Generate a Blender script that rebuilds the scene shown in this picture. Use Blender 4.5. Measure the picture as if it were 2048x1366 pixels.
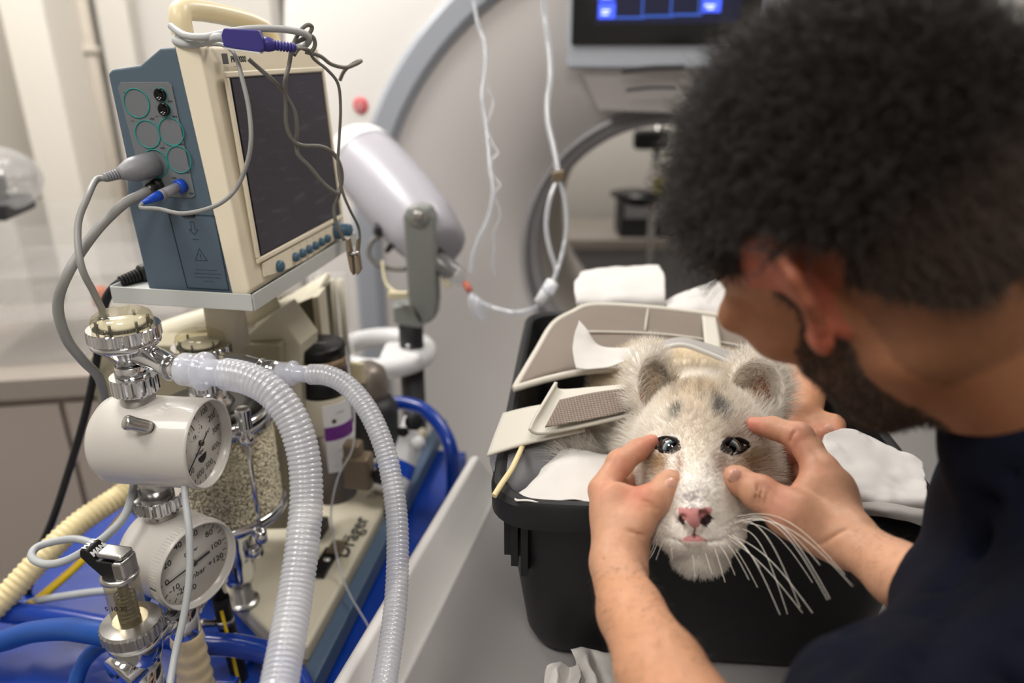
import bpy, bmesh, math, random
import numpy as np
from mathutils import Vector, Matrix, noise as mnoise
random.seed(7); RNG = np.random.default_rng(7)
for _o in list(bpy.data.objects): bpy.data.objects.remove(_o)
C = bpy.context.scene.collection
SC = bpy.context.scene
# ------------------------------------------------------------------ camera
F = 1480.0; TH = math.radians(21.5); SN, CS = math.sin(TH), math.cos(TH)
CAM = Vector((0, 0, 1.55))
_cd = bpy.data.cameras.new('camera'); cam = bpy.data.objects.new('camera', _cd); C.objects.link(cam)
cam.location = CAM; cam.rotation_euler = (math.radians(90) - TH, 0, 0)
_cd.sensor_width = 36.0; _cd.lens = 36.0 * F / 2048; _cd.clip_start = 0.02
_cd.dof.use_dof = True; _cd.dof.focus_distance = 0.72; _cd.dof.aperture_fstop = 2.6
SC.camera = cam
# ------------------------------------------------------------------ world, light, exposure
w = bpy.data.worlds.new('world'); SC.world = w; w.use_nodes = True
w.node_tree.nodes['Background'].inputs[0].default_value = (0.9, 0.95, 1, 1)
w.node_tree.nodes['Background'].inputs[1].default_value = 0.10
SC.view_settings.view_transform = 'Standard'; SC.view_settings.look = 'None'
SC.view_settings.exposure = 0.0; SC.view_settings.gamma = 1.0; SC.view_settings.use_curve_mapping = False
CEIL = 2.75
LIGHTS = [(-1.0, 1.5, 23), (0.65, 1.45, 11), (-1.05, 0.15, 12), (-0.05, -0.5, 13), (-1.6, 2.2, 12), (0.3, 3.4, 18)]
for lx, ly, lp in LIGHTS:
    ld = bpy.data.lights.new('ceiling_lamp', 'AREA'); ld.shape = 'RECTANGLE'; ld.size = 0.56; ld.size_y = 0.56
    ld.energy = lp; ld.color = (1.0, 0.98, 0.955)
    lo = bpy.data.objects.new('ceiling_lamp', ld); C.objects.link(lo); lo.location = (lx, ly, CEIL - 0.035)

# ------------------------------------------------------------------ measuring helpers (photo measurements -> metres)
def at(px, py, d):
    x = (px - 1024) / F * d; y = (683 - py) / F * d
    return CAM + Vector((x, d * CS + y * SN, -d * SN + y * CS))
def ray(px, py):
    return (at(px, py, 1.0) - CAM)
def onplane(px, py, o, n):
    r = ray(px, py); return CAM + r * ((Vector(o) - CAM).dot(n) / r.dot(n))
def onz(px, py, z):
    return onplane(px, py, (0, 0, z), Vector((0, 0, 1)))
def zy(X, Y, py):
    k = (683 - py) / F
    return CAM.z + (k * Y * CS - Y * SN) / (CS + k * SN)
def proj(p):
    q = Vector(p) - CAM; d = q.y * CS - q.z * SN
    return (1024 + q.x / d * F, 683 - (q.y * SN + q.z * CS) / d * F, d)
def rpx(w_px, d): return w_px / F * d

# ------------------------------------------------------------------ materials
MATS = {}
def nodes(name):
    m = bpy.data.materials.new(name); m.use_nodes = True
    nt = m.node_tree; return m, nt, nt.nodes['Principled BSDF']
def N(nt, t, **kw):
    n = nt.nodes.new(t)
    for k, v in kw.items(): setattr(n, k, v)
    return n
def bump(nt, b, scale, strength, dist=0.002, detail=4, obj=True):
    tc = N(nt, 'ShaderNodeTexCoord'); nz = N(nt, 'ShaderNodeTexNoise'); bp = N(nt, 'ShaderNodeBump')
    nz.inputs['Scale'].default_value = scale; nz.inputs['Detail'].default_value = detail
    bp.inputs['Strength'].default_value = strength; bp.inputs['Distance'].default_value = dist
    nt.links.new(tc.outputs['Object'], nz.inputs['Vector']); nt.links.new(nz.outputs['Fac'], bp.inputs['Height'])
    nt.links.new(bp.outputs['Normal'], b.inputs['Normal']); return nz
def srgb(c):
    if isinstance(c, str):
        c = tuple(int(c[i:i+2], 16) / 255 for i in (0, 2, 4))
    return tuple((v / 12.92 if v <= 0.04045 else ((v + 0.055) / 1.055) ** 2.4) for v in c) + (1,)
def mat(name, col, rough=0.5, metal=0.0, bs=None, bstr=0.15, bd=0.001, var=0.0, vscale=30, coat=0.0, trans=0.0, alpha=1.0, sss=0.0, emit=0, spec=0.5, ior=1.45, sheen=0, alpha_tex=False):
    m, nt, b = nodes(name); c = srgb(col)
    b.inputs['Base Color'].default_value = c; b.inputs['Roughness'].default_value = rough; b.inputs['Metallic'].default_value = metal
    b.inputs['Coat Weight'].default_value = coat; b.inputs['Transmission Weight'].default_value = trans; b.inputs['Alpha'].default_value = alpha
    b.inputs['Specular IOR Level'].default_value = spec; b.inputs['IOR'].default_value = ior; b.inputs['Sheen Weight'].default_value = sheen
    if sss: b.inputs['Subsurface Weight'].default_value = sss; b.inputs['Subsurface Radius'].default_value = (0.01, 0.004, 0.002)
    if emit: b.inputs['Emission Color'].default_value = c; b.inputs['Emission Strength'].default_value = emit
    if bs: bump(nt, b, bs, bstr, bd)
    if var:
        tc = N(nt, 'ShaderNodeTexCoord'); nz = N(nt, 'ShaderNodeTexNoise'); nz.inputs['Scale'].default_value = vscale; nz.inputs['Detail'].default_value = 5
        cr = N(nt, 'ShaderNodeValToRGB'); cr.color_ramp.elements[0].position = 0.3; cr.color_ramp.elements[1].position = 0.7
        cr.color_ramp.elements[0].color = tuple(v * (1 - var) for v in c[:3]) + (1,)
        cr.color_ramp.elements[1].color = tuple(min(1, v * (1 + var)) for v in c[:3]) + (1,)
        nt.links.new(tc.outputs['Object'], nz.inputs['Vector']); nt.links.new(nz.outputs['Fac'], cr.inputs['Fac']); nt.links.new(cr.outputs['Color'], b.inputs['Base Color'])
    MATS[name] = m; return m
def attr_mat(name, rough=0.5, sss=0.0, attr='Col', bs=None, bstr=0.2, bd=0.0006, spec=0.5, detail_var=0.0, vscale=200, sheen=0.0):
    m, nt, b = nodes(name); a = N(nt, 'ShaderNodeAttribute'); a.attribute_name = attr
    b.inputs['Roughness'].default_value = rough; b.inputs['Specular IOR Level'].default_value = spec; b.inputs['Sheen Weight'].default_value = sheen
    out = a.outputs['Color']
    if detail_var:
        tc = N(nt, 'ShaderNodeTexCoord'); nz = N(nt, 'ShaderNodeTexNoise'); nz.inputs['Scale'].default_value = vscale; nz.inputs['Detail'].default_value = 4
        mp = N(nt, 'ShaderNodeMapRange'); mp.inputs[3].default_value = 1 - detail_var; mp.inputs[4].default_value = 1 + detail_var
        mx = N(nt, 'ShaderNodeMix', data_type='RGBA', blend_type='MULTIPLY'); mx.inputs[0].default_value = 1
        nt.links.new(tc.outputs['Object'], nz.inputs['Vector']); nt.links.new(nz.outputs['Fac'], mp.inputs[0])
        nt.links.new(out, mx.inputs[6]); nt.links.new(mp.outputs[0], mx.inputs[7]); out = mx.outputs[2]
    nt.links.new(out, b.inputs['Base Color'])
    if sss:
        b.inputs['Subsurface Weight'].default_value = sss; b.inputs['Subsurface Radius'].default_value = (0.008, 0.003, 0.0015); b.inputs['Subsurface Scale'].default_value = 0.5
    if bs: bump(nt, b, bs, bstr, bd)
    MATS[name] = m; return m
def clear_mat(name, tint, clear=0.5, gloss=0.15, rough=0.15, translucent=0.5):
    """thin translucent plastic: see-through, milky and shiny at once"""
    m = bpy.data.materials.new(name); m.use_nodes = True; nt = m.node_tree; nt.nodes.clear()
    o = N(nt, 'ShaderNodeOutputMaterial'); t = N(nt, 'ShaderNodeBsdfTransparent'); d = N(nt, 'ShaderNodeBsdfDiffuse'); tr = N(nt, 'ShaderNodeBsdfTranslucent'); g = N(nt, 'ShaderNodeBsdfGlossy')
    c = srgb(tint); d.inputs[0].default_value = c; tr.inputs[0].default_value = c; t.inputs[0].default_value = tuple(0.5 + 0.5 * v for v in c[:3]) + (1,)
    g.inputs['Roughness'].default_value = rough
    m1 = N(nt, 'ShaderNodeMixShader'); m1.inputs[0].default_value = translucent; m2 = N(nt, 'ShaderNodeMixShader'); m2.inputs[0].default_value = clear; m3 = N(nt, 'ShaderNodeMixShader')
    fr = N(nt, 'ShaderNodeLayerWeight'); fr.inputs[0].default_value = 0.5; pw = N(nt, 'ShaderNodeMath', operation='POWER'); pw.inputs[1].default_value = 4; ma = N(nt, 'ShaderNodeMath', operation='MULTIPLY_ADD'); ma.inputs[1].default_value = 0.45; ma.inputs[2].default_value = gloss
    nt.links.new(fr.outputs['Facing'], pw.inputs[0]); nt.links.new(pw.outputs[0], ma.inputs[0]); nt.links.new(ma.outputs[0], m3.inputs[0])
    nt.links.new(d.outputs[0], m1.inputs[1]); nt.links.new(tr.outputs[0], m1.inputs[2])
    nt.links.new(m1.outputs[0], m2.inputs[1]); nt.links.new(t.outputs[0], m2.inputs[2])
    nt.links.new(m2.outputs[0], m3.inputs[1]); nt.links.new(g.outputs[0], m3.inputs[2]); nt.links.new(m3.outputs[0], o.inputs[0])
    MATS[name] = m; return m
mat('chrome', 'd8d8da', 0.10, 1.0); mat('steel', 'b9b7b4', 0.28, 1.0, bs=300, bstr=0.05); mat('darkmetal', '5c5a58', 0.35, 1.0)
mat('cream', 'ece2cb', 0.42, bs=400, bstr=0.05, var=0.03, vscale=12); mat('handle_cream', 'e2d3ad', 0.35)
mat('monitor_blue', '51616f', 0.55, bs=900, bstr=0.15, bd=0.0003); mat('port_grey', '6d7276', 0.5); mat('teal', '1f8a86', 0.5)
mat('black', '0c0c0d', 0.4); mat('black_rubber', '141415', 0.6); mat('black_gloss', '060607', 0.12); mat('dark_line', '243442', 0.7)
mat('bezel_black', '0b0c10', 0.25); mat('button_blue', '44637a', 0.35); mat('cable_grey', '8f8f8d', 0.45); mat('cable_dark', '6e6c66', 0.5); mat('cable_light', 'b4b6b6', 0.45)
mat('plug_grey', '8a8a90', 0.4); mat('plug_blue', '0f46b8', 0.35); mat('purple', '3b3584', 0.42); mat('tray_grey', 'c3c6c4', 0.35); mat('white_plastic', 'e6e6e8', 0.35)
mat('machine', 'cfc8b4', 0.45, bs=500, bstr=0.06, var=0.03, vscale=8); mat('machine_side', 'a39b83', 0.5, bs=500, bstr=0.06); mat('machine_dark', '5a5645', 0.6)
mat('slate', '4d6078', 0.5); mat('trolley_blue', '0a3590', 0.25, coat=0.3); mat('trolley_deep', '0a2a78', 0.3)
mat('gauge_white', 'c6c2bc', 0.35, coat=0.3); mat('dial', 'd9d6cf', 0.6); mat('ink', '1c1c1e', 0.6); mat('ink_grey', '58585a', 0.6)
mat('granule', 'fff8e6', 0.9); mat('hose_cream', 'e0cfa0', 0.5); mat('rubber_cream', 'd9c59b', 0.55); mat('hose_yellow', 'e8c40f', 0.45); mat('hose_blue', '114694', 0.4); mat('tube_grey', 'a9adb0', 0.4)
mat('band_gold', 'a08a72', 0.35, 0.8); mat('vapor_cream', 'c9c1ae', 0.5); mat('vapor_grey', '857c74', 0.4, 0.5); mat('label_white', 'e4e4e6', 0.6); mat('label_purple', '6e2f86', 0.6); mat('brass_grey', '8a7b66', 0.4, 0.6)
mat('gantry', 'cfcbc9', 0.38, bs=40, bstr=0.02); mat('gantry_body', 'dedbd8', 0.4); mat('gantry_band', 'a2a7b0', 0.35); mat('gantry_grey', '8e8c8e', 0.4); mat('bore', 'b5b0aa', 0.5)
mat('red_button', 'c8303c', 0.4); mat('ui_blue', '3a52e0', 0.5, emit=1.2); mat('ui_line', '2c4fa8', 0.5, emit=0.7); mat('ui_dark', '0a0f2c', 0.4, emit=0.4); mat('ui_text', 'b8c4ff', 0.5, emit=1.5)
mat('injector', 'a9a7b0', 0.32, bs=60, bstr=0.02); mat('injector_grey', '878a86', 0.4); mat('charcoal', '2c2c2f', 0.5)
mat('wall', 'd6d2cb', 0.8, bs=20, bstr=0.03, var=0.02, vscale=2); mat('wall_grey', 'cfccc7', 0.8, bs=20, bstr=0.03); mat('pillar', 'e0dbd2', 0.7); mat('pipe_beige', 'c6beb2', 0.6); mat('counter', '9d948c', 0.45); mat('cabinet', 'b3a8a0', 0.5); mat('ceiling', 'e3e1dc', 0.9); mat('floor', '77736f', 0.4, var=0.05, vscale=4)
mat('lamp_glow', 'fff4e4', 0.5, emit=5.0); mat('table_white', 'd8d5d3', 0.4, bs=60, bstr=0.03); mat('table_grey', '8d8a8a', 0.5, bs=200, bstr=0.05)
mat('tub', '131417', 0.45, bs=700, bstr=0.35, bd=0.0004, var=0.2, vscale=40); mat('paper', 'd0cdc9', 0.8, bs=220, bstr=0.25, bd=0.0006, sss=0.0); mat('sheet_grey', 'a5a19e', 0.8, bs=300, bstr=0.2); mat('pad_white', 'd2cfcd', 0.85, bs=150, bstr=0.2)
mat('strap_edge', 'c9c5ba', 0.7, bs=500, bstr=0.25); mat('strap_face', '9c9187', 0.95); mat('board_tan', '7a6f66', 0.7, bs=120, bstr=0.1, var=0.05, vscale=15); mat('board_edge', 'cdc8bd', 0.6)
mat('shirt', '070b1a', 0.95, bs=350, bstr=0.3, bd=0.0006, var=0.25, vscale=30, spec=0.2); mat('grey_cloth', '6d6d70', 0.9, bs=300, bstr=0.3)
mat('yellow_tag', 'c9c030', 0.6); mat('ivory_tag', 'd9cfae', 0.5); mat('salmon', 'c86a58', 0.5); mat('orange', 'c0603a', 0.5)
mat('glass_dial', 'ffffff', 0.03, trans=1.0, ior=1.2)
clear_mat('tube_clear', 'eceef4', 0.46, 0.10, 0.18, 0.4); clear_mat('connector_clear', 'f6f8ff', 0.55, 0.06, 0.15, 0.5); clear_mat('iv_clear', 'eef2f8', 0.45, 0.15, 0.1, 0.5)
clear_mat('dome_glass', 'efe8c8', 0.93, 0.05, 0.03, 0.3); clear_mat('canister_glass', 'f4f2e6', 0.97, 0.01, 0.03, 0.3); clear_mat('valve_glass', 'd9ca9c', 0.82, 0.06, 0.05, 0.3); clear_mat('acrylic', 'ffffff', 0.90, 0.02, 0.05, 0.5); clear_mat('bag_clear', 'eeeef0', 0.78, 0.06, 0.2, 0.5)
# strap: fine woven rows
def _strap():
    m, nt, b = nodes('strap_weave'); tc = N(nt, 'ShaderNodeUVMap'); br = N(nt, 'ShaderNodeTexBrick'); br.inputs['Scale'].default_value = 1
    br.inputs['Color1'].default_value = srgb('9a8c80'); br.inputs['Color2'].default_value = srgb('8d8075'); br.inputs['Mortar'].default_value = srgb('6d625a')
    br.inputs['Brick Width'].default_value = 0.0035; br.inputs['Row Height'].default_value = 0.0032; br.inputs['Mortar Size'].default_value = 0.0006
    b.inputs['Roughness'].default_value = 0.95; bp = N(nt, 'ShaderNodeBump'); bp.inputs['Distance'].default_value = 0.001; bp.inputs['Strength'].default_value = 0.7; bp.invert = True
    nt.links.new(tc.outputs[0], br.inputs['Vector']); nt.links.new(br.outputs['Color'], b.inputs['Base Color']); nt.links.new(br.outputs['Fac'], bp.inputs['Height']); nt.links.new(bp.outputs[0], b.inputs['Normal'])
    MATS['strap_weave'] = m
_strap()
def _screen():
    m, nt, b = nodes('screen_glass'); tc = N(nt, 'ShaderNodeTexCoord'); nz = N(nt, 'ShaderNodeTexNoise'); nz.inputs['Scale'].default_value = 70; nz.inputs['Detail'].default_value = 8
    mp = N(nt, 'ShaderNodeMapping'); mp.inputs['Scale'].default_value = (0.35, 0.35, 2.2)
    cr = N(nt, 'ShaderNodeValToRGB'); cr.color_ramp.elements[0].position = 0.56; cr.color_ramp.elements[0].color = srgb('3b3842'); cr.color_ramp.elements[1].position = 0.78; cr.color_ramp.elements[1].color = srgb('57545c')
    nt.links.new(tc.outputs['Object'], mp.inputs[0]); nt.links.new(mp.outputs[0], nz.inputs['Vector']); nt.links.new(nz.outputs['Fac'], cr.inputs[0]); nt.links.new(cr.outputs[0], b.inputs['Base Color'])
    b.inputs['Roughness'].default_value = 0.34; MATS['screen_glass'] = m
_screen()

# ------------------------------------------------------------------ mesh builder
def frame_from(axis, up=None):
    z = Vector(axis).normalized(); u = Vector(up) if up else (Vector((0, 0, 1)) if abs(z.z) < 0.9 else Vector((0, 1, 0)))
    x = u.cross(z).normalized(); y = z.cross(x)
    return x, y, z
def catmull(pts, n=8, closed=False):
    P = [np.array(p, dtype=float) for p in pts]; out = []; L = len(P)
    rng = range(L if closed else L - 1)
    for i in rng:
        g = (lambda k: P[k % L]) if closed else (lambda k: P[min(max(k, 0), L - 1)])
        p0, p1, p2, p3 = g(i - 1), g(i), g(i + 1), g(i + 2)
        for j in range(n):
            t = j / n
            out.append(0.5 * ((2 * p1) + (-p0 + p2) * t + (2 * p0 - 5 * p1 + 4 * p2 - p3) * t * t + (-p0 + 3 * p1 - 3 * p2 + p3) * t ** 3))
    if not closed: out.append(P[-1])
    return [Vector(tuple(o)) if len(o) == 3 else o for o in out]
ORI = {}
class MB:
    def __init__(s): s.v = []; s.f = []; s.sm = []; s.uv = {}
    def add(s, vs, fs, smooth=False):
        b = len(s.v); s.v += [Vector(v) for v in vs]; s.f += [tuple(i + b for i in f) for f in fs]; s.sm += [smooth] * len(fs); return s
    def box(s, o, a, b, c):
        o, a, b, c = map(Vector, (o, a, b, c))
        vs = [o, o + a, o + a + b, o + b, o + c, o + a + c, o + a + b + c, o + b + c]
        fs = [(3, 2, 1, 0), (4, 5, 6, 7), (0, 1, 5, 4), (1, 2, 6, 5), (2, 3, 7, 6), (3, 0, 4, 7)]
        if a.cross(b).dot(c) < 0: fs = [tuple(reversed(f)) for f in fs]
        return s.add(vs, fs)
    def cbox(s, c, a, b, d):
        c, a, b, d = map(Vector, (c, a, b, d)); return s.box(c - a / 2 - b / 2 - d / 2, a, b, d)
    def prism(s, poly, ext, smooth=False):
        poly = [Vector(p) for p in poly]; n = len(poly); ext = Vector(ext)
        nrm = Vector((0, 0, 0))
        for i in range(n): nrm += poly[i].cross(poly[(i + 1) % n])
        if nrm.dot(ext) > 0: poly = poly[::-1]
        vs = poly + [p + ext for p in poly]
        s.add(vs, [tuple(range(n)), tuple(range(2 * n - 1, n - 1, -1))]); b = len(s.v) - 2 * n
        s.f += [(b + i, b + n + i, b + n + (i + 1) % n, b + (i + 1) % n) for i in range(n)]; s.sm += [smooth] * n
        return s
    def lathe(s, prof, o=(0, 0, 0), axis=(0, 0, 1), seg=40, up=None, smooth=True, knurl=None, caps=True):
        """prof: list of (r, h) along axis; a repeated point gives a sharp edge"""
        x, y, z = frame_from(axis, up); o = Vector(o); vs = []; fs = []
        for k, (r, h) in enumerate(prof):
            for i in range(seg):
                a = 2 * math.pi * i / seg; rr = r
                if knurl and knurl[0] <= k <= knurl[1]: rr = r * (1 - knurl[2] * (1 if (i // knurl[3]) % 2 else 0))
                vs.append(o + z * h + x * (rr * math.cos(a)) + y * (rr * math.sin(a)))
        sml = []
        for k in range(len(prof) - 1):
            dr = prof[k + 1][0] - prof[k][0]; dh = prof[k + 1][1] - prof[k][1]
            for i in range(seg):
                j = (i + 1) % seg
                fs.append((k * seg + i, k * seg + j, (k + 1) * seg + j, (k + 1) * seg + i))
        b = len(s.v); s.v += vs; s.f += [tuple(i + b for i in f) for f in fs]; s.sm += [smooth] * len(fs)
        if caps:
            n = len(prof)
            if prof[0][0] > 1e-6: s.f.append(tuple(b + i for i in range(seg - 1, -1, -1))); s.sm.append(False)
            if prof[-1][0] > 1e-6: s.f.append(tuple(b + (n - 1) * seg + i for i in range(seg))); s.sm.append(False)
        return s
    def tube(s, path, r, seg=12, smooth=True, caps=True, closed=False):
        path = [Vector(p) for p in path]; n = len(path); rs = r if hasattr(r, '__len__') else [r] * n
        t0 = (path[1] - path[0]).normalized(); x, y, z = frame_from(t0); vs = []
        for k in range(n):
            a = path[k - 1] if (k > 0 or closed) else path[k]; b_ = path[(k + 1) % n] if (k < n - 1 or closed) else path[k]
            t = (b_ - a).normalized() if (b_ - a).length > 1e-9 else t0
            ax = t0.cross(t)
            if ax.length > 1e-7:
                q = Matrix.Rotation(t0.angle(t), 3, ax.normalized()); x = q @ x; y = q @ y
            t0 = t
            for i in range(seg):
                an = 2 * math.pi * i / seg; vs.append(path[k] + x * (rs[k] * math.cos(an)) + y * (rs[k] * math.sin(an)))
        fs = []
        for k in range(n if closed else n - 1):
            for i in range(seg):
                j = (i + 1) % seg; k2 = (k + 1) % n; fs.append((k * seg + i, k * seg + j, k2 * seg + j, k2 * seg + i))
        b = len(s.v); s.v += vs; s.f += [tuple(i + b for i in f) for f in fs]; s.sm += [smooth] * len(fs)
        if caps and not closed:
            s.f.append(tuple(b + i for i in range(seg - 1, -1, -1))); s.sm.append(False)
            s.f.append(tuple(b + (n - 1) * seg + i for i in range(seg))); s.sm.append(False)
        return s
    def build(s, name, material, parent=None, bevel=0, bseg=2, label=None, cat=None, group=None, kind=None, solid=0, sub=0, auto=None):
        me = bpy.data.meshes.new(name)
        if parent is not None: org = ORI[parent]
        else:
            xs = [v.x for v in s.v]; ys = [v.y for v in s.v]; zs = [v.z for v in s.v]
            org = Vector(((min(xs) + max(xs)) / 2, (min(ys) + max(ys)) / 2, min(zs)))
        me.from_pydata([v - org for v in s.v], [], s.f)
        me.polygons.foreach_set('use_smooth', s.sm); me.update()
        if s.uv:
            ul = me.uv_layers.new(name='UVMap')
            for l in me.loops: ul.data[l.index].uv = s.uv.get(l.vertex_index, (0, 0))
        if material: me.materials.append(MATS[material] if isinstance(material, str) else material)
        o = bpy.data.objects.new(name, me); C.objects.link(o); ORI[o] = org
        if parent is not None: o.parent = parent
        else: o.location = org
        if solid: m = o.modifiers.new('solid', 'SOLIDIFY'); m.thickness = solid; m.offset = 0
        if bevel: m = o.modifiers.new('bevel', 'BEVEL'); m.width = bevel; m.segments = bseg; m.limit_method = 'ANGLE'; m.angle_limit = math.radians(35); m.harden_normals = True
        if sub: m = o.modifiers.new('sub', 'SUBSURF'); m.levels = sub; m.render_levels = sub
        if auto: me.set_sharp_from_angle(angle=math.radians(auto))
        return props(o, label, cat, group, kind)
def props(o, label=None, cat=None, group=None, kind=None):
    if label: o['label'] = label
    if cat: o['category'] = cat
    if group: o['group'] = group
    if kind: o['kind'] = kind
    return o
def thing(name, label, cat, loc, group=None):
    o = bpy.data.objects.new(name, None); C.objects.link(o); o.location = Vector(loc); o.empty_display_size = 0.02; ORI[o] = Vector(loc)
    return props(o, label, cat, group)
def struct(mb, name, material, bevel=0, parent=None, **k):
    return mb.build(name, material, parent, bevel=bevel, kind=None if parent else 'structure', **k)
def text(body, name, size, o, xdir, ydir, material, parent, align='CENTER', ext=0.0002, bold=0):
    cu = bpy.data.curves.new(name, 'FONT'); cu.body = body; cu.size = size; cu.align_x = align; cu.align_y = 'CENTER'; cu.extrude = ext; cu.offset = bold; cu.resolution_u = 3
    ob = bpy.data.objects.new('tmp', cu); C.objects.link(ob); dg = bpy.context.evaluated_depsgraph_get(); dg.update()
    me = bpy.data.meshes.new_from_object(ob.evaluated_get(dg)); bpy.data.objects.remove(ob)
    x = Vector(xdir).normalized(); y = Vector(ydir); y = (y - x * y.dot(x)).normalized(); z = x.cross(y)
    M = Matrix((x, y, z)).transposed().to_4x4(); M.translation = Vector(o) - ORI[parent]; me.transform(M)
    me.name = name; me.materials.clear(); me.materials.append(MATS[material])
    ob = bpy.data.objects.new(name, me); C.objects.link(ob); ob.parent = parent; ORI[ob] = ORI[parent]; return ob
def patch(rows, nu=6, nv=6, wr=0.0, wscale=25, seed=0):
    """smooth cloth/board surface through a grid of 3D points"""
    g1 = [catmull(r, nu) for r in rows]; cols = list(zip(*g1)); g2 = [catmull(list(c), nv) for c in cols]
    nr = len(g2[0]); nc = len(g2); mb = MB(); vs = []
    for j in range(nr):
        for i in range(nc):
            p = Vector(g2[i][j])
            if wr:
                q = Vector((p.x * wscale + seed, p.y * wscale, p.z * wscale)); p = p + wr * (mnoise.noise_vector(q) + 0.5 * mnoise.noise_vector(q * 2.3)) 
            vs.append(p)
    fs = [(j * nc + i, j * nc + i + 1, (j + 1) * nc + i + 1, (j + 1) * nc + i) for j in range(nr - 1) for i in range(nc - 1)]
    mb.add(vs, fs, True)
    u0 = 0
    for j in range(nr):
        for i in range(nc):
            mb.uv[j * nc + i] = ((g2[i][j] - g2[0][j]).length, (g2[i][j] - g2[i][0]).length)
    return mb
def cable(name, pts, r, material, n=10, seg=10, parent=None, label=None, cat='cable', group=None):
    return MB().tube(catmull(pts, n), r, seg).build(name, material, parent, label=label, cat=None if parent else cat, group=group)

# ------------------------------------------------------------------ implicit sculpting (smooth unions, meshed by surface nets)
class Clay:
    def __init__(s, lo, hi, h):
        s.h = h; s.lo = np.array(lo, dtype=np.float32); n = np.ceil((np.array(hi) - np.array(lo)) / h).astype(int) + 1
        s.n = n; s.v = np.full(n, 0.03, dtype=np.float32)
        s.ax = [s.lo[i] + np.arange(n[i], dtype=np.float32) * h for i in range(3)]
    def blk(s, lo, hi, m):
        sl = []
        for i in range(3):
            a = int(max(0, math.floor((lo[i] - m - s.lo[i]) / s.h))); b = int(min(s.n[i], math.ceil((hi[i] + m - s.lo[i]) / s.h) + 1))
            if b <= a: return None, None
            sl.append(slice(a, b))
        X = s.ax[0][sl[0]][:, None, None]; Y = s.ax[1][sl[1]][None, :, None]; Z = s.ax[2][sl[2]][None, None, :]
        return tuple(sl), (X, Y, Z)
    def mix(s, sl, d, k, op):
        a = s.v[sl]
        if op == 'add':
            h = np.clip(0.5 + 0.5 * (a - d) / k, 0, 1); s.v[sl] = a * (1 - h) + d * h - k * h * (1 - h)
        else:
            d = -d; h = np.clip(0.5 - 0.5 * (a - d) / k, 0, 1); s.v[sl] = a * (1 - h) + d * h + k * h * (1 - h)
    def cone(s, a, b, ra, rb, k=0.004, op='add'):
        a = np.array(a); b = np.array(b); m = max(ra, rb) + k + 3 * s.h
        sl, P = s.blk(np.minimum(a, b), np.maximum(a, b), m)
        if sl is None: return s
        ba = b - a; L = float(ba @ ba) + 1e-12
        t = np.clip(((P[0] - a[0]) * ba[0] + (P[1] - a[1]) * ba[1] + (P[2] - a[2]) * ba[2]) / L, 0, 1)
        d = np.sqrt((P[0] - a[0] - t * ba[0]) ** 2 + (P[1] - a[1] - t * ba[1]) ** 2 + (P[2] - a[2] - t * ba[2]) ** 2) - (ra + (rb - ra) * t)
        s.mix(sl, d, k, op); return s
    def chain(s, pts, rs, k=0.004):
        for i in range(len(pts) - 1): s.cone(pts[i], pts[i + 1], rs[i], rs[i + 1], k if i else k)
        return s
    def ell(s, c, r, axes=None, k=0.004, op='add'):
        """axes: 3 unit vectors (rows) for the radii r"""
        c = np.array(c); R = max(r); sl, P = s.blk(c, c, R + k + 3 * s.h)
        if sl is None: return s
        A = np.eye(3) if axes is None else np.array([list(a) for a in axes])
        dx, dy, dz = P[0] - c[0], P[1] - c[1], P[2] - c[2]; k0 = 0; k1 = 0
        for i in range(3):
            q = dx * A[i][0] + dy * A[i][1] + dz * A[i][2]; k0 = k0 + (q / r[i]) ** 2; k1 = k1 + (q / r[i] ** 2) ** 2
        k0 = np.sqrt(k0); k1 = np.sqrt(k1) + 1e-9
        s.mix(sl, k0 * (k0 - 1) / k1, k, op); return s
    def mesh(s):
        v = s.v; S = v < 0; n = s.n
        c = np.zeros(n - 1, dtype=np.int8)
        for i in (0, 1):
            for j in (0, 1):
                for k in (0, 1): c += S[i:n[0] - 1 + i, j:n[1] - 1 + j, k:n[2] - 1 + k]
        act = np.argwhere((c > 0) & (c < 8)); idx = np.full(n - 1, -1, dtype=np.int32); idx[act[:, 0], act[:, 1], act[:, 2]] = np.arange(len(act))
        acc = np.zeros((len(act), 3)); cnt = np.zeros(len(act)); cor = [(i, j, k) for i in (0, 1) for j in (0, 1) for k in (0, 1)]
        for a in cor:
            for b in cor:
                if b <= a or sum(abs(a[q] - b[q]) for q in range(3)) != 1: continue
                va = v[act[:, 0] + a[0], act[:, 1] + a[1], act[:, 2] + a[2]]; vb = v[act[:, 0] + b[0], act[:, 1] + b[1], act[:, 2] + b[2]]
                m = (va < 0) != (vb < 0); t = np.where(m, va / np.where(m, va - vb, 1), 0)
                for q in range(3): acc[:, q] += np.where(m, a[q] + t * (b[q] - a[q]), 0)
                cnt += m
        pos = s.lo + (act + acc / cnt[:, None]) * s.h
        F_ = []
        for ax in range(3):
            sl0 = [slice(None)] * 3; sl1 = [slice(None)] * 3; sl0[ax] = slice(0, n[ax] - 1); sl1[ax] = slice(1, n[ax])
            e = np.argwhere(S[tuple(sl0)] != S[tuple(sl1)]); u, w_ = [(1, 2), (2, 0), (0, 1)][ax]
            e = e[(e[:, u] > 0) & (e[:, w_] > 0) & (e[:, u] < n[u] - 1) & (e[:, w_] < n[w_] - 1)]
            neg = S[e[:, 0], e[:, 1], e[:, 2]]
            def ci(du, dw):
                q = e.copy(); q[:, u] -= du; q[:, w_] -= dw; return idx[q[:, 0], q[:, 1], q[:, 2]]
            q = np.stack([ci(0, 0), ci(1, 0), ci(1, 1), ci(0, 1)], 1)
            q[~neg] = q[~neg][:, ::-1]; F_.append(q)
        return pos, np.concatenate(F_)
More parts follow.
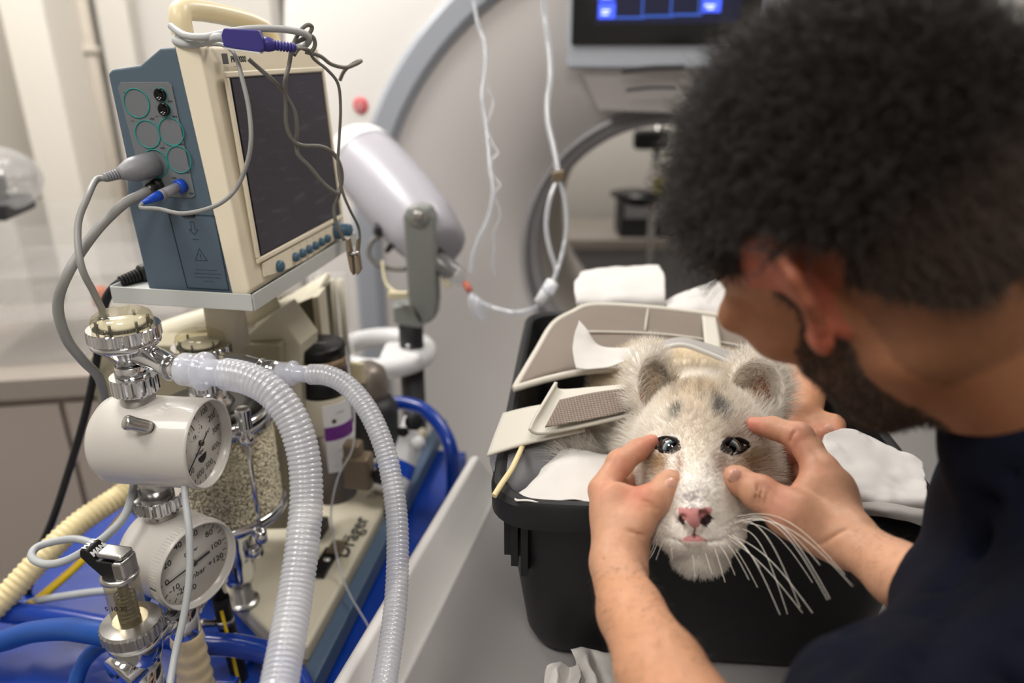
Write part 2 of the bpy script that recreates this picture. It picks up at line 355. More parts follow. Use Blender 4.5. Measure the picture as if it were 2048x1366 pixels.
def mesh_np(name, pos, quads, material, parent=None, col=None, relax=1, org=None):
    pos = np.asarray(pos, dtype=np.float64)
    for _ in range(relax):
        e = np.concatenate([quads[:, [0, 1]], quads[:, [1, 2]], quads[:, [2, 3]], quads[:, [3, 0]]]); sm = np.zeros_like(pos); ct = np.zeros(len(pos))
        for q in range(3): sm[:, q] = np.bincount(e[:, 0], pos[e[:, 1], q], len(pos)) + np.bincount(e[:, 1], pos[e[:, 0], q], len(pos))
        ct = np.bincount(e[:, 0], minlength=len(pos)) + np.bincount(e[:, 1], minlength=len(pos)); pos = 0.5 * pos + 0.5 * sm / np.maximum(ct, 1)[:, None]
    if parent is not None: org = ORI[parent]
    elif org is None: org = Vector(((pos[:, 0].min() + pos[:, 0].max()) / 2, (pos[:, 1].min() + pos[:, 1].max()) / 2, pos[:, 2].min()))
    me = bpy.data.meshes.new(name); nq = len(quads)
    me.vertices.add(len(pos)); me.vertices.foreach_set('co', (pos - np.array(org)).astype(np.float32).ravel())
    me.loops.add(nq * 4); me.loops.foreach_set('vertex_index', quads.astype(np.int32).ravel())
    me.polygons.add(nq); me.polygons.foreach_set('loop_start', np.arange(0, nq * 4, 4, dtype=np.int32))
    me.polygons.foreach_set('use_smooth', np.ones(nq, dtype=bool)); me.update(calc_edges=True); me.validate()
    if col is not None:
        a = me.color_attributes.new('Col', 'FLOAT_COLOR', 'POINT'); c4 = np.ones((len(pos), 4), dtype=np.float32); c4[:, :3] = col; a.data.foreach_set('color', c4.ravel())
    me.materials.append(MATS[material]); o = bpy.data.objects.new(name, me); C.objects.link(o); ORI[o] = Vector(org)
    if parent is not None: o.parent = parent
    else: o.location = org
    return o, pos
def normals(pos, quads):
    nn = np.cross(pos[quads[:, 2]] - pos[quads[:, 0]], pos[quads[:, 3]] - pos[quads[:, 1]]); out = np.zeros_like(pos)
    for c in range(4):
        for q in range(3): out[:, q] += np.bincount(quads[:, c], nn[:, q], len(pos))
    return out / (np.linalg.norm(out, axis=1, keepdims=True) + 1e-12)
def scatter(pos, quads, nrm, dens, n, rng):
    """n random points on the surface, weighted by per-vertex density"""
    t = np.concatenate([quads[:, [0, 1, 2]], quads[:, [0, 2, 3]]]); a = np.linalg.norm(np.cross(pos[t[:, 1]] - pos[t[:, 0]], pos[t[:, 2]] - pos[t[:, 0]]), axis=1) * dens[t].mean(1)
    k = rng.choice(len(t), n, p=a / a.sum()); r1 = np.sqrt(rng.random(n)); r2 = rng.random(n); b = np.stack([1 - r1, r1 * (1 - r2), r1 * r2], 1)
    ti = t[k]; return (pos[ti] * b[:, :, None]).sum(1), (nrm[ti] * b[:, :, None]).sum(1), ti, b
def strands(name, P, col, radius, material, parent, kind='stuff', tip=0.15):
    """P: (n, k, 3) strand points in world space -> one hair-curves object"""
    n, k, _ = P.shape; hc = bpy.data.hair_curves.new(name); hc.add_curves([k] * n); org = np.array(ORI[parent])
    hc.attributes['position'].data.foreach_set('vector', (P - org).astype(np.float32).ravel())
    ra = hc.attributes.get('radius') or hc.attributes.new('radius', 'FLOAT', 'POINT')
    rr = np.broadcast_to(np.asarray(radius, dtype=np.float32).reshape(-1, 1), (n, 1)) * np.linspace(1, tip, k, dtype=np.float32)[None]
    ra.data.foreach_set('value', np.ascontiguousarray(rr, dtype=np.float32).ravel())
    if col is not None:
        ca = hc.attributes.new('Col', 'FLOAT_COLOR', 'CURVE'); c4 = np.ones((n, 4), dtype=np.float32); c4[:, :3] = col; ca.data.foreach_set('color', c4.ravel())
    hc.materials.append(MATS[material]); o = bpy.data.objects.new(name, hc); C.objects.link(o); o.parent = parent; ORI[o] = ORI[parent]
    if kind: o['kind'] = kind
    return o
def unit(v): v = np.asarray(v, dtype=float); return v / (np.linalg.norm(v, axis=-1, keepdims=True) + 1e-12)
E1 = Vector((math.sin(math.radians(10)), math.cos(math.radians(10)), 0))      # along the machines, away
E2 = Vector((-math.cos(math.radians(10)), math.sin(math.radians(10)), 0))     # across them, to the window side
UP = Vector((0, 0, 1))
# ================================================================== the room
X0, X1, Y0, Y1 = -2.6, 2.4, -1.6, 4.3
struct(MB().box((X0, Y0, -0.05), (X1 - X0, 0, 0), (0, Y1 - Y0, 0), (0, 0, 0.05)), 'floor', 'floor')
struct(MB().box((X0, Y0, CEIL), (X1 - X0, 0, 0), (0, Y1 - Y0, 0), (0, 0, 0.05)), 'ceiling', 'ceiling')
struct(MB().box((X0, Y1, 0), (X1 - X0, 0, 0), (0, 0.08, 0), (0, 0, CEIL)), 'wall_back', 'wall')
struct(MB().box((X0 - 0.08, Y0, 0), (0.08, 0, 0), (0, Y1 - Y0, 0), (0, 0, CEIL)), 'wall_left', 'wall')
struct(MB().box((X1, Y0, 0), (0.08, 0, 0), (0, Y1 - Y0, 0), (0, 0, CEIL)), 'wall_right', 'wall_grey')
struct(MB().box((X0, Y0 - 0.08, 0), (X1 - X0, 0, 0), (0, 0.08, 0), (0, 0, CEIL)), 'wall_front', 'wall_grey')
# partition behind the counter with pilasters and pipes
PWY = 2.75
struct(MB().box((X0, PWY, 0), (1.78, 0, 0), (0, 0.10, 0), (0, 0, CEIL)), 'wall_partition', 'wall_grey')
def upright(px0, px1, py, Y, dep, name, m):
    a = onplane(px0, py, (0, Y, 0), Vector((0, 1, 0))); b = onplane(px1, py, (0, Y, 0), Vector((0, 1, 0)))
    struct(MB().box((a.x, Y, 0), (b.x - a.x, 0, 0), (0, dep, 0), (0, 0, CEIL)), name, m, bevel=0.008)
upright(42, 128, 215, 2.45, PWY - 2.45, 'trim_1', 'pillar')
upright(205, 268, 100, 2.68, PWY - 2.68, 'trim_2', 'wall')
upright(-160, -30, 215, 2.55, PWY - 2.55, 'trim_3', 'wall')
for px, r_, z0, kk in ((158, 0.035, 0, 0), (190, 0.022, 0, 1)):
    p = onplane(px, 150, (0, 2.66, 0), Vector((0, 1, 0)))
    t = thing('wall_pipe', ['thick beige service pipe rising between the wall pilasters', 'thin beige service pipe beside the thicker wall pipe'][kk], 'pipe', (p.x, 2.66, 0))
    MB().tube([(p.x, 2.66, 0), (p.x, 2.66, CEIL)], r_, 20).build('pipe', 'pipe_beige', t)
    for zz in (0.8, 1.55, 2.19): MB().lathe([(r_, -0.012), (r_ + 0.008, -0.012), (r_ + 0.008, 0.012), (r_, 0.012)], (p.x, 2.66, zz), seg=20, caps=False).build('pipe_clamp', 'pipe_beige', t)
for i, (lx, ly, lp) in enumerate(LIGHTS):
    t = thing('ceiling_light', ('square ceiling light panel above the wall cabinet side of the gantry', 'square ceiling light panel over the black tub and cub', 'square ceiling light panel above the patient monitor', 'square ceiling light panel over the open end of the scanner table', 'square ceiling light panel above the acrylic bin and wall pipes', 'square ceiling light panel over the bench behind the scanner')[i], 'ceiling light', (lx, ly, CEIL - 0.03), 'ceiling light panels')
    mb = MB()
    for a, b in (((-1, -1), (1, -1)), ((1, -1), (1, 1)), ((1, 1), (-1, 1)), ((-1, 1), (-1, -1))):
        p = Vector((lx + a[0] * 0.3, ly + a[1] * 0.3, CEIL - 0.03)); q = Vector((lx + b[0] * 0.3, ly + b[1] * 0.3, CEIL - 0.03)); dv = q - p; nn = Vector((-dv.y, dv.x, 0)).normalized() * 0.018
        mb.box(p, dv, nn, (0, 0, 0.03))
    mb.build('light_frame', 'white_plastic', t)
    MB().box((lx - 0.28, ly - 0.28, CEIL - 0.012), (0.56, 0, 0), (0, 0.56, 0), (0, 0, 0.006)).build('diffuser', 'lamp_glow', t)
# counter along the partition
cz = 0.845; ca = onz(-60, 808, cz); cb = onz(300, 785, cz); cdv = (cb - ca); cdir = cdv.normalized(); cn = Vector((-cdir.y, cdir.x, 0))
cd0 = ca - cdir * 0.5
t = thing('wall_cabinet', 'grey-beige laminate base cabinet with thick worktop under the acrylic bin', 'cabinet', (cd0 + cdir * 0.7).xy.to_3d())
LEN = 1.0
MB().box(cd0, cdir * LEN, cn * 0.55, (0, 0, 0.05)).build('worktop', 'counter', t, bevel=0.004)
base = cd0 + cn * 0.03; base.z = 0.08
MB().box(base, cdir * LEN, cn * 0.5, (0, 0, cz - 0.08)).build('carcass', 'cabinet', t)
MB().box(base + cn * 0.04 - UP * 0.08, cdir * LEN, cn * 0.4, (0, 0, 0.08)).build('plinth', 'charcoal', t)
for k in range(3):
    o = base + cdir * (0.012 + k * LEN / 3) - cn * 0.018
    MB().box(o, cdir * (LEN / 3 - 0.012), cn * 0.018, (0, 0, cz - 0.10)).build('door', 'cabinet', t, bevel=0.002)
# clear acrylic bin on the worktop
tz = cz + 0.05
bo = onz(-40, 742, tz) ; bo = bo + cn * 0.02; bl = cdir * 0.44; bw = cn * 0.30; bh = 0.31
t = thing('acrylic_bin', 'clear acrylic open bin standing on the cabinet worktop', 'bin', bo + bl * 0.5 + bw * 0.5)
for nm, o, a, b in (('front_panel', bo, bl, cn * 0.004), ('back_panel', bo + bw, bl, cn * 0.004), ('side_panel', bo, bw, cdir * 0.004), ('side_panel', bo + bl, bw, cdir * 0.004)):
    MB().box(o, a, b, (0, 0, bh)).build(nm, 'acrylic', t)
MB().box(bo, bl, bw, (0, 0, 0.004)).build('base_panel', 'acrylic', t)
for k, f_ in enumerate((0.32, 0.64)): MB().box(bo + cdir * 0.01 + UP * (bh * f_), bl - cdir * 0.02, bw, (0, 0, 0.003)).build('shelf_panel', 'acrylic', t)
o = bo + bl * 0.52 + bw * 0.35 + UP * (bh * 0.32 + 0.0035)
MB().lathe([(0.0, 0), (0.018, 0), (0.018, 0.03), (0.012, 0.04), (0.0, 0.04)], o, seg=16).build('bottle_cap', 'orange', label='small orange cap lying inside the acrylic bin', cat='cap')
# dark instrument in a clear bag on top of the bin
o = bo + bl * 0.12 + bw * 0.2 + UP * (bh + 0.002)
o.z = bo.z + bh + 0.001
t = thing('bagged_instrument', 'dark instrument in a crumpled clear bag on top of the acrylic bin', 'instrument', o)
MB().box(o - cdir * 0.09, cdir * 0.13, bw * 0.5, (0, 0, 0.035)).build('body', 'charcoal', t, bevel=0.006)
MB().box(o - cdir * 0.07 + UP * 0.035, cdir * 0.08, bw * 0.35, (0, 0, 0.075)).build('display', 'black', t, bevel=0.006)
rng = random.Random(3); cl = MB(); cl2 = Clay((o - Vector((.2, .15, .02)))[:], (o + Vector((.22, .3, .2)))[:], 0.008)
cl2.ell(o - cdir * 0.02 + bw * 0.25 + UP * 0.078, (0.115, 0.10, 0.075), None, 0.01)
for k in range(14):
    a = rng.uniform(0, 6.28); cl2.ell(o - cdir * 0.02 + bw * 0.25 + UP * (0.05 + 0.08 * rng.random()) + cdir * 0.10 * math.cos(a) + cn * 0.09 * math.sin(a), (0.03, 0.03, 0.02), None, 0.004, rng.choice(['add', 'sub']))
ps, qs = cl2.mesh(); mesh_np('plastic_bag', ps, qs, 'bag_clear', t, relax=0)

# ================================================================== CT gantry
GA = math.radians(10); GX = Vector((math.cos(GA), -math.sin(GA), 0)); GN = Vector((-math.sin(GA), -math.cos(GA), 0)); G = at(1325, 530, 2.0)
ct = thing('scanner_gantry', 'white ring-shaped scanner gantry with a blue-grey rim band and round bore', 'scanner', (G.x, G.y + 0.35, 0))
NS = 96
def ringloop(r, h):
    out = []                                           # the big rings run straight down like an arch, the bore stays round
    for i in range(NS):
        a = 2 * math.pi * i / NS; c, s_ = math.cos(a), math.sin(a); f_ = min(1, max(0, (r - 0.45) / 0.30)); n = 2 + 5 * f_; k = 1.0
        if s_ < 0: k = (abs(c) ** n + abs(s_ / (1 + 0.12 * f_)) ** n) ** (-1 / n)
        out.append(G + GN * h + GX * (r * k * c) + UP * (r * k * s_))
    return out
def boxloop(h, inset=0.0):
    out = []
    for i in range(NS):
        a = 2 * math.pi * i / NS; c, s_ = math.cos(a), math.sin(a); W, H0, H1 = 1.06 - inset, G.z - 0.01 - inset, 0.98 - inset; n = 6.0
        H = H1 if s_ > 0 else H0
        k = (abs(c / W) ** n + abs(s_ / H) ** n) ** (-1 / n); out.append(G + GN * h + GX * (k * c) + UP * (k * s_))
    return out
def loops(ls, name, m, parent, smooth=True):
    mb = MB(); vs = [p for l in ls for p in l]; n = len(ls[0]); fs = [(k * n + i, k * n + (i + 1) % n, (k + 1) * n + (i + 1) % n, (k + 1) * n + i) for k in range(len(ls) - 1) for i in range(n)]
    mb.add(vs, fs, smooth); return mb.build(name, m, parent, auto=40)
loops([ringloop(0.875, 0.0), boxloop(-0.02, 0.06), boxloop(-0.06), boxloop(-0.75), ringloop(0.36, -0.75)], 'housing', 'gantry_body', ct)
loops([ringloop(0.875, -0.02), ringloop(0.875, 0.012), ringloop(0.86, 0.025), ringloop(0.81, 0.022), ringloop(0.795, 0.005), ringloop(0.795, -0.02)], 'rim_band', 'gantry_band', ct)
loops([ringloop(0.80, -0.005), ringloop(0.72, -0.012), ringloop(0.62, -0.032), ringloop(0.52, -0.062), ringloop(0.45, -0.092), ringloop(0.405, -0.12)], 'front_cover', 'gantry', ct)
loops([ringloop(0.405, -0.122), ringloop(0.402, -0.105), ringloop(0.392, -0.10), ringloop(0.39, -0.118), ringloop(0.376, -0.118), ringloop(0.374, -0.10), ringloop(0.358, -0.112), ringloop(0.352, -0.15)], 'bore_rim', 'gantry_grey', ct)
loops([ringloop(0.352, -0.15), ringloop(0.350, -0.40), ringloop(0.352, -0.74), ringloop(0.37, -0.752)], 'bore_liner', 'bore', ct)
def gp(px, py, h=0.0): return onplane(px, py, G + GN * h, GN)
# screen
s0 = gp(1143, 90, 0.03); sw = GX * 0.44; sh = UP * 0.27
pn = MB().box(s0 - GX * 0.012 - UP * 0.055 - GN * 0.06, GX * 0.47, GN * 0.058, UP * 0.36).build('display_housing', 'gantry_band', ct, bevel=0.008)
sc = MB().box(s0, sw, GN * 0.006, sh).build('display', 'black_gloss', ct, bevel=0.003)
z0_ = gp(1190, 48, 0.0365)
MB().box(z0_, GX * 0.335, GN * 0.001, UP * 0.20).build('display_image', 'ui_dark', sc)
def uibox(px, py, wpx, hpx, m, nm):
    o = gp(px, py + hpx, 0.0378); MB().box(o, GX * (wpx / F * 2), GN * 0.0006, UP * (hpx / F * 2)).build(nm, m, sc)
for px, py, wp, hp in ((1196, 12, 30, 26), (1196, -18, 30, 20), (1403, 2, 32, 23)): uibox(px, py, wp, hp, 'ui_blue', 'display_icon')
for px, py, wp, hp in ((1203, 20, 15, 3), (1203, 27, 12, 3), (1205, -6, 15, 3), (1409, 10, 18, 3), (1415, 16, 10, 3)):
    o = gp(px, py + hp, 0.0388); MB().box(o, GX * (wp / F * 2), GN * 0.0004, UP * (hp / F * 2)).build('display_text', 'ui_text', sc)
for px in (1232, 1289, 1345):
    for a in ((px, 34 - (px - 1232) * 0.05, 50, 4), (px + 50, -30 - (px - 1232) * 0.05, 3, 67)): uibox(*a, 'ui_line', 'display_line')
# slots under the display and red stop button
for k, (pa, pb) in enumerate((((1245, 141), (1368, 133)), ((1253, 178), (1352, 173)))):
    a = gp(*pa, -0.02); b = gp(*pb, -0.02); pts = [a + GN * 0.06, (a + b) / 2 + GN * 0.06 + UP * 0.003, b + GN * 0.06]
    MB().tube(catmull(pts, 6), 0.006 - 0.002 * k, 8).build('grip_slot', 'charcoal', ct)
# wedge fascia joining screen and bore
fa = [gp(1145, 110, 0.012), gp(1410, 110, 0.012), gp(1375, 228, -0.04), gp(1200, 222, -0.04)]
MB().prism(fa, -GN * 0.06).build('fascia', 'gantry', ct, bevel=0.006)
p = gp(724, 211, -0.012)
bt = MB().lathe([(0.0215, -0.01), (0.0215, 0.010), (0.019, 0.013), (0.0, 0.014)], p, GN, seg=32).build('stop_button', 'red_button', ct)
MB().lathe([(0.008, 0.0), (0.0105, 0.0), (0.0105, 0.002), (0.008, 0.002), (0.008, 0.0)], p + GN * 0.0135, GN, seg=20, caps=False).build('button_symbol', 'label_white', bt)
# things seen through the bore
t = thing('back_bench', 'grey laminate bench seen through the scanner bore', 'bench', (0.72, 3.9, 0))
MB().box((0.1, 3.62, 0.62), (1.5, 0, 0), (0, 0.5, 0), (0, 0, 0.05)).build('bench_top', 'counter', t, bevel=0.004)
MB().box((0.12, 3.66, 0.0), (1.46, 0, 0), (0, 0.45, 0), (0, 0, 0.62)).build('bench_body', 'gantry_grey', t)
t = thing('equipment_stand', 'chrome pole with black clamp head and black dish behind the scanner', 'stand', (0.62, 3.35, 0))
sx, sy = 0.64, 3.35
z1 = zy(sx, sy, 240); MB().tube([(sx, sy, 0.04), (sx, sy, z1)], 0.018, 12).build('pole', 'steel', t)
MB().lathe([(0.16, 0), (0.16, 0.02), (0.04, 0.05), (0.0, 0.05)], (sx, sy, 0), seg=24).build('foot', 'charcoal', t)
MB().cbox((sx - 0.03, sy - 0.02, zy(sx, sy, 278)), (0.16, 0, 0), (0, 0.06, 0), (0, 0, 0.085)).build('clamp_head', 'black', t, bevel=0.02)
MB().lathe([(0.0, -0.05), (0.05, -0.045), (0.13, 0.0), (0.13, 0.008), (0.0, 0.02)], (sx - 0.07, sy - 0.02, zy(sx, sy, 388)), seg=28).build('dish', 'black', t)
MB().cbox((sx + 0.02, sy - 0.03, zy(sx, sy, 375)), (0.05, 0, 0), (0, 0.03, 0), (0, 0, 0.09)).build('tag', 'yellow_tag', t, bevel=0.003)
t = thing('desk_box', 'dark grey equipment case standing on the bench behind the bore', 'case', (0.78, 3.8, 0.67))
MB().box((0.54, 3.66, 0.6705), (0.46, 0, 0), (0, 0.2, 0), (0, 0, 0.20)).build('case_body', 'charcoal', t, bevel=0.01)
MB().box((0.56, 3.652, 0.77), (0.2, 0, 0), (0, 0.008, 0), (0, 0, 0.07)).build('case_panel', 'gantry_grey', t)
# ================================================================== patient monitor
MO = at(503, 592, 0.80); MU = (UP + E2 * math.tan(math.radians(2.7))).normalized(); MF = E1.cross(MU).normalized()   # MF: out of the screen
def mf(w_, h, o=0.0): return MO + E1 * w_ + MU * h + MF * o            # on the front
MS = MU.cross(E2).normalized()
if MS.y > 0: MS = -MS
def ms(dp, h, o=0.0): return MO + E2 * dp + MU * h + MS * o            # on the near side
MW = 0.272
mon = thing('patient_monitor', 'cream and slate-blue patient monitor with dark screen on the grey tray', 'monitor', MO + E1 * 0.13 + E2 * 0.06)
prof = [(0.022, 0.0), (0.123, 0.0), (0.124, 0.10), (0.114, 0.142), (0.113, 0.226), (0.107, 0.230), (0.075, 0.234), (0.05, 0.2495), (0.032, 0.2505)]
MB().prism([ms(a, b) for a, b in prof], E1 * MW).build('case', 'monitor_blue', mon, bevel=0.003)
bz = [(0.0, 0.006), (0.004, 0.0), (0.0225, 0.0), (0.0335, 0.2515), (0.012, 0.2535), (0.006, 0.250)]
fr = MB().prism([ms(a, b, 0.0012) for a, b in bz], E1 * (MW + 0.0024)); fr.build('bezel', 'cream', mon, bevel=0.003)
# raised front frame around the screen and lower control strip
def frame(mb, x0, x1, y0, y1, wd, dep, base=0.0):
    for (a, b, c, d) in ((x0, y1 - wd, x1, y1), (x0, y0, x1, y0 + wd), (x0, y0 + wd, x0 + wd, y1 - wd), (x1 - wd, y0 + wd, x1, y1 - wd)):
        mb.box(mf(a, b, base), E1 * (c - a), MU * (d - b), MF * dep)
    return mb
MB().box(mf(0.026, 0.034, 0.0005), E1 * 0.230, MU * 0.190, MF * 0.0015).build('screen_surround', 'bezel_black', mon)
frame(MB(), 0.020, 0.262, 0.030, 0.2275, 0.006, 0.004).build('screen_frame', 'cream', mon, bevel=0.0015)
MB().box(mf(0.031, 0.038, 0.002), E1 * 0.220, MU * 0.182, MF * 0.0006).build('screen', 'screen_glass', mon)
st = [mf(0.03 + 0.228 * i / 12, 0.0035 + 0.010 * (2 * i / 12 - 1) ** 2 * 0.9) for i in range(13)]
MB().prism(st + [mf(0.258, 0.0285), mf(0.03, 0.0285)], MF * 0.0025).build('control_strip', 'cream', mon, bevel=0.001)
for k, wv in enumerate((0.064, 0.105, 0.124, 0.143, 0.162, 0.181, 0.200)):
    MB().lathe([(0.0068 if k == 0 else 0.0056, 0), (0.0068 if k == 0 else 0.0056, 0.004), (0.005 if k == 0 else 0.004, 0.006), (0, 0.0064)], mf(wv, 0.0155, 0.002), MF, seg=20).build('button', 'button_blue', mon)
    if k: text('-', 'button_mark', 0.007, mf(wv, 0.0265, 0.0027), E1, MU, 'ink_grey', mon)
kn = MB().lathe([(0.0125, 0), (0.0125, 0.006), (0.009, 0.008), (0.0085, 0.020), (0.0075, 0.0225), (0, 0.023)], mf(0.235, 0.019, 0.001), MF, seg=28).build('knob', 'button_blue', mon)
text('PM-9000', 'lettering', 0.0085, mf(0.054, 0.2385, 0.0012), E1, MU, 'ink', mon, bold=0.0002)
text('------------', 'lettering', 0.004, mf(0.05, 0.2325, 0.0012), E1, MU, 'ink', mon)
text('------', 'lettering', 0.005, mf(0.245, 0.2385, 0.0012), E1, MU, 'ink_grey', mon)
MB().box(mf(0.024, 0.2345, 0.0002), E1 * 0.010, MU * 0.010, MF * 0.0008).build('logo_block', 'ink_grey', mon)
# carrying handle
hp = [ms(0.036, 0.248) + E1 * 0.022, ms(0.036, 0.262) + E1 * 0.022, ms(0.037, 0.277) + E1 * 0.024, ms(0.039, 0.2845) + E1 * 0.034, ms(0.041, 0.2855) + E1 * 0.07, ms(0.042, 0.283) + E1 * 0.12, ms(0.042, 0.278) + E1 * 0.17, ms(0.04, 0.268) + E1 * 0.205, ms(0.038, 0.248) + E1 * 0.215]
ha = MB().tube(catmull(hp, 6), [0.0105] * 49, 16)
ha.build('handle', 'handle_cream', mon)
# side port panel
pn_ = MB().prism([ms(0.104, 0.213), ms(0.0995, 0.218), ms(0.047, 0.2185), ms(0.044, 0.215), ms(0.0425, 0.107), ms(0.046, 0.1045), ms(0.095, 0.1045), ms(0.1, 0.108)], MS * 0.0014).build('port_panel', 'port_grey', mon, bevel=0.0006)
def ring(dp, h, r, wd=0.0011):
    MB().lathe([(r - wd, 0), (r, 0), (r, 0.0007), (r - wd, 0.0007), (r - wd, 0)], ms(dp, h, 0.0014), MS, seg=40, caps=False).build('port_ring', 'teal', mon)
for a, b, r in ((0.0865, 0.198, 0.0145), (0.0815, 0.168, 0.0142), (0.0545, 0.171, 0.0142), (0.052, 0.1435, 0.0140), (0.080, 0.139, 0.0145)): ring(a, b, r)
for a, b in ((0.0575, 0.2065), (0.0565, 0.1925)):
    so = MB().lathe([(0.0062, 0), (0.0062, 0.003), (0.0045, 0.0034), (0.0042, 0.0005), (0.0, 0.0005)], ms(a, b, 0.0014), MS, seg=24).build('socket', 'black_gloss', mon)
    MB().lathe([(0.0058, 0), (0.0068, 0), (0.0068, 0.0006), (0.0058, 0.0006), (0.0058, 0)], ms(a, b, 0.0014), MS, seg=28, caps=False).build('socket_ring', 'teal', so)
for a, b in ((0.073, 0.183), (0.068, 0.1545), (0.0405 + 0.005, 0.1585), (0.0475, 0.1855), (0.049, 0.2), (0.062, 0.1245), (0.0455, 0.1305), (0.046, 0.109), (0.079, 0.122)): text('+I+', 'port_mark', 0.004, ms(a, b, 0.00155), -E2, MU, 'ink', mon)
for a, b, s_ in ((0.0975, 0.2085, '--'), (0.0675, 0.2115, '-'), (0.066, 0.196, '-'), (0.0955, 0.181, '---'), (0.067, 0.186, '---'), (0.066, 0.158, '-')): text(s_, 'port_mark', 0.0035, ms(a, b, 0.00155), -E2, MU, 'ink', mon)
# warning triangle on panel, door outline, arrow and small print
def line(mb, a, b, wd=0.0006, o=0.0003):
    a = Vector(a); b = Vector(b); d = (b - a).normalized(); n = d.cross(MS).normalized() * wd; return mb.box(a - n / 2 + MS * o * 0, b - a, n, MS * o)
dl = [(0.078, 0.0865), (0.0255, 0.0865), (0.0255, 0.0055), (0.0745, 0.0055)]
mb = MB()
for i in range(4): line(mb, ms(*dl[i]), ms(*dl[(i + 1) % 4]), 0.0008, 0.0006)
mb.build('battery_door', 'dark_line', mon)
MB().box(ms(0.062, 0.0845), -E2 * 0.014, MU * 0.003, MS * 0.002).build('door_latch', 'black', mon)
tri = MB(); q = [(0.058, 0.037), (0.044, 0.037), (0.051, 0.050)]
for i in range(3): line(tri, ms(*q[i]), ms(*q[(i + 1) % 3]))
tri.build('warning_mark', 'dark_line', mon); text('!', 'lettering', 0.007, ms(0.051, 0.0415, 0.0003), -E2, MU, 'dark_line', mon)
ar = MB(); q = [(0.055, 0.079), (0.055, 0.0705), (0.058, 0.0705), (0.053, 0.065), (0.048, 0.0705), (0.051, 0.0705), (0.051, 0.079)]
for i in range(7): line(ar, ms(*q[i]), ms(*q[(i + 1) % 7]))
ar.build('arrow_mark', 'dark_line', mon); text('-----', 'lettering', 0.0042, ms(0.053, 0.0605, 0.0003), -E2, MU, 'dark_line', mon)
for i, s_ in enumerate(('--- ---- -- ----- --- ----', '-------- ---- ------- ----- ----', '---- ------ --- ------ ---- --', '---- ------')): text(s_, 'lettering', 0.0031, ms(0.047, 0.027 - i * 0.0042, 0.0003), -E2, MU, 'dark_line', mon)

# tray and its pedestal
TZ = MO.z - 0.0007
tn = onz(501, 601, TZ); ty = thing('monitor_tray', 'pale grey metal tray on a round post under the monitor', 'tray', tn + E1 * 0.14 + E2 * 0.08 - UP * 0.15)
tn = MO + MF * 0.004 - E1 * 0.006 - UP * (MO.z - TZ); tn.z = TZ - 0.005
TW, TD = 0.296, 0.168
tp = MB().box(tn, E1 * TW, E2 * TD, UP * 0.0035).build('tray_plate', 'tray_grey', ty)
for nm, o, a, b in (('tray_lip', tn, E1 * TW, E2 * -0.002), ('tray_lip', tn + E2 * TD, E1 * TW, E2 * 0.002), ('tray_lip', tn - E1 * 0.002, E2 * TD, E1 * 0.002), ('tray_lip', tn + E1 * TW, E2 * TD, E1 * 0.002)):
    MB().box(o - UP * 0.009, a, b, UP * 0.019).build(nm, 'tray_grey', ty, bevel=0.0008)
pc = tn + E1 * 0.08 + E2 * 0.085
MB().lathe([(0.024, -0.085), (0.0235, -0.03), (0.021, -0.012), (0.020, -0.001)], pc, seg=32).build('post', 'machine', ty)

# plugs and cables of the monitor
a = ms(0.080, 0.139, 0.0022); _d = proj(a)[2]; _e = at(208, 356, _d - 0.035); ax = (_e - a).normalized(); KS = (_e - a).length / 0.085
t = thing('sensor_cable', 'grey sensor cable with a fat grey plug in the monitor side', 'cable', a)
MB().lathe([(r_, h_ * KS) for r_, h_ in [(0.0125, 0), (0.0125, 0.032), (0.0116, 0.042), (0.0068, 0.058), (0.0055, 0.062), (0.0, 0.062)]], a, ax, seg=32).build('plug', 'plug_grey', t)
st = MB()
for k in range(6): st.lathe([(r_, h_ * KS) for r_, h_ in [(0.0036, 0.0595 + k * 0.0042), (0.0056 - k * 0.0002, 0.0598 + k * 0.0042), (0.0056 - k * 0.0002, 0.0625 + k * 0.0042), (0.0036, 0.063 + k * 0.0042)]], a, ax, seg=16)
st.lathe([(0.0040, 0.058 * KS), (0.0036, 0.086 * KS)], a, ax, seg=12).build('strain_relief', 'plug_grey', t)
e = a + ax * 0.085 * KS
cable('lead', [e, e + ax * 0.008, at(176, 392, 0.70), at(156, 450, 0.69), at(162, 530, 0.68), at(190, 590, 0.70), at(212, 640, 0.73), at(228, 720, 0.78)], 0.0032, 'cable_grey', parent=t)
a = ms(0.0815, 0.1175, 0.002); ax = (at(285, 388, proj(a)[2] - 0.02) - a).normalized()
t = thing('pressure_hose', 'thick grey pressure hose screwed into the monitor side below the plug', 'hose', a)
MB().lathe([(0.007, 0), (0.007, 0.006), (0.0058, 0.007), (0.0066, 0.008), (0.0066, 0.014), (0.0052, 0.018)], a, ax, seg=24, knurl=(3, 4, 0.06, 1)).build('fitting', 'darkmetal', t)
e = a + ax * 0.016
cable('hose', [e, e + ax * 0.012, at(245, 410, 0.735), at(190, 465, 0.72), at(137, 545, 0.70), at(116, 610, 0.71), at(132, 675, 0.73), at(165, 720, 0.76), at(200, 760, 0.82), at(215, 830, 0.88)], 0.0050, 'cable_grey', parent=t)
a = ms(0.054, 0.1175, 0.0016); _e = at(305, 397, proj(a)[2] - 0.03); ax = (_e - a).normalized()
t = thing('temperature_lead', 'thin grey lead with a blue and grey plug looping across the monitor', 'cable', a)
MB().lathe([(0.0072, 0), (0.0072, 0.006), (0.006, 0.0075), (0.0, 0.0075)], a, ax, seg=24).build('socket_nut', 'plug_blue', t)
MB().lathe([(0.0052, 0.006), (0.0052, 0.024), (0.0048, 0.0245), (0.0048, 0.0255), (0.0052, 0.026), (0.0052, 0.030), (0, 0.030)], a, ax, seg=24).build('plug', 'plug_grey', t)
